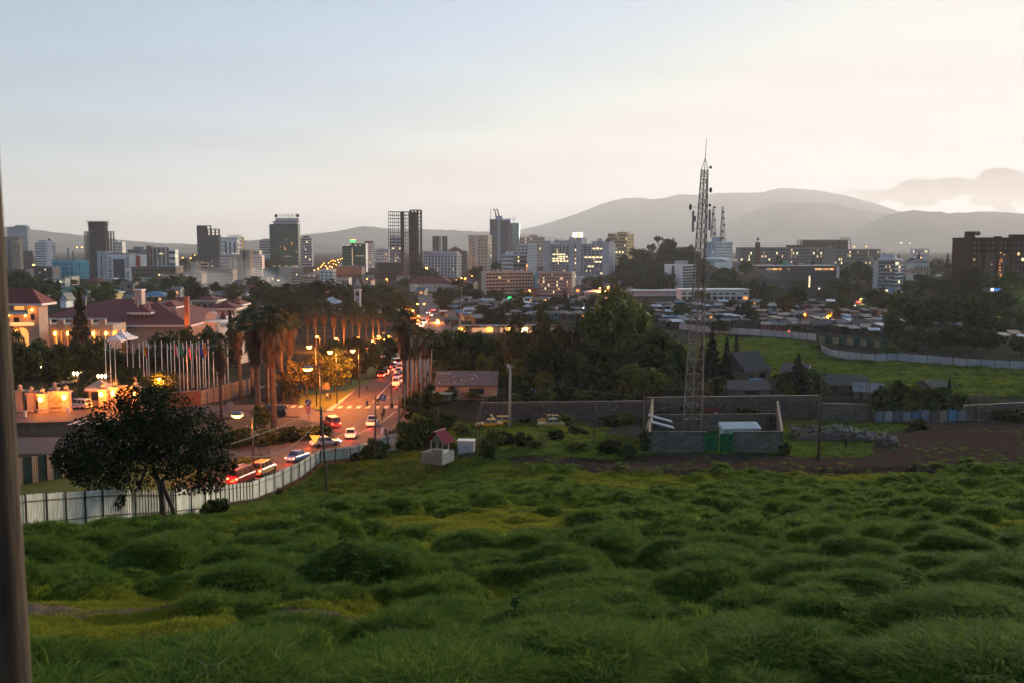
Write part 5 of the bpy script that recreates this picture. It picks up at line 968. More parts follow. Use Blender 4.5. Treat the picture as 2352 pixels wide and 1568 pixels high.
car('hatch', PY, gp(1146, 974), R(88), 'yellow hatchback taxi with its bonnet raised', group='yellow taxis by the wall', hood=True)
car('hatch', PY, gp(1262, 972), R(94), 'yellow hatchback taxi alone behind a thin pole', group='yellow taxis by the wall', roofsign=True)
car('sedan', PGD, gp(1266, 980), R(92), 'yellow saloon half sunk in weeds by the thin pole', group='yellow taxis by the wall')
for i, (px, py, k, pm) in enumerate([(1972,697,'sedan',PRD),(1931,702,'hatch',PS),(1940,716,'sedan',PRD),(1885,748,'van',PW),(1872,752,'sedan',PW),(1908,739,'sedan',PGR),(1990,690,'van',PW),(1960,706,'sedan',PBK)]): car(k, pm, gp(px, py) + Vector((0,0,.06)), R(-30), ['red saloon queueing at the green traffic light','silver hatchback coming down the hill street','red saloon on the hill street below the light','white minibus under the orange lamps at the market corner','white saloon parked by the market corner','dark green saloon at the foot of the hill street','white minibus at the top of the hill street','black saloon midway down the hill street'][i], i in (0, 2), i in (1, 3), group='cars on the hill street')
# ---------------------------------------------------------------- people
SKIN = mat('skin_brown', (.10, .055, .035), .6); HAIR = mat('hair_black', (.012, .010, .010), .8)
def fig_mesh(pose):
    J = {'pelvis': (0,0,.95), 'chest': (0,.02,1.30), 'neck': (0,.01,1.49), 'head': (0,.02,1.60), 'top': (0,.01,1.72)}
    st = {'walk': .32, 'stand': .04, 'sit': .05}[pose]
    J.update(kl=(-.10, st*.45+.03, .50), fl=(-.10, st*.8, .07), tl=(-.11, st*.8+.16, .03), kr=(.10, -st*.10+.03, .50), fr=(.10, -st*.9, .08), tr=(.11, -st*.9+.15, .03), sl=(-.19,0,1.42), el=(-.25,-st*.4,1.14), hl=(-.24, -st*.25+.10, .90), sr=(.19,0,1.42), er=(.25, st*.4-.03, 1.14), hr=(.24, st*.7+.06, .92))
    E = [('pelvis','chest'),('chest','neck'),('neck','head'),('head','top'),('pelvis','kl'),('kl','fl'),('fl','tl'),('pelvis','kr'),('kr','fr'),('fr','tr'),('chest','sl'),('sl','el'),('el','hl'),('chest','sr'),('sr','er'),('er','hr')]
    RD = {'pelvis': .15, 'chest': .16, 'neck': .06, 'head': .10, 'top': .06, 'kl': .075, 'kr': .075, 'fl': .05, 'fr': .05, 'tl': .035, 'tr': .035, 'sl': .075, 'sr': .075, 'el': .05, 'er': .05, 'hl': .035, 'hr': .035}
    ks = list(J); me = bpy.data.meshes.new('figure'); me.from_pydata([J[k] for k in ks], [(ks.index(a), ks.index(b)) for a, b in E], []); o = bpy.data.objects.new('figure_tmp', me); COL.objects.link(o)
    sk = o.modifiers.new('s', 'SKIN'); sb = o.modifiers.new('d', 'SUBSURF'); sb.levels = 1
    for i, k in enumerate(ks): me.skin_vertices[0].data[i].radius = (RD[k], RD[k]*.85); me.skin_vertices[0].data[i].use_root = (k == 'pelvis')
    dg = bpy.context.evaluated_depsgraph_get(); out = bpy.data.meshes.new_from_object(o.evaluated_get(dg)); bpy.data.objects.remove(o); return out
FIG = {p: fig_mesh(p) for p in ('walk', 'stand')}
def cloth(n, c): return mat('cloth_' + n, c, .9)
def person(p, rz, pose, top_, bot, label, shawl=None, h=1.0, carry=None):
    t = thing('person', label, 'person', p, rz, 'people out walking'); t.scale = (h, h, h); me = FIG[pose].copy(); me.materials.clear()
    for m in (SKIN, top_, bot, HAIR): me.materials.append(m)
    for q in me.polygons:
        c = q.center; q.material_index = 3 if c.z > 1.66 or (c.z > 1.56 and c.y < -.02) else 0 if c.z > 1.47 or (abs(c.x) > .2 and c.z < .97) else 1 if c.z > .95 else 2 if c.z > .10 else 3
        q.use_smooth = True
    put('body', me, t)
    if shawl: MB().lathe([(.27,.62),(.25,.9),(.26,1.15),(.24,1.38),(.14,1.52),(.155,1.62),(.10,1.76),(.02,1.79)], 12).ob('shawl', shawl, t, True)
    if carry: MB().box(-.22,.22,-.05,.1,0,.32).ob('bag', carry, t, False, (.3, .25, .75))
    return t
CD, CG, CW_, CB_, CPK, CT = cloth('dark', (.02,.02,.024)), cloth('grey', (.09,.09,.10)), cloth('white', (.55,.52,.50)), cloth('blue', (.03,.05,.14)), cloth('pink', (.45,.20,.20)), cloth('tan', (.20,.14,.09))
pe = lambda px, py: Vector((gp(px, py).x, gp(px, py).y, .09))
person(pe(843, 939), R(-150), 'walk', CG, CT, 'person in grey and tan on the crossing'); person(pe(843, 900), R(-100), 'walk', CD, CD, 'person in dark clothes walking by the sunlit kerb'); person(pe(866, 866), R(180), 'stand', CD, CD, 'person standing at the kerb by the lone red saloon')
person(pe(869, 934), R(160), 'walk', CD, CG, 'person in dark clothes under the blue arrow sign'); person(pe(893, 927), R(180), 'stand', CW_, CPK, 'person in pale top and pink beside the slim lamp post'); person(pe(912, 900), R(180), 'walk', CW_, CD, 'person in white at the pavement near the jam')
person(pe(882, 958), R(20), 'walk', CD, CD, 'tall person in black near the white pickup'); person(pe(878, 968), R(200), 'stand', CD, CG, 'person in dark coat standing next to the white pickup')
person(pe(879, 1008), R(170), 'stand', CW_, CW_, 'person wrapped in a white shawl behind the fence corner', CW_); person(pe(886, 1007), R(150), 'stand', CD, CD, 'hatless person in black beside the white shawl'); person(pe(894, 1010), R(120), 'stand', CD, CT, 'person in dark jacket at the end of the fence trio')
person(pe(752, 921), R(60), 'walk', CW_, CD, 'person in white shirt walking behind the palms', carry=CW_); person(pe(758, 922), R(60), 'walk', CD, CB_, 'person in navy walking beside the white shirt')
person(gp(1943, 1030), R(200), 'stand', CD, CD, 'lone person in black before the rubble heap')
for i, (px, py) in enumerate([(1000,712),(994,722),(1003,728),(987,733),(1010,742)]): person(pe(px, py), R(40*i), 'walk', (CD, CG, CW_, CB_, CD)[i], CD, f'small figure walking on the upper road, {ordn(i)} from the junction')
# ---------------------------------------------------------------- signs, railings, pots
SIGNB = mat('sign_blue_paint', (.02, .06, .28), .5); SIGNW = mat('sign_white_paint', (.6, .6, .6), .5); SIGNR = mat('sign_red_paint', (.40, .03, .03), .5); SIGNBK = mat('sign_black', (.015, .015, .015), .6); SIGNO = mat('sign_orange', (.6, .16, .02), .5)
p = gp(979*.0 + 709, 966); t = thing('road_sign', 'round blue sign over a red and white chevron board', 'sign', p, 0); h = hpx(p, 918)
MB().bar((0,0,0),(0,0,h*.55),.05,6).ob('post', POLEL, t); MB().box(-.45,.45,-.04,.04,h*.30,h*.78).ob('chevron_board', SIGNW, t)
for k in range(4): z = h*(.34+.105*k); MB().add([(-.42,-.07,z+.22),(0,-.07,z),(.42,-.07,z+.22),(.42,-.07,z+.46),(0,-.07,z+.24),(-.42,-.07,z+.46),(-.42,-.05,z+.22),(0,-.05,z),(.42,-.05,z+.22),(.42,-.05,z+.46),(0,-.05,z+.24),(-.42,-.05,z+.46)], [(0,1,4,5),(1,2,3,4),(6,11,10,7),(7,10,9,8),(0,6,7,1),(1,7,8,2)]).ob('chevron', SIGNR, t)
o = MB().lathe([(.05,0),(.55,0),(.55,.06),(.05,.06)], 18).ob('sign_disc', SIGNB, t, False, (0, -.05, h*.90)); o.rotation_euler = (R(90), 0, 0); o = MB().box(-.06,.06,-.42,.42,0,.02).ob('sign_slash', SIGNW, t, False, (0, -.13, h*.90)); o.rotation_euler = (R(90), R(45), 0)
p = gp(876, 948); t = thing('road_sign', 'blue square arrow sign leaning by the junction', 'sign', p, 0); h = hpx(p, 906); MB().bar((0,0,0),(.25,0,h-.9),.04,6).ob('post', POLEL, t); o = MB().box(-.55,.55,-.03,.03,-.55,.55).ob('panel', SIGNB, t, False, (.3, -.05, h-.5)); o.rotation_euler = (0, R(20), 0)
o = MB().box(-.07,.07,-.02,.02,-.35,.2).add([(-.25,-.02,.12),(.25,-.02,.12),(0,-.02,.42),(-.25,.02,.12),(.25,.02,.12),(0,.02,.42)], [(0,1,2),(5,4,3),(0,3,4,1),(1,4,5,2),(2,5,3,0)]).ob('arrow', SIGNW, t, False, (.3, -.11, h-.5)); o.rotation_euler = (0, R(20), 0)
p = gp(724, 1036); t = thing('road_sign', 'orange triangular give way sign by the silver saloon', 'sign', p, 0); MB().bar((0,0,0),(0,0,1.4),.04,6).ob('post', POLEL, t); MB().add([(-.75,-.04,2.4),(.75,-.04,2.4),(0,-.04,1.1),(-.75,.0,2.4),(.75,.0,2.4),(0,.0,1.1)], [(2,1,0),(3,4,5),(0,1,4,3),(1,2,5,4),(2,0,3,5)]).ob('panel', SIGNO, t)
p = gp(530, 963); t = thing('road_sign', 'pink octagonal sign seen from behind near the palms', 'sign', p, 0); h = hpx(p, 922); MB().bar((0,0,0),(0,0,h-.3),.05,6).ob('post', POLEL, t); o = MB().lathe([(.02,0),(.62,0),(.62,.05),(.02,.05)], 8).ob('panel', mat('sign_back', (.42,.26,.20), .6), t, False, (0,0,h-.5)); o.rotation_euler = (R(90), 0, 0)
p = gp(747, 905); t = thing('notice_board', 'pale rectangular board on a post behind the palms', 'sign', p, 0); h = hpx(p, 878); MB().bar((0,0,0),(0,0,h-.4),.05,6).ob('post', POLEL, t); MB().box(-1,1,-.04,.04,h-1.4,h).ob('panel', mat('board_pale', (.35,.28,.24)), t)
def railing(pts, label, m, h=1.1, kind='spear', step=2.2, group='railings', name='railing'):
    t = thing(name, label, 'railing', pts[0], 0, group); P = [p - pts[0] for p in pts]; run = 0
    for a, b in zip(P[:-1], P[1:]):
        n = max(1, int((b-a).length/step)); 
        for i in range(n):
            p, q = a.lerp(b, i/n), a.lerp(b, (i+1)/n); MB().bar(p, p + Vector((0,0,h+.1)), .045, 5).ob('post', m, t); mb = MB(); mb.bar(p+Vector((0,0,h)), q+Vector((0,0,h)), .03).bar(p+Vector((0,0,.15)), q+Vector((0,0,.15)), .03)
            for j in range(1, 7): s = p.lerp(q, j/7); mb.bar(s+Vector((0,0,.15)), s+Vector((0,0,h)), .016)
            mb.ob('rail_panel', m, t)
    return t
RAILM = mat('railing_iron', (.03, .026, .024), .6, metal=.3); WPX = lambda L_: [gp(*p) + Vector((0,0,.16)) for p in L_]
railing(WPX([(520,1028),(600,1019),(700,1008),(758,996),(766,988),(752,982)]), 'ornamental iron railing round the flower island', RAILM); railing(WPX([(596,1046),(620,1052),(560,1080),(540,1098),(500,1086)]), 'iron railing round the small triangular island', RAILM); railing(WPX([(42,998),(90,1000),(140,1000)]), 'iron fence before the hotel forecourt', RAILM, 1.9)
p = gp(924, 935); t = thing('clay_pot', 'round orange clay pot at the palm foot', 'pot', p); MB().lathe([(.5,0),(.95,.45),(1.0,.9),(.7,1.35),(.75,1.5),(.6,1.45)], 14).ob('vessel', mat('terracotta', (.30,.10,.04), .8, noise=(.2,.07,.03), scale=4), t, True); MB().lathe([(.55,0),(.5,.08),(.02,.1)], 14).ob('soil', HEDGE, t, False, (0,0,1.38))
# ---------------------------------------------------------------- sheet metal fence along the field
SHEET = mat('fence_sheet', (.76, .77, .70), .6, noise=(.50, .48, .41), scale=1.4, rnd=.16, stretch=(1, 1, .35), detail=7); RUSTY = mat('rusty_steel', (.10, .055, .035), .8, noise=(.05,.035,.03), scale=3); POSTM = mat('fence_post', (.035,.032,.032), .7)
def corr(a, b, h0, h1, n, dep=.05, jag=.0, zz=None):
    """corrugated sheet from a to b: ribs are real folds"""
    d = (b - a); L_ = Vector((d.x, d.y, 0)).length; nx = Vector((-d.y, d.x, 0)).normalized(); vs = []; k = 0
    prof_ = [(0, 0), (.45, 0), (.55, 1), (.9, 1)]
    for i in range(n):
        j = random.uniform(-jag, jag)
        for f, o in prof_:
            t_ = (i + f) / n; p = a + d * t_; w = nx * (o * dep); h = h0 + (h1 - h0) * t_ + j; vs += [p + w, p + w + Vector((0,0,h))]
    vs += [b, b + Vector((0,0,h1))]; m = len(vs)//2
    return vs, [(2*i, 2*i+2, 2*i+3, 2*i+1) for i in range(m-1)]
def sheet_fence(pts, hs, label, m, pm, panel=3.0, ribs=14, rails=True, group=None, stilts=False, pmats=None, jag=.03, name='sheet_metal_fence'):
    t = thing(name, label, 'fence', pts[0], 0, group); O = pts[0]; cnt = 0
    for (a, b, ha, hb) in zip(pts[:-1], pts[1:], hs[:-1], hs[1:]):
        n = max(1, round((b-a).length/panel))
        for i in range(n):
            p, q = a.lerp(b, i/n) - O, a.lerp(b, (i+1)/n) - O; p.z = zt(p.x+O.x, p.y+O.y) - O.z; q.z = zt(q.x+O.x, q.y+O.y) - O.z; dj = random.uniform(-.5, 1)*jag*2; h0, h1 = ha+(hb-ha)*i/n+dj, ha+(hb-ha)*(i+1)/n+dj+random.uniform(-1, 1)*jag
            gap = .45 if stilts and (b-a).length > 0 and (p.y + O.y) > 84 else .02
            P, Q = p + Vector((0,0,gap)), q + Vector((0,0,gap)); mb = MB(); mb.add(*corr(P, Q, h0-gap, h1-gap, ribs, dep=.085, jag=jag)); mm = m if not pmats else pmats[cnt % len(pmats)]; pn = mb.ob('sheet_panel', mm, t); cnt += 1
            nx = Vector((-(q-p).y, (q-p).x, 0)).normalized() * -.10
            MB().bar(p + nx - Vector((0,0,.3)), p + nx + Vector((0,0,h0+.05)), .07, 4).ob('post', pm, t)
            if rails:
                for f in (.22, .82): MB().bar(p + nx*.6 + Vector((0,0,h0*f)), q + nx*.6 + Vector((0,0,h1*f)), .035, 4).ob('rail', RUSTY, t)
            if gap > .1:
                mb = MB()
                for j in range(6): s = p.lerp(q, j/6) + nx*1.5; mb.bar(s + Vector((0,0,-.5)), s + Vector((0,0,.6)), .03)
                mb.bar(p + nx*1.5 + Vector((0,0,.55)), q + nx*1.5 + Vector((0,0,.55)), .04).bar(p + nx*1.6 + Vector((0,0,.0)), q + nx*1.6 + Vector((0,0,.1)), .03); mb.ob('footing_grid', RUSTY, t)
    return t
FT = [1137,1127,1118,1114,1112,1126,1107,1093,1077,1062,1046,1032,1028,1024,1016]
FT = [1137,1130,1124,1122,1124,1120,1106,1094,1078,1062,1046,1033,1029,1025,1016]
FH = [max(1.7, hpx(p, y)) for p, y in zip(FENCE, FT)]
sheet_fence([FENCE[0] + (FENCE[0]-FENCE[1]).normalized()*14] + FENCE, [FH[0]] + FH, 'long pale corrugated sheet fence along the field edge', SHEET, POSTM, 3.0, 14, stilts=True)
e = [FENCE[-1], gp(868, 1040), gp(912, 1034)]; sheet_fence([gp(868, 1040), gp(890, 1036), gp(912, 1033)], [2.2, 2.4, 2.5], 'short white sheet fence at the corner below the white shawl', SHEET, POSTM, 2.4, 10)
# striped green and cream sheets by the hotel road
CREAM = mat('sheet_cream', (.52, .42, .26), .55); DGRN = mat('sheet_green', (.015, .075, .055), .55)
P0, P1 = gp(38, 1118), gp(190, 1090); sheet_fence([P0, P1], [hpx(P0, 1052), hpx(P1, 1034)], 'green and cream striped sheet fence beside the dark tree', CREAM, POSTM, .95, 4, rails=False, pmats=[CREAM, DGRN], jag=.0)
# ---------------------------------------------------------------- hotel grounds
CREAMW = mat('hotel_stucco', (.32, .25, .20), .85, noise=(.26, .20, .16), scale=.6); HWHITE = mat('hotel_white_stucco', (.44, .40, .36), .85, noise=(.36, .33, .30), scale=.5); EAVE = mat('eave_white', (.55, .52, .50), .7); STONE = mat('stone_wall', (.19, .17, .15), .9, noise=(.11, .10, .09), scale=1.6, bump=.6); BRICKR = mat('brown_wall', (.16, .07, .045), .9, noise=(.11, .05, .035), scale=2)
def hiproof(t, x0, x1, y0, y1, z, rise, m=TILE, over=1.2, name='roof', fascia=True):
    w, d = x1-x0+2*over, y1-y0+2*over; i = min(w, d)/2; X0, Y0, X1, Y1 = x0-over, y0-over, x1+over, y1+over
    r = [(X0,Y0,z),(X1,Y0,z),(X1,Y1,z),(X0,Y1,z)]
    if w >= d: r += [(X0+i, Y0+d/2, z+rise), (X1-i, Y0+d/2, z+rise)]; f = [(0,1,5,4),(1,2,5),(2,3,4,5),(3,0,4)]
    else: r += [(X0+w/2, Y0+i, z+rise), (X0+w/2, Y1-i, z+rise)]; f = [(0,1,4),(1,2,5,4),(2,3,5),(3,0,4,5)]
    mb = MB(); mb.add(r, f + [(3,2,1,0)]); o = mb.ob(name, m, t)
    # tile courses as low ridges running down the front slope
    if fascia: MB().box(X0-.05, X1+.05, Y0-.05, Y1+.05, z-.55, z-.02).ob('eave', EAVE, t)
    return o
D0 = 285.0; O = at(207, HZ, D0); O.z = 0; t = thing('hotel_building', 'hotel hall under one great maroon hipped roof', 'hotel', O, 0); X_ = lambda px, D_=D0: at(px, HZ, D_).x - O.x; Zz = lambda py, D_=D0: at(1176, py, D_).z
x0, x1 = X_(210), X_(425); MB().box(x0, x1, 0, 40, 0, Zz(747)).ob('wall', CREAMW, t); hiproof(t, x0, x1, 0, 40, Zz(746), Zz(692, D0+20)-Zz(746), TILE, 1.4)
xa, xb = X_(84, 292), X_(235, 292); MB().box(xa, xb, 8, 36, 0, Zz(731, 293)).ob('wall', CREAMW, t); hiproof(t, xa, xb+18, 8, 38, Zz(730, 293), Zz(687, 308)-Zz(730, 293), TILE, 1.2)
for k in range(3): MB().box(xa+(xb-xa)*(.12+.27*k), xa+(xb-xa)*(.30+.27*k), 7.9, 8.05, Zz(742, 293), Zz(735, 293)).ob('window', CREAMW if k else GLASS, t)
for (a, b_, yt_, yb_, dd) in [(291,345,713,735,4),(364,404,700,714,14),(369,411,721,734,7)]:
    za, zb = Zz(yb_+3, D0+dd), Zz(yt_+9, D0+dd); xl, xr = X_(a+6, D0+dd), X_(b_-8, D0+dd); dm = put('dormer', None, t, (0, 0, 0)); dm.empty_display_size = .2
    MB().box(xl, xr, dd, dd+8, za-1.5, zb).ob('dormer_wall', HWHITE, dm); w_, d_ = (xr-xl), 8; o = hiproof(dm, xl, xr, dd, dd+8, zb+.55, 1.7, TILE, .9, 'dormer_roof')
    for k in range(4): MB().box(xl+(xr-xl)*(.06+.235*k), xl+(xr-xl)*(.24+.235*k), dd-.1, dd+.05, za+.2, zb-.25).ob('pane', GLASS, dm)
MB().box(X_(307, 300), X_(324, 300), 14, 17, Zz(700, 300), Zz(668, 300)).ob('chimney', PINKW, t); MB().box(X_(305.5, 300), X_(325.5, 300), 13.7, 17.3, Zz(668, 300), Zz(665, 300)).ob('chimney_cap', EAVE, t)
for px in (305, 332): MB().box(X_(px, 291), X_(px+3, 291), 7, 8, Zz(722, 291), Zz(694+8*(px > 310), 291)).ob('vent_stack', BROWNW, t)
# arcade with glowing columns
DA = 262.0; OA = at(75, HZ, DA); OA.z = 0; t2 = thing('hotel_arcade', 'low colonnade glowing orange along the hotel front', 'arcade', OA, 0); za = at(1176, 752, DA).z; w_ = at(252, HZ, DA).x - OA.x
MB().box(0, w_, 0, 9, za-.9, za+.6).ob('entablature', CREAMW, t2); MB().box(0, w_, 8, 9, 0, za-.92).ob('back_wall', CREAMW, t2)
for k in range(12): x = w_*(k+.4)/12; MB().box(x-.45, x+.45, .2, 1.1, 0, za-.92).ob('pillar', CREAMW, t2); MB().box(x+.9, x+2.4, 7.8, 7.98, .3, za-1.6).ob('doorway', LITO if k % 3 == 0 else GLASS, t2)
for k in range(5): MB().box(w_*(k+.7)/5.5-.9, w_*(k+.7)/5.5+.9, .3, 1.4, za+.62, za+2.0).ob('roof_lantern', CREAMW, t2)
for k in range(6): point(t2, (w_*(k+.5)/6, 4.0, za-1.6), 300, (1, .33, .05)); MB().lathe([(.1,.5),(.32,.3),(.35,-.2),(.1,-.5)], 8).ob('lantern', GLOWO, t2, True, (w_*(k+.5)/6, -.4, za-1.6))
# corner pavilion
DP = 250.0; OP = at(-30, HZ, DP); OP.z = 0; t3 = thing('hotel_pavilion', 'three storey stucco pavilion with lit balconies and tiled roof', 'pavilion', OP, 0); w_ = at(82, HZ, DP).x - OP.x; zp = lambda py: at(1176, py, DP).z
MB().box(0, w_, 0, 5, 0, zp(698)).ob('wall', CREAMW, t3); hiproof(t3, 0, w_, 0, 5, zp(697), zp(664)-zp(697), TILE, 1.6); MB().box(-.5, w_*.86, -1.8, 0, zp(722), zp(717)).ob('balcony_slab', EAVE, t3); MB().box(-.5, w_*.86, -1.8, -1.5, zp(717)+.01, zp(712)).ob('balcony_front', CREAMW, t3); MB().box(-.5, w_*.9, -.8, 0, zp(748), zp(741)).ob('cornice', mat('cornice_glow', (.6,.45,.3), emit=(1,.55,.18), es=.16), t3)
for (a, b_, y0, y1) in [(27,49,704,712),(24,36,730,742),(64,72,722,735)]: MB().box(at(a, HZ, DP).x-OP.x, at(b_, HZ, DP).x-OP.x, -.12, .05, zp(y1), zp(y0)).ob('window', LITO if y0 < 720 else GLASS, t3)
xc = at(45, HZ, DP).x-OP.x; r_ = 1.35; MB().prof([(-.15, 0)] , 0, 1) if False else None
pts = [(xc + r_*math.cos(math.pi*j/10), zp(768) + r_*1.2*math.sin(math.pi*j/10)) for j in range(11)] + [(xc-r_, .2), (xc+r_, .2)]
mb = MB(); mb.add([(p[0], -.14, p[1]) for p in pts], [tuple(range(13))[::-1]]); mb.add([(p[0], .02, p[1]) for p in pts], [tuple(range(13))]); mb.ob('arched_doorway', LITO, t3)
for (px, py) in [(21,725),(60,725),(39,760),(75,712)]: p = at(px, py, DP); point(t3, (p.x-OP.x, -1.6, p.z), 45, (1, .30, .05)); MB().lathe([(.05,.3),(.22,.2),(.22,-.2),(.05,-.3)], 8).ob('wall_lantern', GLOWO, t3, True, (p.x-OP.x, -.4, p.z))
# side wing, orange flue, red roofed villas
D1 = 250.0; O1 = at(449, HZ, D1); O1.z = 0; t = thing('hotel_wing', 'white walled wing with a curved gable beside the dark cypress', 'building', O1, R(-12)); wz = lambda py: at(1176, py, D1).z; ww = at(505, HZ, D1).x - O1.x
MB().box(0, ww, 0, 16, 0, wz(752)).ob('wall', HWHITE, t); MB().box(ww*.5, ww+.05, -2.4, -.02, 0, wz(740)).ob('bay', HWHITE, t); MB().box(ww*.46, ww+.4, -2.7, 16.3, wz(740)+.01, wz(737)).ob('coping', EAVE, t); MB().box(-.4, ww*.45, -.4, 16, wz(752)+.01, wz(749)).ob('coping', EAVE, t)
pts = [(ww*.25+1.8*math.cos(math.pi*j/12), 2.6*math.sin(math.pi*j/12)) for j in range(13)]; mb = MB(); mb.add([(p[0], 4, wz(742)+p[1]) for p in pts]+[(p[0], 5, wz(742)+p[1]) for p in pts], [tuple(range(13))[::-1], tuple(range(13, 26))]+[(j, j+1, 14+j, 13+j) for j in range(12)]); mb.ob('curved_gable', HWHITE, t); MB().lathe([(1.0,0),(.7,.9),(.05,2.4)], 8).ob('turret_cap', TILE, t, False, (ww*.62, 6, wz(738)))
p = at(425, HZ, 262); p.z = 0; t = thing('chimney', 'square brick flue lit orange from below beside the maroon roof', 'chimney', p); zc = at(1176, 684, 262).z; MB().box(-.55,.55,-.55,.55,0,zc).ob('stack', mat('flue_brick', (.28,.10,.06), .9, noise=(.2,.07,.04), scale=3), t); MB().box(-.68,.68,-.68,.68,zc,zc+.3).ob('cap', BROWNW, t); point(t, (0,-2.2,at(1176,738,262).z), 60, (1,.33,.06))
for (a, b_, ye, yt_, D_, lb) in [(470,535,712,698,330,'villa with chimney and low maroon roof behind the cypress'),(440,492,693,683,390,'villa half hidden behind the orange flue'),(518,548,703,693,360,'small maroon roofed villa behind the tall palms'),(545,600,729,719,300,'low villa roof among the palm crowns')]:
    q = at(a, HZ, D_); q.z = 0; t = thing('villa', lb, 'house', q); w_ = at(b_, HZ, D_).x-q.x; z_ = at(1176, ye, D_).z; MB().box(0, w_, 0, 10, 0, z_).ob('wall', CREAMW, t); hiproof(t, 0, w_, 0, 10, z_+.5, at(1176, yt_, D_).z-z_, TILE, 1.0)
    MB().box(w_*.55, w_*.55+1, 4, 5, z_+1, at(1176, yt_-4, D_).z).ob('chimney', TILE, t)
    for k in range(3): MB().box(w_*(.15+.28*k), w_*(.15+.28*k)+1.2, -.08, .05, z_-2.4, z_-1.1).ob('window', GLASS, t)
for (a, b_, ye, yt_, D_, m_, lb) in [(130,198,672,661,560,GREENR,'house with a wide green hipped roof beyond the hotel'),(223,260,674,667,560,GREENR,'yellow house with a green roof beyond the hotel'),(484,563,678,668,620,TING,'long grey roofed hall with pale eaves in the smoke'),(560,582,662,656,700,TINW,'small white flat house beside the smoke'),(315,375,682,672,540,TINB,'market hall with blue tin roof and glowing stalls'),(428,476,672,664,650,TINW,'white roofed canopy beside the blinding lamp'),(728,780,700,686,440,TINW,'white hipped tin roof standing in the wood'),(824,868,718,705,440,TING,'grey tin hall roof behind the row of distant palms')]:
    q = at(a, HZ, D_); q.z = 0; t = thing('house', lb, 'house', q); w_ = at(b_, HZ, D_).x-q.x; z_ = at(1176, ye, D_).z; MB().box(0, w_, 0, 12, 0, z_).ob('wall', YELW if 'yellow' in lb else CREAMW, t); hiproof(t, 0, w_, 0, 12, z_+.5, max(at(1176, yt_, D_).z-z_, .8), m_, .8)
    for k in range(4): MB().box(w_*(.1+.22*k), w_*(.1+.22*k)+w_*.09, -.08, .05, z_*.45, z_*.8).ob('window', LITO if 'glowing' in lb and k > 1 else GLASS, t)
q = at(130, HZ, 500); q.z = 0; t = thing('chapel', 'white A frame gable peeping over the great maroon roof', 'house', q); w_ = at(149, HZ, 500).x-q.x; z_ = at(1176, 690, 500).z; zt_ = at(1176, 674, 500).z; MB().box(.6, w_-.6, .3, 9, 0, z_).ob('wall', WHITE, t); mb = MB(); mb.add([(-.4,0,z_-.3),(w_/2,0,zt_),(w_+.4,0,z_-.3),(-.4,10,z_-.3),(w_/2,10,zt_),(w_+.4,10,z_-.3)], [(0,1,4,3),(1,2,5,4),(3,5,2,0)]); mb.ob('roof', TING, t); MB().add([(w_*.12,-.05,z_),(w_*.88,-.05,z_),(w_/2,-.05,zt_-.5),(w_*.12,.1,z_),(w_*.88,.1,z_),(w_/2,.1,zt_-.5)], [(0,1,2),(5,4,3),(0,3,4,1),(1,4,5,2),(2,5,3,0)]).ob('gable', BLUEW, t)
# marquee tents
TENT = mat('tent_canvas', (.50, .51, .54), .7)
for i, (px, yt_, ye, D_, w_) in enumerate([(271,755,775,258,5.0),(258,768,780,254,4.2),(283,761,775,266,4.5)]):
    p = at(px, HZ, D_); p.z = 0; t = thing('marquee_tent', ['largest white peaked tent before the hotel wall','small white peaked tent at the arcade end','white peaked tent partly behind the largest'][i], 'tent', p); za, zb = at(1176, ye, D_).z, at(1176, yt_, D_).z; h = w_/2; n = 16; prof_ = [(1.0, 0), (.72, .14), (.45, .34), (.2, .66), (.03, 1)]; vs = []; fs = []
    for (r_, f) in prof_:
        for j in range(4): s = [(-1,-1),(1,-1),(1,1),(-1,1)][j]; vs.append((s[0]*h*r_, s[1]*h*r_, za+(zb-za)*f))
    for k in range(4):
        for j in range(4): fs.append((k*4+j, k*4+(j+1) % 4, (k+1)*4+(j+1) % 4, (k+1)*4+j))
    mb = MB(); mb.add(vs, fs + [(16,17,18,19)]); mb.ob('canopy', TENT, t, False); MB().box(-h, h, -h, h, za-.5, za-.01).ob('valance', TENT, t); MB().box(-h+.1, -.6, -h+.05, -h+.12, .05, za-.5).ob('side_wall', TENT, t)
    for sx_ in (-1, 1):
        for sy_ in (-1, 1): MB().bar((sx_*h*.97, sy_*h*.97, 0), (sx_*h*.97, sy_*h*.97, za-.5), .07, 5).ob('pole', POLEL, t)
# gate: sign wall, pillars with finials, guardhouse, barriers
GZ = mat('gate_stone', (.40, .30, .22), .85, noise=(.31, .23, .17), scale=2.5)
FIN = [(.42,0),(.5,.08),(.5,.16),(.28,.22),(.2,.32),(.34,.46),(.38,.6),(.26,.78),(.1,.9),(.02,1.0)]
def pillar(px, pyb, pyt, label, lamp=None, grp='gate pillars with finials'):
    p = gp(px, pyb); h = hpx(p, pyt); t = thing('gate_pillar', label, 'pillar', p, 0, grp); MB().box(-.62,.62,-.62,.62,0,h-1.5).ob('shaft', GZ, t); MB().box(-.72,.72,-.72,.72,0,.4).ob('base', GZ, t); MB().box(-.80,.80,-.80,.80,h-1.5,h-1.2).ob('cap', GZ, t); MB().lathe([(r_*1.15, z_*1.2) for r_, z_ in FIN], 10).ob('finial', GZ, t, True, (0,0,h-1.2))
    if lamp:
        MB().lathe([(.05,.5),(.34,.32),(.40,-.25),(.2,-.42),(.03,-.48)], 8).ob('lantern', GLOWO, t, True, (0,-.95,h*.55)); MB().bar((0,-.6,h*.55+.5),(0,-.95,h*.55+.5),.04).ob('lantern_arm', POLEM, t); point(t, (0,-1.6,h*.58), lamp)
    return t
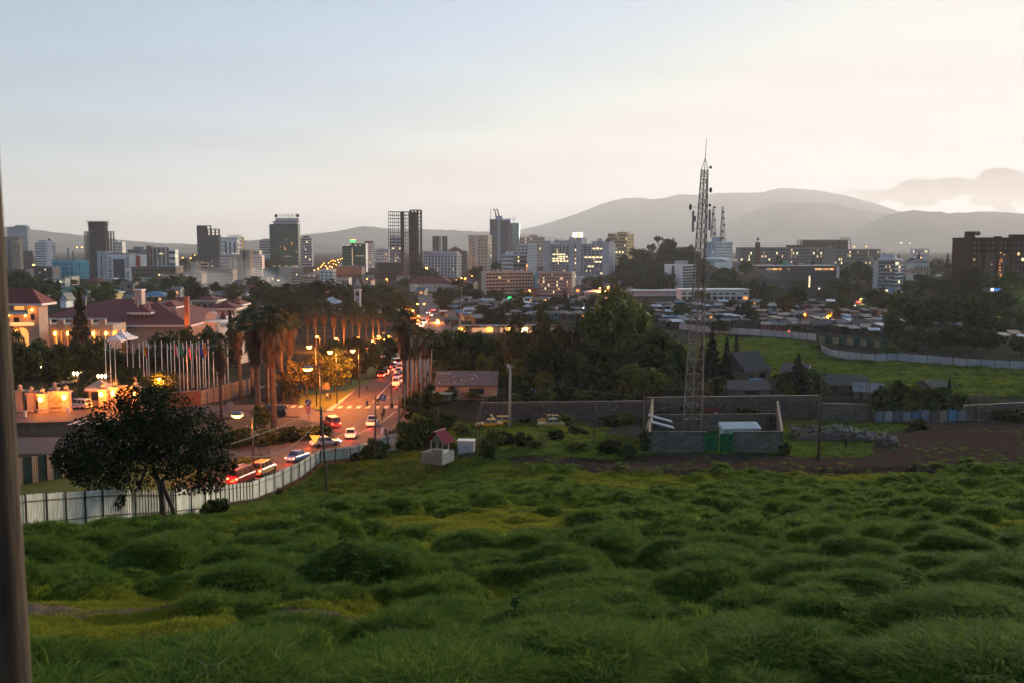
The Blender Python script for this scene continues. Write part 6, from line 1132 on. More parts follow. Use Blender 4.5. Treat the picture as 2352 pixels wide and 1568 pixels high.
wh = ['first stone pillar from the wooden pole','second stone pillar from the wooden pole','stone pillar with lantern beside the emblem wall','rear stone pillar behind the emblem wall','stone pillar with blazing lantern at the drive','lantern pillar next to the guardhouse','lantern pillar at the bright gate wall start','lantern pillar at the bright gate wall end']
for i, (px, yb, yt_, lm) in enumerate([(48,944,880,0),(74,945,885,0),(100,948,888,320),(127,935,875,0),(154,944,882,360),(238,935,878,320),(266,934,873,360),(314,932,873,360)]): pillar(px, yb, yt_, wh[i], lm)
p = gp(112, 946); q = gp(147, 944); t = thing('gate_sign_wall', 'lit stone wall with a diamond emblem and lettering', 'wall', p, math.atan2(q.y-p.y, q.x-p.x)); w_ = (q-p).length; h = hpx(p, 901); MB().box(0, w_, 0, .6, 0, h).ob('wall', GZ, t); MB().box(-.15, w_+.15, -.12, .72, h, h+.22).ob('coping', GZ, t)
EMB = mat('emblem_bronze', (.12,.07,.03), .5, metal=.5); cx, cz, s = w_*.55, h*.60, .62
for (dx, dz) in [(0,s*.9),(s*.9,0),(0,-s*.9),(-s*.9,0)]:
    a = s*.72; mb = MB(); o_ = [(cx+dx, cz+dz+a), (cx+dx+a, cz+dz), (cx+dx, cz+dz-a), (cx+dx-a, cz+dz)]; i_ = [(cx+dx, cz+dz+a*.5), (cx+dx+a*.5, cz+dz), (cx+dx, cz+dz-a*.5), (cx+dx-a*.5, cz+dz)]
    vs = [(x, -.06, z) for x, z in o_+i_] + [(x, -.005, z) for x, z in o_+i_]; fs = [(j, 4+j, 4+(j+1) % 4, (j+1) % 4) for j in range(4)] + [(j, (j+1) % 4, 8+(j+1) % 4, 8+j) for j in range(4)]; mb.add(vs, fs); mb.ob('emblem_diamond', EMB, t)
for k in range(9): MB().box(w_*.16+k*w_*.075, w_*.16+k*w_*.075+.14+.05*(k % 2), -.05, -.004, h*.17, h*.17+.26).ob('letter', EMB, t)
for (a, b_, lb) in [((74,945),(100,948),'stone gate wall with a dark doorway next to the emblem wall'),((48,944),(74,945),'shaded stone gate wall nearest the wooden pole')]:
    p, q = gp(*a), gp(*b_); t = thing('gate_wall', lb, 'wall', p, math.atan2(q.y-p.y, q.x-p.x)); w_ = (q-p).length; h = hpx(p, 898); MB().box(.63, w_-.63, 0, .6, 0, h).ob('wall', GZ, t); MB().box(.6, w_-.6, -.1, .7, h, h+.2).ob('coping', GZ, t); MB().box(w_*.4, w_*.62, -.06, .02, 0, h*.62).ob('doorway', SIGNBK, t)
p, q = gp(266, 934), gp(314, 932); t = thing('gate_wall', 'bright orange lit gate wall between two lantern pillars', 'wall', p, math.atan2(q.y-p.y, q.x-p.x)); w_ = (q-p).length; h = hpx(p, 888); MB().box(.7, w_-.7, 0, .6, 0, h).ob('wall', GZ, t); MB().box(.6, w_-.6, -.12, .72, h, h+.25).ob('coping', GZ, t); MB().box(w_*.62, w_*.9, -.07, .02, 0, h*.6).ob('doorway', BROWNW, t)
for k in range(3): MB().box(.72, w_*.58, -.03, .01, h*(.22+.22*k), h*(.235+.22*k)).ob('joint_band', BROWNW, t)
p = gp(205, 932); t = thing('guardhouse', 'small stone guardhouse with pyramid roof at the gate', 'guardhouse', p); w_ = 3.0; h = hpx(p, 893); MB().box(0, w_, 0, w_, 0, h).ob('wall', GZ, t); MB().box(.5, w_-.5, -.06, .02, h*.35, h*.85).ob('window', GLASS, t); hiproof(t, 0, w_, 0, w_, h+.3, hpx(p, 876)-h, GZ, .5)
BRW = mat('barrier_white', (.6,.58,.55), .5); BRR = mat('barrier_red', (.45,.03,.03), .5)
for (a, b_, lb) in [((157,949),(204,944),'red and white barrier arm in front of the waiting car'),((58,958),(112,953),'red and white barrier arm beside the wooden pole'),((262,940),(238,900),'raised red and white barrier arm at the guardhouse')]:
    p, q = gp(*a), gp(*b_); 
    if 'raised' in lb: q = at(b_[0], b_[1], p.y)
    else: q.z += 1.1
    t = thing('barrier', lb, 'barrier', p); MB().box(-.2,.2,-.2,.2,0,1.2).ob('pedestal', BRW, t); d = q-p; a0 = Vector((0,0,1.05))
    d = d - Vector((0,0,1.1)) if 'raised' not in lb else d
    for k in range(8): MB().bar(a0+d*(k/8), a0+d*((k+1)/8), .07, 6).ob('arm_section', BRR if k % 2 else BRW, t)
def lantern_post(px, pyb, pyt, label, n=3, pw=150):
    p = gp(px, pyb); h = hpx(p, pyt); t = thing('lantern_post', label, 'street lamp', p, 0, 'triple lanterns'); MB().tube([(0,0,0),(0,0,h-.3)], [.09,.06], 7).ob('pole', POLEM, t)
    for k in range(n): dx = (k-(n-1)/2)*.75; MB().tube([(0,0,h-.8),(dx*.6,0,h-.75),(dx,0,h-.45)], .035, 5).ob('arm', POLEM, t); MB().lathe([(.08,-.3),(.26,.2),(.3,.3),(.1,.5),(.02,.6)], 8).ob('lantern', GLOWY, t, True, (dx,0,h-.15))
    point(t, (0,-.6,h-.3), pw, (1,.55,.2))
lantern_post(102, 885, 843, 'triple lantern over the parked cars'); lantern_post(179, 893, 857, 'triple lantern between guardhouse and parked cars'); lantern_post(235, 897, 863, 'triple lantern rising behind the guardhouse')
# hotel boundary wall with stone panels
p, q = gp(462, 929), gp(553, 909); n = 9; ang_ = math.atan2(q.y-p.y, q.x-p.x); h = 2.7; t = thing('boundary_wall', 'grey stone boundary wall running back behind the palms', 'wall', p, ang_); w_ = (q-p).length*1.35
for k in range(n): MB().box(w_*k/n+.3, w_*(k+1)/n-.02, 0, .4, 0, h+.06*k).ob('wall_panel', STONE, t); MB().box(w_*k/n, w_*k/n+.28, -.1, .5, 0, h+.15+.06*k).ob('wall_pier', STONE, t)
p, q = gp(380, 938), gp(460, 930); t = thing('boundary_wall', 'brown brick boundary wall under the flagpoles', 'wall', p, math.atan2(q.y-p.y, q.x-p.x)); w_ = (q-p).length; MB().box(0, w_, 0, .45, 0, 2.8).ob('wall', BRICKR, t); MB().box(-.05, w_+.05, -.08, .53, 2.8, 2.95).ob('coping', STONE, t)
# flagpoles
FPM = mat('flagpole_white', (.80,.78,.75), .5); FX = [243,254,265,293,306,321,330,337,342,357,372,385,393,401,412,421,430,439,443,452,458,466,471,479,490,498,515,523]
FLG = {330: ('yellow and red', (.45,.28,.03), (.40,.02,.02)), 401: ('red and white', (.4,.03,.03), (.5,.5,.5)), 412: ('green', (.02,.2,.08), (.02,.2,.08)), 430: ('striped red and white', (.05,.05,.2), (.4,.1,.1)), 443: ('red and green', (.02,.15,.05), (.35,.03,.03)), 458: ('blue', (.03,.05,.25), (.03,.05,.25)), 466: ('orange', (.5,.15,.02), (.5,.15,.02))}
nof = 0
for i, px in enumerate(FX):
    p = gp(px + 2, 893 + (i*7 % 9) - 4 + (18 if px == 430 else 0)); h = hpx(p, 787 + (i*5 % 7) - 3)
    if px in FLG: lb = f'white flagpole with a limp {FLG[px][0]} flag'
    else: lb = f'bare white flagpole, {ordn(nof)} in the row counting from the gate'; nof += 1
    t = thing('flagpole', lb, 'flagpole', p, 0, 'hotel flagpoles'); MB().tube([(0,0,0),(0,0,h)], [.10,.055], 7).ob('pole', FPM, t, True); MB().lathe([(.03,0),(.1,.08),(.03,.18)], 8).ob('finial', FPM, t, True, (0,0,h))
    fc = FLG.get(px)
    vs, fs = [], []; cols_ = 7; rr = 9; L_ = 2.6 if fc else .9; wd = 1.3 if fc else .35
    for a in range(rr):
        for b_ in range(cols_): u = b_/(cols_-1); v = a/(rr-1); vs.append((.08+wd*u*(.45+.25*v)+.05*math.sin(v*5+b_), .10*math.sin(b_*2.2+v*3), h-.15-L_*v-.9*u*u*L_*.35))
    fs = [(a*cols_+b_, a*cols_+b_+1, (a+1)*cols_+b_+1, (a+1)*cols_+b_) for a in range(rr-1) for b_ in range(cols_-1)]
    mb = MB(); mb.add(vs, fs); c1, c2 = (fc[1], fc[2]) if fc else ((.4,.4,.42), (.2,.25,.4)); mb.m = [0 if (k % (cols_-1)) < 3 else 1 for k in range(len(fs))]
    me = mb.mesh('flag', [mat(f'flag_{px}_a', c1, .9), mat(f'flag_{px}_b', c2, .9)], True); put('flag', me, t)
# blue and white mast tower
p = Vector((at(812, HZ, 455).x, 455, 0)); t = thing('lookout_tower', 'slim blue and white tower with a caged top', 'tower', p); zz = lambda py: at(1176, py, 455).z; BLT = mat('tower_blue', (.20,.30,.38), .7); WHT = mat('tower_white', (.52,.53,.55), .7)
for (x, y) in [(0,0),(2.2,0),(0,2.2),(2.2,2.2)]: MB().box(x, x+.5, y, y+.5, 0, zz(668)).ob('column', WHT, t)
for k in range(6): MB().box(.5, 2.2, .1, 2.5, zz(714)+k*1.75, zz(714)+k*1.75+1.2).ob('infill_panel', SIGNBK if k in (1, 4) else BLT, t)
MB().box(-.3, 3.0, -.3, 3.0, zz(668), zz(666)).ob('deck', WHT, t)
for k in range(8):
    a = k*math.pi/4; c, s = math.cos(a), math.sin(a); MB().tube([(1.35+1.2*c,1.35+1.2*s,zz(666)),(1.35+1.6*c,1.35+1.6*s,zz(658)),(1.35+1.1*c,1.35+1.1*s,zz(651)),(1.35,1.35,zz(646))], .09, 5).ob('cage_rib', BLT, t)
MB().lathe([(.5,0),(.8,.6),(.5,2.0),(.05,3.2)], 10).ob('dome', BLT, t, True, (1.35,1.35,zz(657))); MB().bar((1.35,1.35,zz(646)),(1.35,1.35,zz(641)),.08).ob('spike', STEEL, t)
# ---------------------------------------------------------------- lattice mast and its compound
BLK = mat('concrete_block', (.17,.145,.125), .9, noise=(.11,.095,.082), scale=3, rnd=.22); MORT = mat('mortar_render', (.075,.065,.06), .9)
def block_wall(name, label, p, q, h, course=.42, bl=.95, th=.25, cat='wall', parent=None):
    """blockwork: each block its own piece set in a recessed core"""
    t = thing(name, label, cat, p, math.atan2(q.y-p.y, q.x-p.x)); w_ = Vector((q.x-p.x, q.y-p.y, 0)).length; dz = q.z-p.z
    MB().add([(0,.03,-.4),(w_,.03,-.4+dz),(w_,th-.03,-.4+dz),(0,th-.03,-.4),(0,.03,h),(w_,.03,h),(w_,th-.03,h),(0,th-.03,h)], [(3,2,1,0),(4,5,6,7),(0,1,5,4),(1,2,6,5),(2,3,7,6),(3,0,4,7)]).ob('core', MORT, t); nb = max(1, int(w_/bl)); nc = max(1, int(h/course)); bw = w_/nb; ch = h/nc
    me = MB().box(.02, bw-.02, 0, th, .02, ch-.02).mesh('block', [BLK])
    for r_ in range(nc):
        for c in range(nb):
            x = c*bw + (bw*.5 if r_ % 2 else 0)
            if x + bw > w_+.01: continue
            put('block', me, t, (x, random.uniform(-.012,.008), r_*ch))
    MB().box(-.03, w_+.03, -.04, th+.04, h, h+.12).ob('coping', MORT, t); return t
c00, c10 = gp(1489, 1040), gp(1798, 1039); c01, c11 = gp(1500, 991), gp(1786, 989); H_ = 2.75
g0, g1 = c00.lerp(c10, (1619-1489)/309.), c00.lerp(c10, (1683-1489)/309.)
for k_ in (g0, g1): k_.z = zt(k_.x, k_.y)
zt0 = c00.z + H_
block_wall('block_wall', 'grey block wall of the mast compound before the green gate', c00, g0, H_); block_wall('block_wall', 'grey block wall of the mast compound past the green gate', g1, c10, H_); block_wall('block_wall', 'rear block wall of the mast compound', c01, c11, 2.6, .5, 1.2); block_wall('block_wall', 'short side block wall of the compound toward the rubble', c10, c11, 2.7, .5, 1.2); block_wall('block_wall', 'side block wall of the compound under the lean to roofs', c00, c01, 3.2, .5, 1.2)
GRN = mat('gate_green', (.012,.15,.055), .55, noise=(.010,.11,.04), scale=1.5); t = thing('metal_gate', 'bright green double sheet metal gate', 'gate', g0, math.atan2(g1.y-g0.y, g1.x-g0.x)); w_ = (g1-g0).length
for k in range(2):
    mb = MB(); mb.add(*corr(Vector((.1+k*w_/2, .1, .12)), Vector((w_/2*(k+1)-.06, .1, .12)), 2.45, 2.45, 9, .05)); mb.ob('gate_leaf', GRN, t); MB().box(.06+k*w_/2, w_/2*(k+1)-.02, .02, .12, 1.3, 1.4).ob('gate_rail', GRN, t)
for x in (0, w_): MB().box(x-.1, x+.1, -.05, .25, 0, 2.85).ob('gate_post', GRN, t)
p = g0.lerp(g1, .5); tag(poly_sheet('ramp', [(gp(1612,1057).x, gp(1612,1057).y), (gp(1676,1056).x, gp(1676,1056).y), (g1.x, g1.y-.1), (g0.x, g0.y-.1)], p.z+.05, PAVE), kind='structure')
TB = gp(1598, 1000); TD = TB.y + 3; TB = Vector((at(1594, HZ, TD).x, TD, zt(at(1594, HZ, TD).x, TD))); t = thing('lattice_mast', 'tall grey steel lattice telecom mast with aerials and panels', 'mast', TB)
MSTL = mat('galvanised_steel', (.20,.19,.18), .6, metal=.2, noise=(.11,.10,.095), scale=2); zT = at(1614, 391, TD).z - TB.z
TOPX = at(1614.5, HZ, TD).x - TB.x
def legs(f):  # three legs converging upward and leaning with the photograph's taper
    wb, wt = 45*TD/FPX, 15.5*TD/FPX; w = wb + (wt-wb)*f; cx = TOPX*f; return [Vector((cx - w/2, -w*.29, zT*f)), Vector((cx + w/2, -w*.29, zT*f)), Vector((cx + w*.12, w*.58, zT*f))]
A, Z_ = legs(0), legs(1)
for i in range(3): MB().bar(A[i], Z_[i], .13, 6, .09).ob('leg', MSTL, t)
fs_ = [0]; k = 0
while fs_[-1] < .985: fs_.append(min(1, fs_[-1] + (.058 if fs_[-1] < .3 else .043 if fs_[-1] < .6 else .037)))
for i, (fa, fb) in enumerate(zip(fs_[:-1], fs_[1:])):
    P, Q = legs(fa), legs(fb); mb = MB()
    for a in range(3):
        c = (a+1) % 3; mb.bar(Q[a], Q[c], .055)
        if fa < .3: m_ = Q[a].lerp(Q[c], .5); mb.bar(P[a], m_, .055).bar(P[c], m_, .055)
        else: mb.bar(P[a], Q[c], .05).bar(P[c], Q[a], .05)
    mb.ob('brace_panel', MSTL, t)
ap = Vector((at(1616.5, HZ, TD).x-TB.x, 0, at(1616, 363, TD).z-TB.z)); mb = MB()
for i in range(3): mb.bar(Z_[i], ap, .05)
mb.ob('peak', MSTL, t); MB().bar(ap, (at(1618.5, HZ, TD).x-TB.x, 0, at(1618, 317, TD).z-TB.z), .06, 6, .035).ob('spire', MSTL, t)
L2 = legs(0); mb = MB(); 
for k in range(40): f = k/40; q = legs(f); c = q[1].lerp(q[2], .4); mb.bar(c+Vector((-.2,0,0)), c+Vector((.2,0,0)), .018)
mb.ob('ladder', MSTL, t); MB().tube([legs(f)[1].lerp(legs(f)[2], .3) for f in np.linspace(0, .97, 8)], .07, 5).ob('cable_run', SIGNBK, t)
PAN = mat('antenna_panel', (.22,.23,.24), .6); tw = lambda px, py, y=0: Vector((at(px, py, TD).x-TB.x, y, at(px, py, TD).z-TB.z))
for (px, y0, y1) in [(1590.5,485,533),(1628.5,482,530),(1624,622,646)]:
    a, b_ = tw(px, y1, -.3), tw(px, y0, -.3); MB().box(-.16,.16,-.1,.1,0,(b_-a).z).ob('panel_antenna', PAN, t, False, a); s = -1 if px < 1600 else 1
    for f in (.15, .85): c = a.lerp(b_, f); MB().bar(c, Vector((TOPX*.9 + .3*s, -.2, c.z)), .03).ob('bracket', MSTL, t)
    MB().box(-.1,.1,-.1,.1,0,.8).ob('radio_unit', SIGNBK, t, False, a.lerp(b_, .5)+Vector((-.35*s,.1,0)))
for (px, py, r_, s) in [(1588,476,.42,-1),(1629,437,.36,1),(1629,385,.22,1),(1627,472,.22,1)]: c = tw(px, py, -.2); o = MB().lathe([(.08,0),(r_,.05),(r_,.32),(.08,.36)], 12).ob('dish_antenna', SIGNBK if s < 0 else STEEL, t, True, c); o.rotation_euler = (0, R(90*s), 0); MB().bar(c, Vector((TOPX*.9, 0, c.z-.1)), .03).ob('bracket', MSTL, t)
for (px, py) in [(1610,470),(1617,560),(1616,640)]: MB().bar(tw(px-9, py), tw(px+9, py), .05).ob('cross_arm', STEEL, t)
# equipment cabin and lean to
p = gp(1662, 1012); p.z = zt(p.x, p.y); t = thing('equipment_cabin', 'white equipment cabin with ribbed roof inside the compound', 'cabin', p, R(3)); w_ = 86*p.y/FPX; h = hpx(p, 985); CABW = mat('cabin_white', (.55,.58,.62), .5); MB().box(0, w_, 0, 2.4, .2, h).ob('wall', CABW, t); MB().prof([(-.2,h),(2.6,h),(2.6,h+.62),(2.5,h+.65),(-.2,h+.12)], -.15, w_+.15).ob('roof', CABW, t)
for k in range(12): MB().prof([(-.22,h+.12),(-.22,h+.18),(2.5,h+.72),(2.5,h+.65)], w_*k/12+.1, w_*k/12+.18).ob('roof_rib', mat('cabin_rib', (.42,.38,.36)), t)
MB().box(w_*.36, w_*.6, -.5, -.02, h*.5, h*.8).ob('air_conditioner', PAN, t); MB().box(.1, .8, -.05, .0, .25, h*.85).ob('door', PAN, t); MB().box(-.05,.05,.2,2.2,0,.2).ob('skid', STEEL, t)
for i, (a, yt_, yb_, b_, yb2) in enumerate([(1490,954,962,1545,973),(1496,969,975,1549,987)]):
    D_ = c00.y + (7.0 if i == 0 else 1.2); p = at(a, yt_, D_); q = at(b_, yb2-4, D_); t = thing('lean_to', ['upper pale tin lean to roof in the compound corner','lower pale tin lean to roof over the compound wall'][i], 'roof', Vector((p.x, p.y, zt(p.x, p.y)))); z0 = t.location.z
    MB().add([(0,0,p.z-z0),(q.x-p.x,0,q.z-z0),(q.x-p.x,1.0,q.z-z0+.16),(0,1.0,p.z-z0+.16),(0,0,p.z-z0-.1),(q.x-p.x,0,q.z-z0-.1),(q.x-p.x,1.0,q.z-z0+.06),(0,1.0,p.z-z0+.06)], [(0,1,2,3),(7,6,5,4),(0,4,5,1),(1,5,6,2),(2,6,7,3),(3,7,4,0)]).ob('roof_sheet', mat('lean_to_tin', (.17,.20,.25), .8, spec=.1), t)
    for (x, zz_) in ((.15, p.z), (q.x-p.x-.15, q.z)): MB().bar((x,.2,0),(x,.2,zz_-z0-.05),.06).ob('post', RUSTY, t); MB().bar((x,.9,0),(x,.9,zz_-z0+.1),.06).ob('post', RUSTY, t)
p = gp(1617, 966); t = thing('shipping_container', 'dark red shipping container with small white lettering', 'container', p, R(-4)); w_ = 37*p.y/FPX; h = hpx(p, 941); CRED = mat('container_red', (.13,.02,.022), .6, noise=(.09,.016,.018), scale=1.5); mb = MB(); mb.add(*corr(Vector((0,0,.1)), Vector((w_,0,.1)), h-.1, h-.1, 12, .06)); mb.ob('corrugated_side', CRED, t); MB().box(0, w_, .08, 2.4, .1, h-.02).ob('body', CRED, t); MB().box(-.03, w_+.03, -.02, 2.45, h, h+.1).ob('top_rail', CRED, t)
for k in range(3): MB().box(w_*.62, w_*.62+.55-.12*(k % 2), -.03, .0, h*.74-k*.3, h*.74-k*.3+.18).ob('lettering', SIGNW, t)
# watch hut on stilts
p = gp(975, 1083); q = gp(1030, 1080); D_ = p.y; p = Vector((at(962, HZ, D_).x, D_, zt(at(962, HZ, D_).x, D_) + .15)); t = thing('watch_hut', 'sheet metal watch hut on stilts with a maroon roof', 'hut', p, R(-26)); k_ = D_/FPX; zz = lambda py: at(1176, py, D_).z - p.z; w_, d_ = 58*k_, 56*k_; zf, zr = zz(1062), zz(1037); HB = mat('hut_sheet', (.24,.21,.17), .6, noise=(.19,.165,.13), scale=2); HP = mat('hut_frame', (.10,.05,.035), .8)
for nm_, a, b_ in [('parapet_sheet', (0,0), (w_,0)), ('parapet_sheet', (w_,0), (w_,d_)), ('parapet_sheet', (w_,d_), (0,d_)), ('parapet_sheet', (0,d_), (0,0))]:
    mb = MB(); mb.add(*corr(Vector((a[0],a[1],zf)), Vector((b_[0],b_[1],zf)), zr-zf, zr-zf, 10, .05)); mb.ob(nm_, HB if a[0] == 0 and a[1] == 0 else mat('hut_sheet_pale', (.46,.44,.38), .7), t)
MB().box(.1, w_-.1, .1, d_-.1, zf, zf+.12).ob('deck', HP, t)
for (x, y) in [(.5,.5),(w_-.6,.5),(.5,d_-.6),(w_-.6,d_-.6),(w_*.5,.4)]: MB().bar((x,y,-.3),(x,y,zf),.07,5).ob('stilt', HP, t)
cx0, cx1, cy0, cy1 = w_*.32, w_*.86, d_*.3, d_*.8; ze = zz(1012)
for (x, y) in [(cx0,cy0),(cx1,cy0),(cx0,cy1),(cx1,cy1)]: MB().bar((x,y,zf+.1),(x,y,ze),.06,5).ob('cabin_post', SIGNW, t)
MB().box(cx0, cx1, cy0-.02, cy0+.05, zf+.1, zr+.25).ob('cabin_front', HB, t); MB().box(cx1-.05, cx1+.02, cy0+.06, cy1, zf+.1, zr+.25).ob('cabin_side', SIGNW, t)
MB().add([(cx0-.1,cy0,ze-.1),(cx1+.1,cy0,ze-.1),((cx0+cx1)/2,cy0,zz(993)),(cx0-.1,cy0+.06,ze-.1),(cx1+.1,cy0+.06,ze-.1),((cx0+cx1)/2,cy0+.06,zz(993))], [(0,1,2),(5,4,3),(0,3,4,1),(1,4,5,2),(2,5,3,0)]).ob('gable_sheet', HB, t)
RM = mat('hut_roof_maroon', (.22,.045,.06), .9, spec=.03); mid = (cx0+cx1)/2; zp_ = zz(990)
for s in (-1, 1):
    ex = mid + s*(cx1-mid+.7); vs, fs = [], []; n = 12
    for i in range(n*2+1): y = cy0-.6+(cy1-cy0+1.2)*i/(2*n); o = .05*(i % 2); vs += [(mid, y, zp_+o), (ex, y, ze-.25+o)]
    fs = [(2*i, 2*i+1, 2*i+3, 2*i+2) for i in range(2*n)]; mb = MB(); mb.add(vs, fs); mb.ob('roof_slope', RM, t)
MB().box(mid-.14, mid+.14, cy0-.65, cy1+.65, zp_+.02, zp_+.12).ob('ridge_cap', mat('ridge_pale', (.30,.14,.13), .9), t); mb = MB(); a, b_ = Vector((w_*.95,-.7,-.2)), Vector((w_*.75,.3,zf))
for s in (-.25, .25): mb.bar(a+Vector((s,0,0)), b_+Vector((s,0,0)), .05)
for k in range(1, 6): c = a.lerp(b_, k/6); mb.bar(c+Vector((-.25,0,0)), c+Vector((.25,0,0)), .05)
mb.ob('ladder', HP, t)
p = gp(1051, 1044); t = thing('meter_cabinet', 'white concrete meter cabinet with a flat lid among bushes', 'cabinet', p, R(-8)); w_ = 38*p.y/FPX; h = hpx(p, 1013); MB().box(0, w_, 0, 1.4, 0, h).ob('body', mat('cabinet_white', (.50,.46,.47), .8), t); MB().box(-.1, w_+.1, -.1, 1.5, h, h+.16).ob('lid', SIGNW, t); MB().box(w_*.3, w_*.85, -.04, 0, .2, h*.8).ob('door', mat('cabinet_door', (.36,.38,.42)), t)
# ---------------------------------------------------------------- poles and wires
WOOD = mat('pole_wood', (.10,.072,.055), .85, noise=(.05,.038,.030), scale=7, stretch=(1,1,.2), bump=.4); CONP = mat('pole_concrete', (.34,.32,.30), .85, noise=(.26,.24,.22), scale=3)
def pole(px, pyb, pxt, pyt, r, label, m=WOOD, cap=None, name='utility_pole'):
    p = gp(px, pyb); q = at(pxt, pyt, p.y); t = thing(name, label, 'pole', p, 0, 'poles'); MB().tube([(0,0,-.3), (q-p)*.5, q-p], [r, r*.85, r*.7], 9).ob('shaft', m, t, True)
    if cap: mb = MB(); z = q-p; mb.bar(z+Vector((-.5,0,-.3)), z+Vector((.5,0,-.3)), .05); mb.ob('cross_arm', m, t); [MB().lathe([(.05,0),(.08,.08),(.04,.2)], 8).ob('insulator', SIGNW, t, True, tuple(z+Vector((s*.42,0,-.25)))) for s in (-1, 1)]
    return q
qA = pole(752, 1144, 737, 935, .17, 'leaning wooden pole by the sheet fence'); qB = pole(861, 1053, 863, 908, .16, 'wooden pole in front of the white pickup'); qC = pole(917, 1031, 917, 908, .14, 'wooden pole by the short white fence')
qD = pole(1170, 985, 1172, 838, .24, 'thick pale concrete pole by the yellow taxis', CONP, True, 'concrete_pole'); pole(1100, 1050, 1104, 929, .12, 'upright wooden pole beside the meter cabinet'); pole(1091, 1046, 1100, 930, .10, 'slanting wooden stay pole beside the meter cabinet'); pole(1003, 1030, 1007, 934, .11, 'wooden pole rising behind the watch hut'); pole(1362, 1022, 1369, 925, .10, 'thin wooden pole in the upper meadow'); pole(1476, 1040, 1480, 908, .13, 'wooden pole at the compound corner'); pole(1768, 990, 1774, 908, .10, 'thin pole standing inside the compound')
qE = pole(1879, 1058, 1888, 853, .16, 'tall wooden pole before the plaster wall'); pole(2003, 972, 1996, 865, .10, 'bowed wooden pole at the end of the plaster wall'); pole(1996, 968, 1990, 868, .09, 'dark pole paired with the bowed one'); pole(2241, 968, 2247, 888, .11, 'front leg of the A shaped pole'); pole(2256, 962, 2247, 890, .09, 'stay leg of the A shaped pole'); pole(1057, 765, 1060, 660, .14, 'pale slender mast over the market shacks', POLEL, True); pole(985, 758, 986, 690, .12, 'pole at the upper road edge'); pole(1265, 975, 1268, 890, .08, 'thin pole beside the lone yellow taxi')
for i, (a, b_) in enumerate([((944,930),(950,835)),((953,925),(957,845)),((965,935),(969,860)),((975,915),(980,828)),((988,905),(992,800)),((929,955),(930,880))]): pole(a[0], a[1], b_[0], b_[1], .09, f'grey pole among the roadside palms, {ordn(i)} from the crossing', POLEL)
WIRE = mat('cable', (.10,.095,.09), .6); WIRES = mat('cable_pale', (.13,.12,.115), .8)
def wire(a, b, sag, label, m=WIRE, r=.025):
    n = 14; d = b - a; P = [d*(k/n) + Vector((0,0,-sag*4*(k/n)*(1-k/n))) for k in range(n+1)]; t = thing('overhead_cable', label, 'cable', a, 0, 'overhead cables'); MB().tube(P, r, 4).ob('strand', m, t)
wire(qB + Vector((0,0,-1.2)), qA + Vector((0,0,-.6)), 2.6, 'slack pale cable looping over the junction to the leaning pole', WIRES, .035); TR = at(478, 1035, 76); wire(qA, TR, .3, 'taut cable from the leaning pole toward the dark tree', WIRES, .03); wire(qA + Vector((0,0,-.9)), at(490, 1020, 77), 2.6, 'sagging cable under the taut one toward the dark tree', WIRES, .03); None
wire(qB, qC, .6, 'short cable between the two poles near the fence corner'); wire(qD, at(1480, 908, gp(1476, 1040).y), 1.2, 'thin cable from the concrete pole toward the compound'); wire(qC, at(957, 845, 200), 1.6, 'pale cable looping up to the palm poles', WIRES, .04); wire(at(950, 835, 199), at(992, 800, 225), 2.0, 'pale cable hanging among the palm trunks', WIRES, .04)
# the near pole
PB = at(34, 1568, 5.2); t = thing('wooden_pole', 'thick weathered wooden pole close to the viewer at the frame edge', 'pole', Vector((PB.x-.02, 5.2, zt(PB.x, 5.2)))); b0 = t.location.copy(); tp = at(-60, 250, 5.2) - b0; bt = Vector((at(44, 1800, 5.2).x - b0.x, 0, -.3))
NW = mat('near_pole_wood', (.085,.055,.036), .9, noise=(.028,.019,.013), scale=10, stretch=(1.5,1.5,.12), bump=.5, detail=8); n = 22; mb = MB(); rng_ = random.Random(3); vs = []; 
for k in range(n+1):
    f = k/n; c = bt.lerp(tp, f); r_ = .118*(1-.12*f)
    for j in range(20): a = 2*math.pi*j/20; rr = r_*(1+.02*math.sin(3*a+1)+rng_.uniform(-.008,.008)); vs.append((c.x+rr*math.cos(a), c.y+rr*math.sin(a), c.z))
mb.add(vs, [(k*20+j, k*20+(j+1) % 20, (k+1)*20+(j+1) % 20, (k+1)*20+j) for k in range(n) for j in range(20)] + [tuple(range(n*20, n*20+20))]); mb.ob('shaft', NW, t, True)
for k in range(5): z = .7+.62*k; c = bt.lerp(tp, (z+.3)/(tp.z+.3)); mb = MB(); mb.add([(c.x+.035+.02*(k%2), -.113, z), (c.x+.048+.02*(k%2), -.110, z+.10), (c.x+.042+.02*(k%2), -.110, z+.22), (c.x+.030+.02*(k%2), -.112, z+.10)], [(0,1,2,3)]); mb.ob('crack', SIGNBK, t)
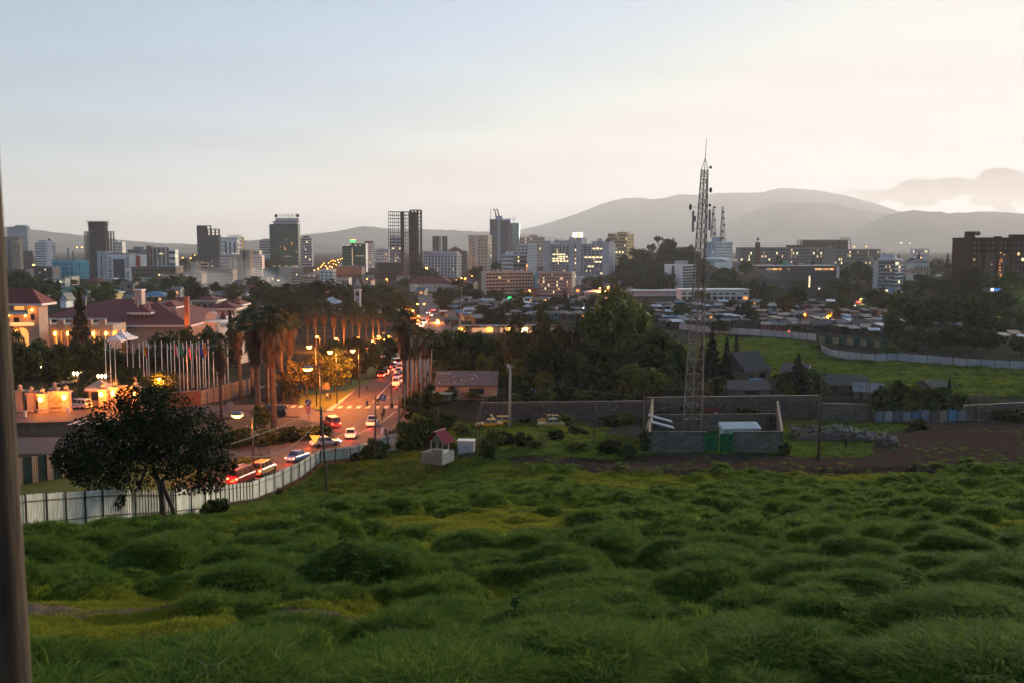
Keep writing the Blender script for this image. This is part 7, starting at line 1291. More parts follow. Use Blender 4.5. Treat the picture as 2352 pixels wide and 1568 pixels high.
# ---------------------------------------------------------------- long walls behind the meadow
STN = mat('field_stone', (.17,.135,.11), .95, noise=(.10,.082,.07), scale=1.2, rnd=.5); PLAS = mat('wall_plaster', (.15,.12,.10), .9, noise=(.075,.062,.054), scale=.5, detail=8); RUB = mat('rubble_stone', (.17,.15,.135), .95, noise=(.10,.088,.08), scale=2, rnd=.4)
def stone_mesh(seed, m):
    r_ = random.Random(seed); b_ = bmesh.new(); bmesh.ops.create_icosphere(b_, subdivisions=1, radius=.5)
    for v in b_.verts: v.co *= r_.uniform(.72, 1.12); v.co.z *= .8
    me = bpy.data.meshes.new('stone'); b_.to_mesh(me); b_.free(); me.materials.append(m); return me
SM = [stone_mesh(i, STN) for i in range(5)]; RM_ = [stone_mesh(20+i, RUB) for i in range(6)]
def stone_wall(label, a, b_, yt, strip=.9, ns=110, plaster=False):
    p, q = gp(*a), gp(*b_); t = thing('stone_wall', label, 'wall', p, math.atan2(q.y-p.y, q.x-p.x)); w_ = Vector((q.x-p.x, q.y-p.y, 0)).length; h = hpx(p, yt); hs = h - strip
    MB().box(0, w_, .06, .5, -1.2, hs).ob('core', MORT if not plaster else PLAS, t)
    if strip: MB().box(-.02, w_+.02, .0, .52, hs, h).ob('plaster_band', PLAS, t); MB().box(-.06, w_+.06, -.06, .58, h, h+.1).ob('coping', PLAS, t)
    for k in range(ns): s = random.uniform(.28,.6); o = put('stone', SM[k % 5], t, (random.uniform(.3, w_-.3), .05, random.uniform(.0, max(hs-.2,.3)))); o.scale = (s*1.2, .22, s*.8); o.rotation_euler = (0, random.uniform(-.4,.4), 0)
    return t
stone_wall('dark stone wall behind the yellow taxis', (1105,966), (1482,962), 925, .35, 150); stone_wall('tall stone wall with a plaster band behind the compound', (1486,964), (1878,960), 913, 1.0, 170); stone_wall('plain plaster wall with a broken end beside the tall pole', (1880,965), (1990,967), 925, 0, 14, True); stone_wall('dim plaster wall beyond the tin scraps', (2215,966), (2480,955), 930, 0, 20, True)
p0, p1 = gp(2008, 968), gp(2218, 966); SCR = [mat('scrap_'+n_, c_, .6) for n_, c_ in [('grey',(.22,.24,.27)),('pale',(.30,.33,.38)),('dull',(.14,.15,.16)),('lilac',(.26,.27,.33)),('blue',(.06,.16,.28)),('steel',(.20,.23,.28)),('brown',(.14,.11,.10)),('sand',(.30,.25,.18)),('cyan',(.10,.26,.38))]]; sheet_fence([p0, p1], [1.7, 1.9], 'patchwork fence of tin scraps with one cyan sheet', SCR[0], POSTM, 1.7, 7, rails=False, pmats=SCR, jag=.1)
# far white sheet fence round the second field
FS2 = mat('far_fence_sheet', (.40,.41,.45), .55, noise=(.30,.31,.34), scale=.6, rnd=.12); a1 = [gp(*p) for p in [(1560,757),(1640,765),(1720,770),(1800,775),(1874,783)]]; sheet_fence(a1, [2.1]*5, 'far pale sheet fence along the top of the second field', FS2, POSTM, 4.0, 7, rails=False)
a2 = [gp(*p) for p in [(1880,786),(1886,806),(1905,818),(1950,825),(2010,830),(2060,828),(2130,833),(2220,842),(2352,848),(2480,852)]]; sheet_fence(a2, [2.0]*10, 'curving pale sheet fence across the second field', FS2, POSTM, 3.4, 7, rails=False); a3 = [gp(1880,786), gp(1960,793), gp(2040,800)]; sheet_fence(a3, [1.9]*3, 'far fence with brown and green boards beside the curving one', FS2, POSTM, 2.6, 5, rails=False, pmats=[mat('board_tan',(.26,.20,.11)), DGRN])
# rubble heap: every larger stone its own piece
p = gp(1952, 1010); t = thing('rubble_heap', 'long heap of broken pale stones by the dirt yard', 'heap', p); nst = 260
for k in range(nst):
    px = random.uniform(1815, 2062); u = (px-1815)/247; c = gp(px, 998 + 20*u + random.uniform(-7, 10)); dx, dy = c.x-p.x, c.y-p.y; hgt = (2.0*(1-abs(u-.45)*1.1))*max(0, 1-abs(random.gauss(0,.45))); s = random.uniform(.3,.95); o = put('stone', RM_[k % 6], t, (dx, dy, c.z-p.z+max(hgt,0)*.9+.1)); o.scale = (s, s*random.uniform(.7,1.2), s*random.uniform(.6,1)); o.rotation_euler = (random.uniform(0,6), random.uniform(0,6), random.uniform(0,6))
mb = MB(); mb.lathe([(8.2,0),(6.4,.75),(3.5,1.5),(.3,1.9)], 24); o = mb.ob('rubble_core', mat('rubble_soil', (.10,.085,.075), .95, noise=(.06,.05,.045), scale=2, bump=1), t, True, (-1.2,0,-.25)); o.scale = (.95,.30,1)
for i, (px, py) in enumerate([(2070,1024),(2160,970),(2260,965)]):
    c = gp(px, py); t = thing('rubble_heap', ['small scatter of stones beside the long rubble heap','small scatter of stones before the cyan sheet','small scatter of stones under the A shaped pole'][i], 'heap', c)
    for k in range(22): s = random.uniform(.2,.55); o = put('stone', RM_[k % 6], t, (random.gauss(0,1.2), random.gauss(0,.5), .1)); o.scale = (s, s, s*.7); o.rotation_euler = (0, 0, random.uniform(0,6))
# little litter in the near grass
c = gp(1008, 1392); t = thing('plastic_bottle', 'crushed pale blue plastic bottle on the bare patch', 'bottle', Vector((c.x, c.y, c.z - .10)), R(20)); o = MB().lathe([(.02,0),(.05,.02),(.055,.18),(.03,.26),(.022,.30)], 10).ob('body', mat('bottle_blue', (.15,.45,.6), .3), t, True); o.rotation_euler = (R(90),0,0); o2 = MB().lathe([(.026,0),(.026,.04)], 8).ob('cap', SIGNW, t, False, (0,-.3,0)); o2.rotation_euler = (R(90),0,0)
# ---------------------------------------------------------------- small houses and market shacks
def shack(p, w, d, h, rz, rm, wm, label, group, rise=.8, mono=False, lit=False, name='shack'):
    t = thing(name, label, 'house', p, rz, group); MB().box(0, w, 0, d, -.3, h).ob('wall', wm, t); o = .35; mb = MB()
    if mono: mb.add([(-o,-o,h+.05),(w+o,-o,h+.05),(w+o,d+o,h+rise),(-o,d+o,h+rise),(-o,-o,h-.05),(w+o,-o,h-.05),(w+o,d+o,h+rise-.1),(-o,d+o,h+rise-.1)], [(0,1,2,3),(7,6,5,4),(0,4,5,1),(1,5,6,2),(2,6,7,3),(3,7,4,0)])
    else: mb.add([(-o,-o,h-.1),(w+o,-o,h-.1),(w+o,d/2,h+rise),(-o,d/2,h+rise),(w+o,d+o,h-.1),(-o,d+o,h-.1),(0,d/2,h+rise-.05),(w,d/2,h+rise-.05)], [(0,1,2,3),(3,2,4,5),(0,3,5),(1,4,2)])
    mb.ob('roof', rm, t); MB().box(w*.15, w*.15+.9, -.05, .02, -.2, min(1.9, h*.85)).ob('door', TRIM, t); MB().box(w*.55, w*.8, -.05, .02, h*.4, h*.8).ob('window', LITO if lit else GLASS, t); return t
ROOFS = [TINR, TING, TINR, TING, TING, TINB, TINR, TING, TINR, TINW, TINR]; RN = {TINR.name: 'rusty', TING.name: 'grey', TINW.name: 'bright', TINB.name: 'blue'}; WM_ = [BROWNW, DCONC, BLOCKW, TEALW, CONC, DGREY]
rs = random.Random(5)
ROWS = [('by the upper road', 1010, 1130, [700,708,718,728,738,748]), ('behind the big tree', 1135, 1440, [698,708,720,733,748]), ('below the arcade hall', 1500, 1730, [706,716,728,740,752]), ('below the dark office slab', 1735, 1900, [706,716,727,738,750,760]), ('beside the hill street', 1925, 2060, [728,742,756,770]), ('in dark trees near the brick block', 2070, 2352, [640,664,760,790])]
for nm_, xa, xb, ys in ROWS:
    k = 0
    for yb in ys:
        x = xa + rs.uniform(0, 14)
        while x < xb:
            wpx = rs.uniform(11, 23); p = gp(x, yb + rs.uniform(-3, 3)); w = wpx * p.y / FPX * rs.uniform(.8, 1.1); rm = rs.choice(ROOFS)
            if not (1040 < x < 1075 and yb > 740): shack(p, max(w, 3), rs.uniform(4, 7), rs.uniform(2.0, 2.9), R(rs.uniform(-25, 25)), rm, rs.choice(WM_), f'{RN[rm.name]} tin roofed shack {nm_}, {ordn(k)} down the slope', 'market shacks', rs.uniform(.5, 1.1), rs.random() < .4, rs.random() < .05); k += 1
            x += wpx * rs.uniform(.95, 1.6)
            if k >= 58: break
        if k >= 58: break
rs = random.Random(15)
for nm_, xa, xb, ds in [('beyond the hotel roofs', 70, 420, [520, 600, 690, 780]), ('near the smoke', 420, 640, [560, 650, 730, 820]), ('below the green tower', 640, 940, [620, 720, 800, 900]), ('before the finned ministry', 950, 1470, [560, 650, 730, 820])]:
    k = 0
    for D_ in ds:
        x = xa + rs.uniform(0, 30)
        while x < xb:
            wpx = rs.uniform(16, 34); q = at(x, HZ, D_ + rs.uniform(-25, 25)); q.z = zt(q.x, q.y); rm = rs.choice([TILE, TINR, TING, TILE, TINR, TING]); rn = {TILE.name: 'maroon'}.get(rm.name, RN.get(rm.name))
            if rs.random() < .5 and k < 40: shack(q, wpx*D_/FPX, rs.uniform(7, 11), rs.uniform(3.0, 5.0), R(rs.uniform(-20, 20)), rm, rs.choice([TAN, CONC, PINKW, BROWNW, DULL, BROWNW]), f'{rn} roofed small house {nm_}, {ordn(k)} from the front row', 'small city houses', rs.uniform(1, 2), False, rs.random() < .12, 'house'); k += 1
            x += wpx * rs.uniform(1.2, 2.6)
PEACH = mat('peach_render', (.36,.25,.18), .85, noise=(.28,.19,.14), scale=.8); TEALR = mat('teal_sheet', (.10,.24,.26), .6)
p = gp(1000, 917); t = shack(p, 142*p.y/FPX, 8, hpx(p, 884), 0, TINR, PEACH, 'long peach house under a patched rusty tin roof', None, hpx(p, 862)-hpx(p, 884), True, name='house')
for k in range(9): MB().box(1+rs.uniform(0, 10), 1.3+rs.uniform(0, 10), -.4, -.36, 0, .1) if False else None
w_ = 142*p.y/FPX; h = hpx(p, 884); sl = (hpx(p, 862)-h)/8.7
for (x, f, a, b_) in [(.03,.75,.2,.1),(.27,.55,.02,.3),(.41,.3,.02,.3),(.52,.6,.015,.35),(.58,.35,.02,.4),(.62,.6,.015,.4),(.66,.5,.02,.3),(.30,.15,.02,.2),(.05,.1,.02,.3)]: y = -.35+8.7*f; MB().add([(w_*x, y, h+.09+sl*(y+.35)), (w_*(x+a), y, h+.09+sl*(y+.35)), (w_*(x+a), y+8*b_*.3, h+.09+sl*(y+.35+8*b_*.3)), (w_*x, y+8*b_*.3, h+.09+sl*(y+.35+8*b_*.3))], [(0,1,2,3)]).ob('roof_patch', TINW, t)
p = gp(995, 919); shack(p, 3.6, 3.5, hpx(p, 904), 0, TEALR, TEALW, 'teal lean to shed at the peach house end', None, .9, True, name='shed'); p = gp(1225, 922); shack(p, 5, 4, 1.4, 0, TINB, GREY, 'pale blue tin roof half buried in bushes', None, .7, True, name='shed')
TILEB = mat('old_tile', (.10,.085,.08), .9, noise=(.055,.048,.046), scale=1.2, bump=.5)
for (px, yb, wpx, ye, yt_, d_, rz, rm, lb) in [(1640,912,130,893,878,9,0,TILEB,'house with a broad worn grey tile roof behind the stone wall'),(1712,880,75,853,812,9,28,TILEB,'house with a steep dark tile roof beside the conifers'),(1790,885,55,868,835,8,-30,TINR,'house with a reddish roof next to the steep dark one'),(1626,868,48,858,836,6,35,TINR,'reddish gabled roof glimpsed beside the mast'),(1898,900,95,884,865,8,-8,TILEB,'dark low roof at the near edge of the second field'),(1962,915,60,903,888,8,-18,TING,'grey sheet roof in shrubs by the bowed pole'),(2140,905,50,895,884,6,10,TILEB,'dim grey roof in shrubs near the A shaped pole'),(1728,900,22,888,876,4,0,TINB,'tiny blue shed with a pale roof before the steep tile roof'),(1100,862,70,848,838,8,0,PINKW,'pink roofed villa behind the peach house'),(1180,868,60,850,842,8,0,TINR,'low pinkish roof under the bare crowned trees'),(1960,760,90,746,735,8,-12,TINR,'long striped tin roof hall beside the hill street'),(2060,768,60,752,745,8,0,TINR,'striped tin roof shed under the dark tree'),(1560,752,40,747,740,6,0,TINW,'white box van shaped shed at the second field fence')]:
    p = gp(px, yb); shack(p, wpx*p.y/FPX, d_, max(hpx(p, ye), 1.6), R(rz), rm, PEACH if 'villa' in lb else BROWNW, lb, None, max(hpx(p, yt_)-hpx(p, ye), .6), False, name='house')
t = thing('shop_row', 'row of small shops glowing along the market street', 'shops', gp(1050, 768), R(2)); O = gp(1050, 768)
for k in range(15):
    c = gp(1052 + k*16, 768); x = c.x-O.x; MB().box(x, x+2.6, 0, 4, 0, 2.8).ob('stall', WM_[k % 6], t)
    m_ = [LITO, TING, LITD, LITD, LITO, TING, LITD, LITO, TINR, LITB, LITD, TING, LITO, TING, TING][k]; MB().box(x+.1, x+2.5, -.1, .02, .6, 2.2).ob('shop_front', m_, t); MB().box(x-.1, x+2.7, -1.2, 4.2, 2.85, 3.0).ob('awning', ROOFS[k % 11], t)
    if m_ in (LITO, LITB): point(t, (x+1.3, -1.0, 2.0), 60, (1, .55, .2))
# ---------------------------------------------------------------- where the trees stand
trees([('round',600,640,-520,66),('tall',648,652,-500,64),('round',700,648,-520,80),('round',748,641,-520,84),('tall',795,647,-500,64),('round',838,654,-480,74),('round',878,650,-500,80),('round',914,666,-460,64),('round',624,668,-440,74),('round',680,676,-420,84),('tall',740,684,-400,70),('round',800,690,-400,84),('tall',850,690,-420,64),('round',890,700,-380,60),('round',770,668,-450,70),('brown',716,700,-370,64),('round',930,690,-430,46)], 'dark tree in the wood behind the palms, {} from the smoke', 'wood behind the palms')
for i, (px, yt_, b_) in enumerate([(702,702,-305),(722,708,-300),(742,712,-310),(764,708,-300),(786,716,-300),(806,708,-318),(822,722,-305),(838,712,-320),(854,715,-330),(868,718,-335),(882,724,-345)]): palm(px, yt_, b_, f'palm in the far row beyond the round trees, {ordn(i)} from the palm cluster', 'far palm row', 1.0)
for i, (px, yt_, b_) in enumerate([(509,762,962),(553,722,914),(580,704,908),(594,697,981),(614,702,940),(630,688,997),(648,706,918),(666,712,908)]): palm(px, yt_, b_, f'tall palm with a shaggy dry skirt in the junction cluster, {ordn(i)} from the flagpoles', 'palm cluster at the junction', 1.05 if i in (3, 5) else .95)
for i, (px, yt_, b_) in enumerate([(929,708,936),(940,728,915),(951,738,905),(960,748,897),(970,752,890),(979,758,884),(988,752,878),(995,762,872)]): palm(px, yt_, b_, f'tall palm lining the avenue beside the jam, {ordn(i)} from the clay pot', 'palms lining the avenue', 1.08 if i == 0 else .92)
trees([('brown',672,828,925,84),('brown',706,815,912,92),('olive',738,808,905,84),('olive',770,800,900,96),('brown',806,792,884,80),('round',842,776,872,86),('round',872,784,860,64),('round',893,772,848,52),('round',760,780,-262,70),('round',815,774,-275,66)], 'rounded tree on the avenue median, {} from the palm cluster', 'trees on the median')
trees([('round',58,790,900,80),('round',96,770,880,86),('round',140,786,890,90),('round',186,782,880,70),('olive',206,846,905,54),('round',228,765,880,90),('round',276,798,882,64),('round',330,788,880,90),('round',388,752,880,110),('round',440,775,880,80),('round',484,790,884,60),('round',470,738,-232,64),('round',425,748,-228,70),('round',18,742,-236,50),('olive',345,862,912,46),('olive',192,880,925,36),('round',118,828,898,50),('round',300,840,905,60),('round',376,850,915,70),('round',36,812,905,60)], 'dark garden tree before the hotel, {} from the wooden pole', 'hotel garden trees')
trees([('cone',178,664,-236,84)], 'tall tiered conifer in front of the maroon hotel roof', 'hotel conifer'); trees([('spire',524,715,-250,58)], 'dark cypress beside the white hotel wing', 'hotel cypress')
trees([('round',40,622,-640,60),('round',78,632,-620,56),('round',112,640,-600,50),('round',28,650,-520,54),('round',214,652,-640,34),('round',246,664,-560,44),('round',275,640,-760,40),('round',318,650,-760,24),('round',404,640,-760,46),('round',436,664,-600,40),('tall',390,668,-520,36),('round',160,642,-800,36),('round',352,640,-840,40),('round',582,646,-700,40),('round',604,650,-640,40),('round',560,684,-480,50),('round',510,690,-420,40),('olive',470,690,-400,36),('round',418,690,-400,44)], 'dark tree among the roofs beyond the hotel, {} from the wooden pole', 'trees beyond the hotel')
trees([('olive',1416,660,868,170),('olive',1455,700,868,110),('olive',1375,705,872,110)], 'big tree towering over the grove, {} from the concrete pole', 'big grove trees')
trees([('brown',1190,722,890,110),('brown',1245,712,892,130),('brown',1300,742,890,90),('cone',1325,735,895,60),('round',1365,770,898,90),('round',1280,790,905,80),('round',1222,800,905,80),('round',1330,810,908,90),('olive',1190,820,908,60),('round',1505,752,902,120),('olive',1540,765,898,90),('round',1560,790,900,70),('round',1430,790,905,120),('round',1385,830,912,90),('olive',1474,832,920,130),('round',1470,760,890,90),('round',1520,830,912,70),('olive',1250,850,915,60),('brown',1275,730,880,90)], 'tree of the dark grove behind the stone wall, {} from the concrete pole', 'dark grove')
trees([('olive',1030,752,872,76),('round',1065,750,868,84),('round',1100,762,866,70),('round',1015,790,880,60),('round',1130,775,870,60),('olive',1110,812,880,60),('round',1060,800,882,70),('tall',1150,790,884,50),('round',1165,850,912,50),('round',1010,830,900,46)], 'leafy tree around the peach house, {} from the avenue palms', 'trees round the peach house')
trees([('cone',1634,752,872,64),('spire',1668,772,874,52),('spire',1690,770,868,48),('cone',1612,780,885,50),('round',1650,862,915,50),('olive',1600,872,920,60)], 'dark conifer or shrub tree beside the mast, {} from it', 'conifers by the mast')
trees([('cone',1832,812,908,80),('round',1805,850,905,60),('round',1862,840,908,70),('olive',1815,876,915,50),('round',1880,870,918,50)], 'dark evergreen before the second field, {} from the steep tile roof', 'evergreens before the second field')
trees([('round',2020,880,950,60),('round',2060,872,948,80),('olive',2095,880,950,60),('round',2130,890,952,70),('spire',2178,862,945,30),('round',2160,885,952,60),('round',2200,900,952,50),('round',2030,905,958,60),('olive',2085,915,960,60),('round',2140,918,960,60),('round',2185,920,962,60),('round',2225,920,958,40)], 'shrubby dark tree over the tin scraps, {} from the bowed pole', 'trees over the tin scraps')
KN = []
rk = random.Random(9)
for i in range(68):
    px = rk.uniform(1418, 1625) if i < 50 else rk.uniform(1350, 1690); y = rk.uniform(700, 1010) if i < 50 else rk.uniform(640, 790); x = (px-1176)/FPX*y; KN.append((rk.choice(['round','round','tall','round','cone','round']), px, x, y, rk.uniform(9, 15), rk.uniform(10, 17)))
for i, (k, px, x, y, h, w) in enumerate(sorted(KN, key=lambda a: a[1])): plant(k, Vector((x, y, zt(x, y)-.5)), h, w, f'dark tree of the wooded knoll behind the mast, {ordn(i)} from the finned ministry', 'tree', 'trees of the wooded knoll')
trees([('umbrella',1512,542,-960,24)], 'lone flat topped tree standing above the wooded knoll', 'knoll umbrella tree')
trees([('round',1440,622,-760,50),('round',1478,618,-720,70),('round',1510,632,-700,60),('cone',1490,640,-690,40),('round',1420,632,-740,40),('round',1375,700,-470,36),('round',1500,652,-640,44)], 'dark tree at the knoll foot, {} from the finned ministry', 'trees at the knoll foot')
trees([('round',1940,604,-720,70),('round',1972,600,-740,70),('round',2000,612,-700,44),('round',1925,640,-610,50),('round',1960,648,-600,60),('round',1985,655,-580,40),('round',1735,640,-600,50),('round',1778,655,-560,50),('round',1800,668,-540,60),('cone',1756,648,-560,40),('round',1830,660,-540,50),('round',1900,668,-560,46),('round',1716,600,-840,40),('round',1690,640,-640,60),('round',1652,650,-600,60),('round',1612,668,-560,44),('cone',1850,640,-900,26),('cone',1868,590,-1000,24),('round',1788,588,-1000,26)], 'dark tree around the office slab and column, {} from the mast', 'trees round the office slab')
trees([('round',2240,612,-470,70),('round',2285,622,-460,70),('tall',2325,615,-450,70),('round',2350,630,-440,60),('round',2104,590,-900,44),('cone',2112,580,-820,30),('round',2150,590,-860,46),('spire',2178,582,-840,30),('round',2206,592,-900,44),('round',2126,628,-620,60),('round',2165,636,-600,70),('round',2205,620,-600,70),('round',2090,640,-600,40),('round',2220,650,-520,60),('round',2270,655,-500,60),('round',2330,660,-480,60),('round',2300,610,-640,50),('round',2250,640,-560,50),('tall',2046,704,790,56),('round',2052,730,792,60),('round',2130,700,-420,90),('round',2160,715,-400,80),('round',2110,752,800,70),('round',2150,748,804,90),('round',2190,752,806,70),('tall',2240,706,800,70),('round',2235,745,806,90),('round',2275,760,810,70),('round',2320,735,-330,70),('round',2345,680,-440,50),('round',2345,770,815,60),('round',2085,775,815,60),('olive',2040,790,822,50)], 'dark tree between the corner office and brick block, {} from the office', 'trees near the brick block')
rk = random.Random(21)
trees([(rk.choice(['round','olive','round','brown','tall']), rk.uniform(1010, 1720), 0, 0, 0) for i in range(0)], '{}', '') if False else None
LS = []
for i in range(24):
    px = rk.uniform(1012, 1725); yb = rk.uniform(700, 770); hp = rk.uniform(14, 34) * (1 + (yb-700)/140); LS.append((rk.choice(['round','round','olive','tall','round','cone']), px, yb-hp, yb, rk.uniform(20, 38)*(1+(yb-700)/140)))
trees(LS, 'small tree between the market shacks, {} from the upper road', 'trees between the shacks')
LS = []
for i in range(16):
    px = rk.uniform(1735, 2010); yb = rk.uniform(704, 772); hp = rk.uniform(10, 22); LS.append((rk.choice(['round','olive','round']), px, yb-hp, yb, rk.uniform(16, 32)))
trees(LS, 'small tree between the shacks by the hill street, {} from the arcade hall', 'trees by the hill street')
LS = []
for i in range(22):
    px = rk.choice([rk.uniform(370, 450), rk.uniform(700, 790), rk.uniform(100, 300), rk.uniform(2030, 2230), rk.uniform(930, 1110), rk.uniform(560, 640)]); LS.append((rk.choice(['round','tall']), px, rk.uniform(580, 600), -rk.uniform(1150, 1900), rk.uniform(14, 30)))
trees(LS, 'tiny tree on the skyline between the towers, {} from the wooden pole', 'skyline trees')
trees([('round',1000,628,-760,36),('round',1046,640,-700,48),('round',1095,610,-900,40),('round',1140,600,-960,30),('tall',1070,652,-620,60),('round',1092,662,-560,50),('round',1040,664,-560,44),('cone',1298,672,-470,50),('round',1250,690,-440,50),('round',1170,690,-450,50),('round',985,615,-900,60),('round',960,600,-1000,40),('round',932,640,-760,40),('tall',1015,660,-580,40)], 'tree rising before the slabs and red roofed school, {} from the open frame tower', 'trees before the slabs')
rk = random.Random(33)
def zone(n, x0, x1, d0, d1, h0, h1, label, group, kinds=('round','round','olive','tall','round')):
    P = sorted([(rk.uniform(x0, x1), rk.uniform(d0, d1)) for _ in range(n)])
    for i, (px, D_) in enumerate(P):
        q = at(px, HZ, D_); h = rk.uniform(h0, h1); plant(rk.choice(kinds), Vector((q.x, q.y, zt(q.x, q.y)-.3)), h, h*rk.uniform(.8, 1.25), label.format(ordn(i)), 'tree', group)
zone(32, 60, 640, 480, 800, 6, 12, 'city tree in the belt between hotel and towers, {} from the wooden pole', 'tree belt beyond the hotel')
zone(26, 1000, 1460, 430, 640, 4, 8, 'city tree in the belt before the long slabs, {} from the upper road', 'tree belt before the slabs')
zone(34, 1740, 2350, 420, 640, 6, 11, 'dark tree in the belt round the office slab, {} from the arcade hall', 'tree belt by the office slab', ('round','round','tall'))
zone(9, 2060, 2350, 330, 430, 9, 15, 'dark tree between striped sheds and second field, {} from the office', 'trees above the second field', ('round','round','tall'))
# school with red roofs, palace-like block at the end of the upper road
b = B('school_block', 'white school with several red hipped roofs at the avenue end', 690, 940, 1035, 652, OFFW, None, dep=14, par=.2); b.grid(3, 16, fw=.4, fh=.5, lit=.03); b.hip(TILE, 5)
b = B('school_block', 'smaller red roofed school wing beside the pale one', 720, 1040, 1080, 655, OFFW, None, dep=12, par=.2); b.grid(3, 6, fw=.4); b.hip(TILE, 4); b = B('house', 'white roofed low hall behind the red school roofs', 850, 966, 1010, 640, LILAC, None, dep=12); b.hip(TINW, 1.5)
b = B('house', 'pink roofed house under the ministry with a bright eave', 560, 1345, 1400, 672, PINKW, None, dep=9, yb=690); b.hip(TINW, 1.2); b.grid(1, 6, fw=.5, lit=.15)
b = B('fuel_station', 'pale canopy with a glowing green sign below the tan slab', 520, 1108, 1205, 690, TINW, None, dep=10, yb=698); b.pane(b.w*.65, b.h+1.2, 2.0, 1.0, GLOWG, name='green_sign', off=.3); b.pane(b.w*.5, b.h*.4, b.w*.8, b.h*.4, LITD, name='shop_front', off=.1)
p = gp(1235, 702); t = thing('umbrella_stall', 'round stall glowing orange below the grey gridded slab', 'stall', p); MB().lathe([(4,2.4),(2.5,3.4),(.1,4.2)], 12).ob('canopy', BROWNW, t); MB().bar((0,0,0),(0,0,4),.1).ob('post', STEEL, t); point(t, (0,-1,2.2), 500)
# ---------------------------------------------------------------- the near tree by the fence
p = gp(365, 1192); rng = np.random.default_rng(77); sc_ = p.y/FPX; t = thing('broadleaf_tree', 'big dark leaning tree in front of the pale sheet fence', 'tree', p); cl = []
LEAFN = mat('leaf_near_dark', (0.014, 0.023, 0.008), 0.7, isl=0.6, trans=0.15, spec=.06)
for (px, py, r_) in [(330,935,60),(395,950,62),(270,960,58),(455,985,62),(215,1000,60),(330,1000,80),(400,1030,75),(260,1040,70),(175,1030,46),(480,1040,50),(160,1065,36),(230,1085,56),(310,1075,66),(440,1085,60),(500,1000,40),(250,1130,40),(240,1165,28),(262,1150,26),(190,1085,40),(290,1000,60),(370,980,60),(440,1040,60),(480,1105,36),(300,915,36),(360,912,34),(200,1060,50),(520,1065,26),(140,1050,26)]:
    q = at(px, py, p.y + rng.uniform(-3.5, 3.0)); cl.append((Vector(q) - p, r_*sc_))
P = []; O_ = []
for c, r_ in cl:
    m = int(1150 * (r_/2.0) ** 2) + 160; g = rng.normal(size=(m, 3)); g /= np.linalg.norm(g, axis=1)[:, None]; P.append(np.array(c) + g * r_ * (rng.uniform(.3, 1.05, m)[:, None] ** .5) * [1, 1, .85]); O_.append(g)
v, q = leaves(np.concatenate(P), .11, rng, 2.6, .7, np.concatenate(O_)); put('crown', mesh_np('crown', v, q, LEAFN), t)
tr = MB(); W3 = lambda px, py, dy=0: at(px, py, p.y+dy) - p
for pts, rs_ in [([(375,1196),(372,1150),(366,1110),(350,1060),(330,1000),(325,950)],[.24,.20,.17,.13,.09,.04]),([(402,1192),(396,1165),(378,1125),(372,1100)],[.20,.17,.15,.14]),([(288,1212),(302,1165),(322,1110),(340,1060),(400,1000),(430,970)],[.16,.14,.12,.10,.07,.03]),([(366,1110),(410,1060),(450,1010)],[.14,.10,.05]),([(350,1060),(280,1040),(220,1010)],[.10,.07,.03]),([(340,1080),(260,1080),(240,1130)],[.09,.06,.03]),([(372,1100),(430,1090),(490,1050)],[.10,.06,.03])]: tr.tube([W3(*a) for a in pts], rs_, 8)
tr.ob('trunk', BARK, t, True)
# ---------------------------------------------------------------- shrubs
def shrubs(lst, label, group):
    for i, (k, px, yt_, yb, wp) in enumerate(sorted(lst, key=lambda a: a[1])): p = gp(px, yb); plant(k, p - Vector((0,0,.15)), hpx(p, yt_)+.15, wp*p.y/FPX, label.format(ordn(i)), 'shrub', group)
shrubs([('bush',868,1002,1050,50),('obush',845,1022,1052,34),('bush',815,1038,1058,26),('bush',500,1136,1180,46),('obush',470,1150,1182,24),('bush',640,1118,1134,20)], 'bush against the sheet fence, {} from the dark tree', 'bushes at the fence')
shrubs([('bush',940,955,1030,50),('obush',962,945,1030,60),('bush',985,960,1032,60),('obush',930,985,1034,40),('bush',1012,990,1040,50),('obush',1036,1012,1046,30),('bush',1118,1008,1055,44),('obush',1135,985,1030,50),('bush',1165,985,1022,50),('bush',1200,990,1030,46),('obush',1235,1005,1035,50),('bush',1280,985,1012,40),('bush',1328,975,1000,44),('obush',1330,1010,1042,50),('bush',1400,1005,1046,50),('bush',1440,1020,1052,44),('obush',1060,965,1000,44),('bush',1020,945,985,50),('bush',985,930,975,46),('bush',1480,985,1040,26),('bush',1802,1015,1045,26),('obush',1300,950,978,40),('bush',1210,955,978,34),('bush',1400,948,975,44),('obush',1440,945,972,40)], 'weedy bush of the upper meadow, {} from the avenue palms', 'bushes of the upper meadow')
shrubs([('bush',945,905,945,40),('obush',958,892,930,40),('bush',975,890,925,44),('bush',992,880,915,40),('obush',1005,900,930,36),('bush',952,930,962,44),('bush',975,925,950,40)], 'weedy bush at the feet of the avenue palms, {} from the clay pot', 'bushes under the palms')
shrubs([('obush',1520,925,962,60),('bush',1558,920,960,60),('obush',1590,930,962,40),('bush',1720,930,970,60),('bush',1760,940,978,60),('bush',1690,948,978,34),('bush',1140,905,935,50),('obush',1180,900,935,40),('bush',1215,895,930,50),('obush',1250,890,928,50),('bush',1290,885,925,60),('obush',1340,890,925,50),('bush',1400,898,925,50),('obush',1440,900,928,40),('bush',2110,960,985,60),('bush',2280,930,962,60),('bush',2330,935,965,60),('bush',1040,880,915,40),('obush',1085,890,916,44)], 'dark bush along the stone walls, {} from the peach house', 'bushes along the walls')
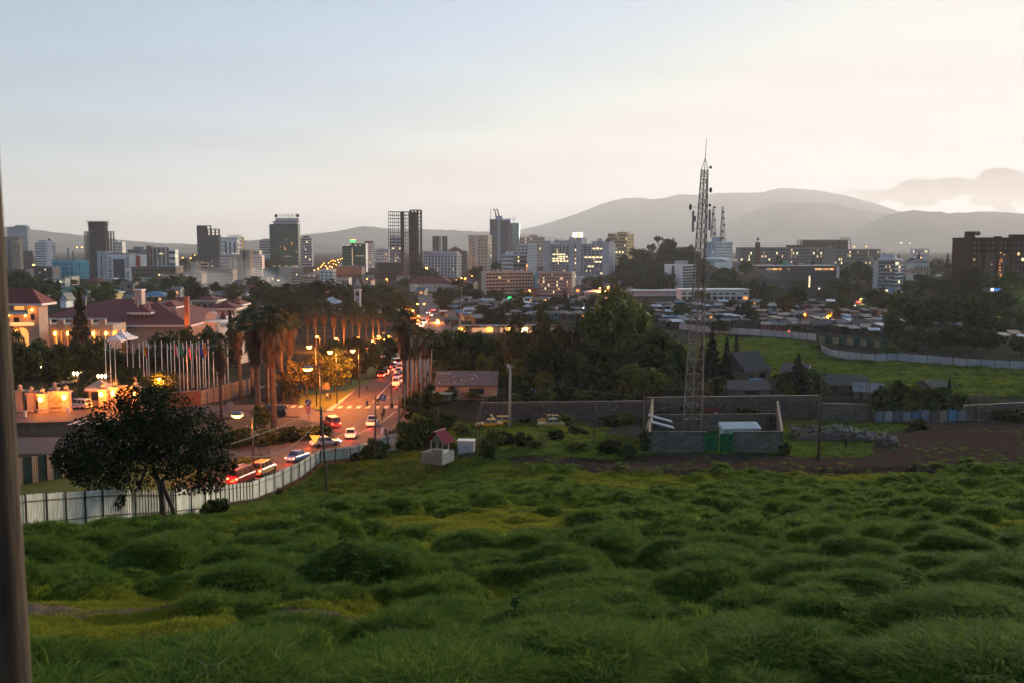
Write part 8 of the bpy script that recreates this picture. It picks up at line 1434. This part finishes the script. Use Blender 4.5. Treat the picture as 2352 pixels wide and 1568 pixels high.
shrubs([('bush',560,980,1024,60),('obush',610,985,1020,60),('bush',655,978,1014,60),('obush',700,975,1008,60),('bush',740,972,1002,44),('obush',600,925,985,44),('bush',530,985,1028,40),('obush',560,1050,1080,60),('bush',600,1050,1072,44),('obush',530,1062,1092,50),('bush',470,990,1034,50)], 'planted bush on the flower island, {} from the dark tree', 'bushes on the islands')
ROSE = mat('rose_white', (.55,.50,.50), .7)
v, q = [], []; rr = np.random.default_rng(5); A_ = np.array([(gp(rr.uniform(560, 755), 0).x if False else 0) for _ in range(1)])
pos = []
for k in range(150): c = gp(rr.uniform(555, 752), rr.uniform(992, 1016)); pos.append((c.x, c.y, rr.uniform(.9, 1.7)))
v, q = leaves(np.array(pos), .16, rr, 1.0); o = put('rose_blossom', mesh_np('rose_blossom', v, q, ROSE)); tag(o, 'scatter of white rose blossoms over the flower island', 'flowers', kind='stuff')

# ---------------------------------------------------------------- broad leaved weeds in the near grass
WEED = mat('weed_leaf', (0.040, 0.070, 0.016), .9, isl=.4, trans=.3, spec=0); WSTEM = mat('weed_stem', (0.06, 0.075, 0.03), .7)
def make_weed(seed):
    r = np.random.default_rng(seed); st = MB(); v, f = [], []
    for s in range(3):
        a0 = r.uniform(0, 6.28); tip = Vector((.18*math.cos(a0), .18*math.sin(a0), r.uniform(.7, 1.0))); st.tube([(0,0,-.1), tip*.5 + Vector((.03,0,0)), tip], [.014,.011,.006], 5)
        for k in range(7):
            b0 = tip*(.25+.11*k); a = k*2.4+a0; d = Vector((math.cos(a), math.sin(a), .25)); sd = Vector((-math.sin(a), math.cos(a), 0)); ln = .30*(1-.06*k); w = .085; n = len(v)
            v += [tuple(b0), tuple(b0+d*ln*.4+sd*w), tuple(b0+d*ln*.85+sd*w*.6-Vector((0,0,.05))), tuple(b0+d*ln*1.1-Vector((0,0,.10))), tuple(b0+d*ln*.85-sd*w*.6-Vector((0,0,.05))), tuple(b0+d*ln*.4-sd*w)]; f.append(tuple(range(n, n+6)))
    me = bpy.data.meshes.new('leaves'); me.from_pydata(v, [], f); me.materials.append(WEED); me.update(); return st.mesh('stems', [WSTEM]), me
WD = [make_weed(300+i) for i in range(3)]
for i, (px, py, s) in enumerate(sorted([(742,1345,1.3),(800,1338,1.2),(730,1318,1.0),(830,1365,.9),(660,1382,.7),(880,1342,1.0),(985,1225,1.0),(1330,1240,1.2),(1270,1360,.9),(1760,1218,1.3),(1560,1290,.9),(1450,1250,.8),(240,1300,1.0),(1180,1452,.8),(1650,1430,.7),(2100,1380,.9),(1930,1470,.7),(560,1475,.6)])):
    p = gp(px, py); p.z = float(field_z(p.x, p.y)); o = thing('weed_plant', f'broad leaved weed in the hummocky grass, {ordn(i)} from the near wooden pole', 'weed', p, i*1.7, 'weeds in the field'); o.scale = (s, s, s); put('stems', WD[i % 3][0], o); put('leaves', WD[i % 3][1], o)
# ---------------------------------------------------------------- grass: arching blades on the mounds, short turf in the lanes
def tuft(seed, nb, hgt, bend, wid, m, spread):
    r = np.random.default_rng(seed); v = []; f = []
    for i in range(nb):
        a = r.uniform(0, 6.283); rad = spread * math.sqrt(r.uniform()); bx, by = rad*math.cos(a), rad*math.sin(a); h = hgt*r.uniform(.6, 1.2); d = r.uniform(0, 6.283) if r.uniform() < .4 else a + r.normal()*.7; b_ = bend*h*r.uniform(.4, 1.3); cx, cy = math.cos(d), math.sin(d); w = wid*r.uniform(.7, 1.3); sx_, sy_ = -cy*w, cx*w; k = len(v)
        for t_, ww in ((0, 1), (.45, .9), (.8, .6)): hz_ = h*(t_ - .42*(t_**3)*min(1, bend)); v += [(bx+cx*b_*t_*t_-sx_*ww, by+cy*b_*t_*t_-sy_*ww, hz_), (bx+cx*b_*t_*t_+sx_*ww, by+cy*b_*t_*t_+sy_*ww, hz_)]
        v.append((bx+cx*b_*1.25, by+cy*b_*1.25, h*(1-.5*min(1, bend)))); f += [(k, k+1, k+3, k+2), (k+2, k+3, k+5, k+4)]; f.append((k+4, k+5, k+6, k+6))
    q = [x for x in f if x[2] != x[3]]; tr = [x[:3] for x in f if x[2] == x[3]]
    me = bpy.data.meshes.new('grass_tuft'); me.from_pydata(v, [], q + tr); me.materials.append(m); me.update(); return me
def grassm(name, stops, tr):
    m = bpy.data.materials.new(name); m.use_nodes = True; t = m.node_tree; b_ = t.nodes['Principled BSDF']; b_.inputs['Roughness'].default_value = .8; b_.inputs['Specular IOR Level'].default_value = .03
    ge = N(t, 'ShaderNodeNewGeometry').outputs['Random Per Island']; oi = N(t, 'ShaderNodeObjectInfo').outputs['Random']; f = M_(t, 'ADD', M_(t, 'MULTIPLY', ge, .4), M_(t, 'MULTIPLY', oi, .6)); c = RAMP(t, f, stops)
    tl = N(t, 'ShaderNodeBsdfTranslucent'); mx = N(t, 'ShaderNodeMixShader', i_0=tr); L(t, c, b_.inputs['Base Color']); L(t, c, tl.inputs[0]); L(t, b_.outputs[0], mx.inputs[1]); L(t, tl.outputs[0], mx.inputs[2]); L(t, mx.outputs[0], t.nodes['Material Output'].inputs[0]); return m
GR1 = grassm('grass_blade', [(.12, (.036, .080, .018)), (.5, (.092, .155, .024)), (.85, (.19, .235, .036))], .42); GR2 = grassm('grass_turf', [(.1, (.11, .14, .016)), (.5, (.19, .20, .020)), (.9, (.27, .25, .04))], .4); GR3 = mat('grass_seed_head', (0.12, 0.14, 0.06), .8, isl=.3, trans=.3, spec=.03)
bk = bpy.data.collections.new('grass_sources')
SRC = [tuft(i, 46, .20, 1.1, .0065, GR1, .15) for i in range(3)] + [tuft(10+i, 44, .085, .5, .006, GR2, .20) for i in range(2)] + [tuft(20+i, 38, .21, .9, .015, GR1, .34) for i in range(2)] + [tuft(30+i, 36, .10, .5, .018, GR2, .42) for i in range(2)]
SRC += [tuft(50, 6, .30, .8, .007, GR3, .2), tuft(51, 6, .28, .8, .014, GR3, .4), tuft(60, 40, .09, .6, .007, GR1, .2), tuft(61, 34, .10, .6, .018, GR1, .42)]
for i, me in enumerate(SRC): o = bpy.data.objects.new(f'grass_tuft_{i:02d}', me); bk.objects.link(o)
rg = np.random.default_rng(11)
def scatter(n, d0, d1, power):
    u = rg.uniform(size=n); y = (d0**power + u*(d1**power - d0**power))**(1/power); x = rg.uniform(-.62, .62, n)*y
    k = inpoly(x, y, FIELD) & (fence_dist(x, y) > .3); return x[k], y[k]
xs, ys = [], []
for (n, a, b_, pw) in [(84000, 9, 36, 1.3), (84000, 32, 75, 1.15), (76000, 68, 136, 1.2)]:
    x, y = scatter(n, a, b_, pw); xs.append(x); ys.append(y)
x = np.concatenate(xs); y = np.concatenate(ys)
m_, b_, c_, l_ = mound(x, y); near = y < 46 + rg.normal(size=len(y))*4
bare_ = np.zeros(len(x), bool)
for (px, py, rx, ry) in [(140,1372,3.2,1.3),(990,1402,1.9,1.0),(330,1372,1.5,.8),(1120,1470,1.0,.5),(700,1408,1.8,.8),(2040,1222,3.2,1.2),(860,1395,1.4,.7)]:
    p = gp(px, py); bare_ |= ((x-p.x)/rx)**2 + ((y-p.y)/ry)**2 + (vnoise(x*1.3, y*1.3, 31)-.5)*1.4 < .85
keep = ~bare_ | (rg.uniform(size=len(x)) < .04); x, y, m_, near, l_ = x[keep], y[keep], m_[keep], near[keep], l_[keep]
long_ = (m_ + rg.normal(size=len(x))*.08) > .46
idx = np.where(near, np.where(long_, rg.integers(0, 3, len(x)), 3 + rg.integers(0, 2, len(x))), np.where(long_, 5 + rg.integers(0, 2, len(x)), 7 + rg.integers(0, 2, len(x))))
gap_ = ~long_ & ((l_ + rg.normal(size=len(x))*.12) > .6); idx = np.where(gap_, np.where(near, 11, 12), idx)
sd_ = (rg.uniform(size=len(x)) < .03) & long_; idx = np.where(sd_, np.where(near, 9, 10), idx)
z = field_z(x, y) - .03
sizes = rg.uniform(.65, 1.35, len(x))*(.75+.45*m_)
# rough grass of the upper meadow and the second field
ex = []
for poly, n, sz in ((UPPER, 9000, 1.5), (FIELD2, 16000, 2.6), (DIRT, 2200, 1.2), (SCRUB, 6000, 1.5)):
    bx0, bx1 = min(p.x for p in poly), max(p.x for p in poly); by0, by1 = min(p.y for p in poly), max(p.y for p in poly); u, w_ = rg.uniform(bx0, bx1, n), rg.uniform(by0, by1, n); k = inpoly(u, w_, poly) & ((vnoise(u*.16, w_*.3, 77) > .56) if poly is DIRT else True); u, w_ = u[k], w_[k]
    zz_ = terr(u, w_) + ((vnoise(u*.4, w_*.4, 6)-.3)*.8 if poly is UPPER else (vnoise(u*.3, w_*.3, 5)-.5)*.9 if poly is FIELD2 else 0); tall = vnoise(u*.22, w_*.22, 8) > .40
    ex.append((u, w_, zz_ - .05, np.where(tall, 5 + rg.integers(0, 2, len(u)), np.where(rg.uniform(size=len(u)) < (.85 if poly is FIELD2 else .5), 12, 7)), sz*rg.uniform(.6, 1.3, len(u))))
x = np.concatenate([x] + [e_[0] for e_ in ex]); y = np.concatenate([y] + [e_[1] for e_ in ex]); z = np.concatenate([z] + [e_[2] for e_ in ex]); idx = np.concatenate([idx] + [e_[3] for e_ in ex]); sizes = np.concatenate([sizes] + [e_[4] for e_ in ex])
me = bpy.data.meshes.new('grass_points'); me.vertices.add(len(x)); me.vertices.foreach_set('co', np.stack([x, y, z], -1).astype(np.float32).ravel())
def attr(n, t_, d): a = me.attributes.new(n, t_, 'POINT'); a.data.foreach_set('value' if t_ != 'FLOAT_VECTOR' else 'vector', d.ravel())
attr('pick', 'INT', idx.astype(np.int32)); attr('size', 'FLOAT', sizes.astype(np.float32)); attr('turn', 'FLOAT_VECTOR', np.stack([rg.normal(size=len(x))*.16, rg.normal(size=len(x))*.16, rg.uniform(0, 6.283, len(x))], -1).astype(np.float32)); me.update()
grass = put('grass', me); tag(grass, 'long green grass covering the hummocky field', 'grass', kind='stuff')
ng = bpy.data.node_groups.new('grass_scatter', 'GeometryNodeTree'); ng.interface.new_socket('Geometry', in_out='INPUT', socket_type='NodeSocketGeometry'); ng.interface.new_socket('Geometry', in_out='OUTPUT', socket_type='NodeSocketGeometry')
gi, go_ = ng.nodes.new('NodeGroupInput'), ng.nodes.new('NodeGroupOutput'); ci = ng.nodes.new('GeometryNodeCollectionInfo'); ci.inputs['Collection'].default_value = bk; ci.inputs['Separate Children'].default_value = True; ci.inputs['Reset Children'].default_value = True
ip = ng.nodes.new('GeometryNodeInstanceOnPoints'); ip.inputs['Pick Instance'].default_value = True
def na(n, t_): a = ng.nodes.new('GeometryNodeInputNamedAttribute'); a.data_type = t_; a.inputs[0].default_value = n; return a.outputs[0]
ng.links.new(gi.outputs[0], ip.inputs['Points']); ng.links.new(ci.outputs[0], ip.inputs['Instance']); ng.links.new(na('pick', 'INT'), ip.inputs['Instance Index']); e2r = ng.nodes.new('FunctionNodeEulerToRotation'); ng.links.new(na('turn', 'FLOAT_VECTOR'), e2r.inputs[0]); ng.links.new(e2r.outputs[0], ip.inputs['Rotation']); ng.links.new(na('size', 'FLOAT'), ip.inputs['Scale']); ng.links.new(ip.outputs[0], go_.inputs[0])
md = grass.modifiers.new('scatter', 'NODES'); md.node_group = ng
print('SCRIPT SECONDS', time.time() - T0, 'objects', len(bpy.data.objects))
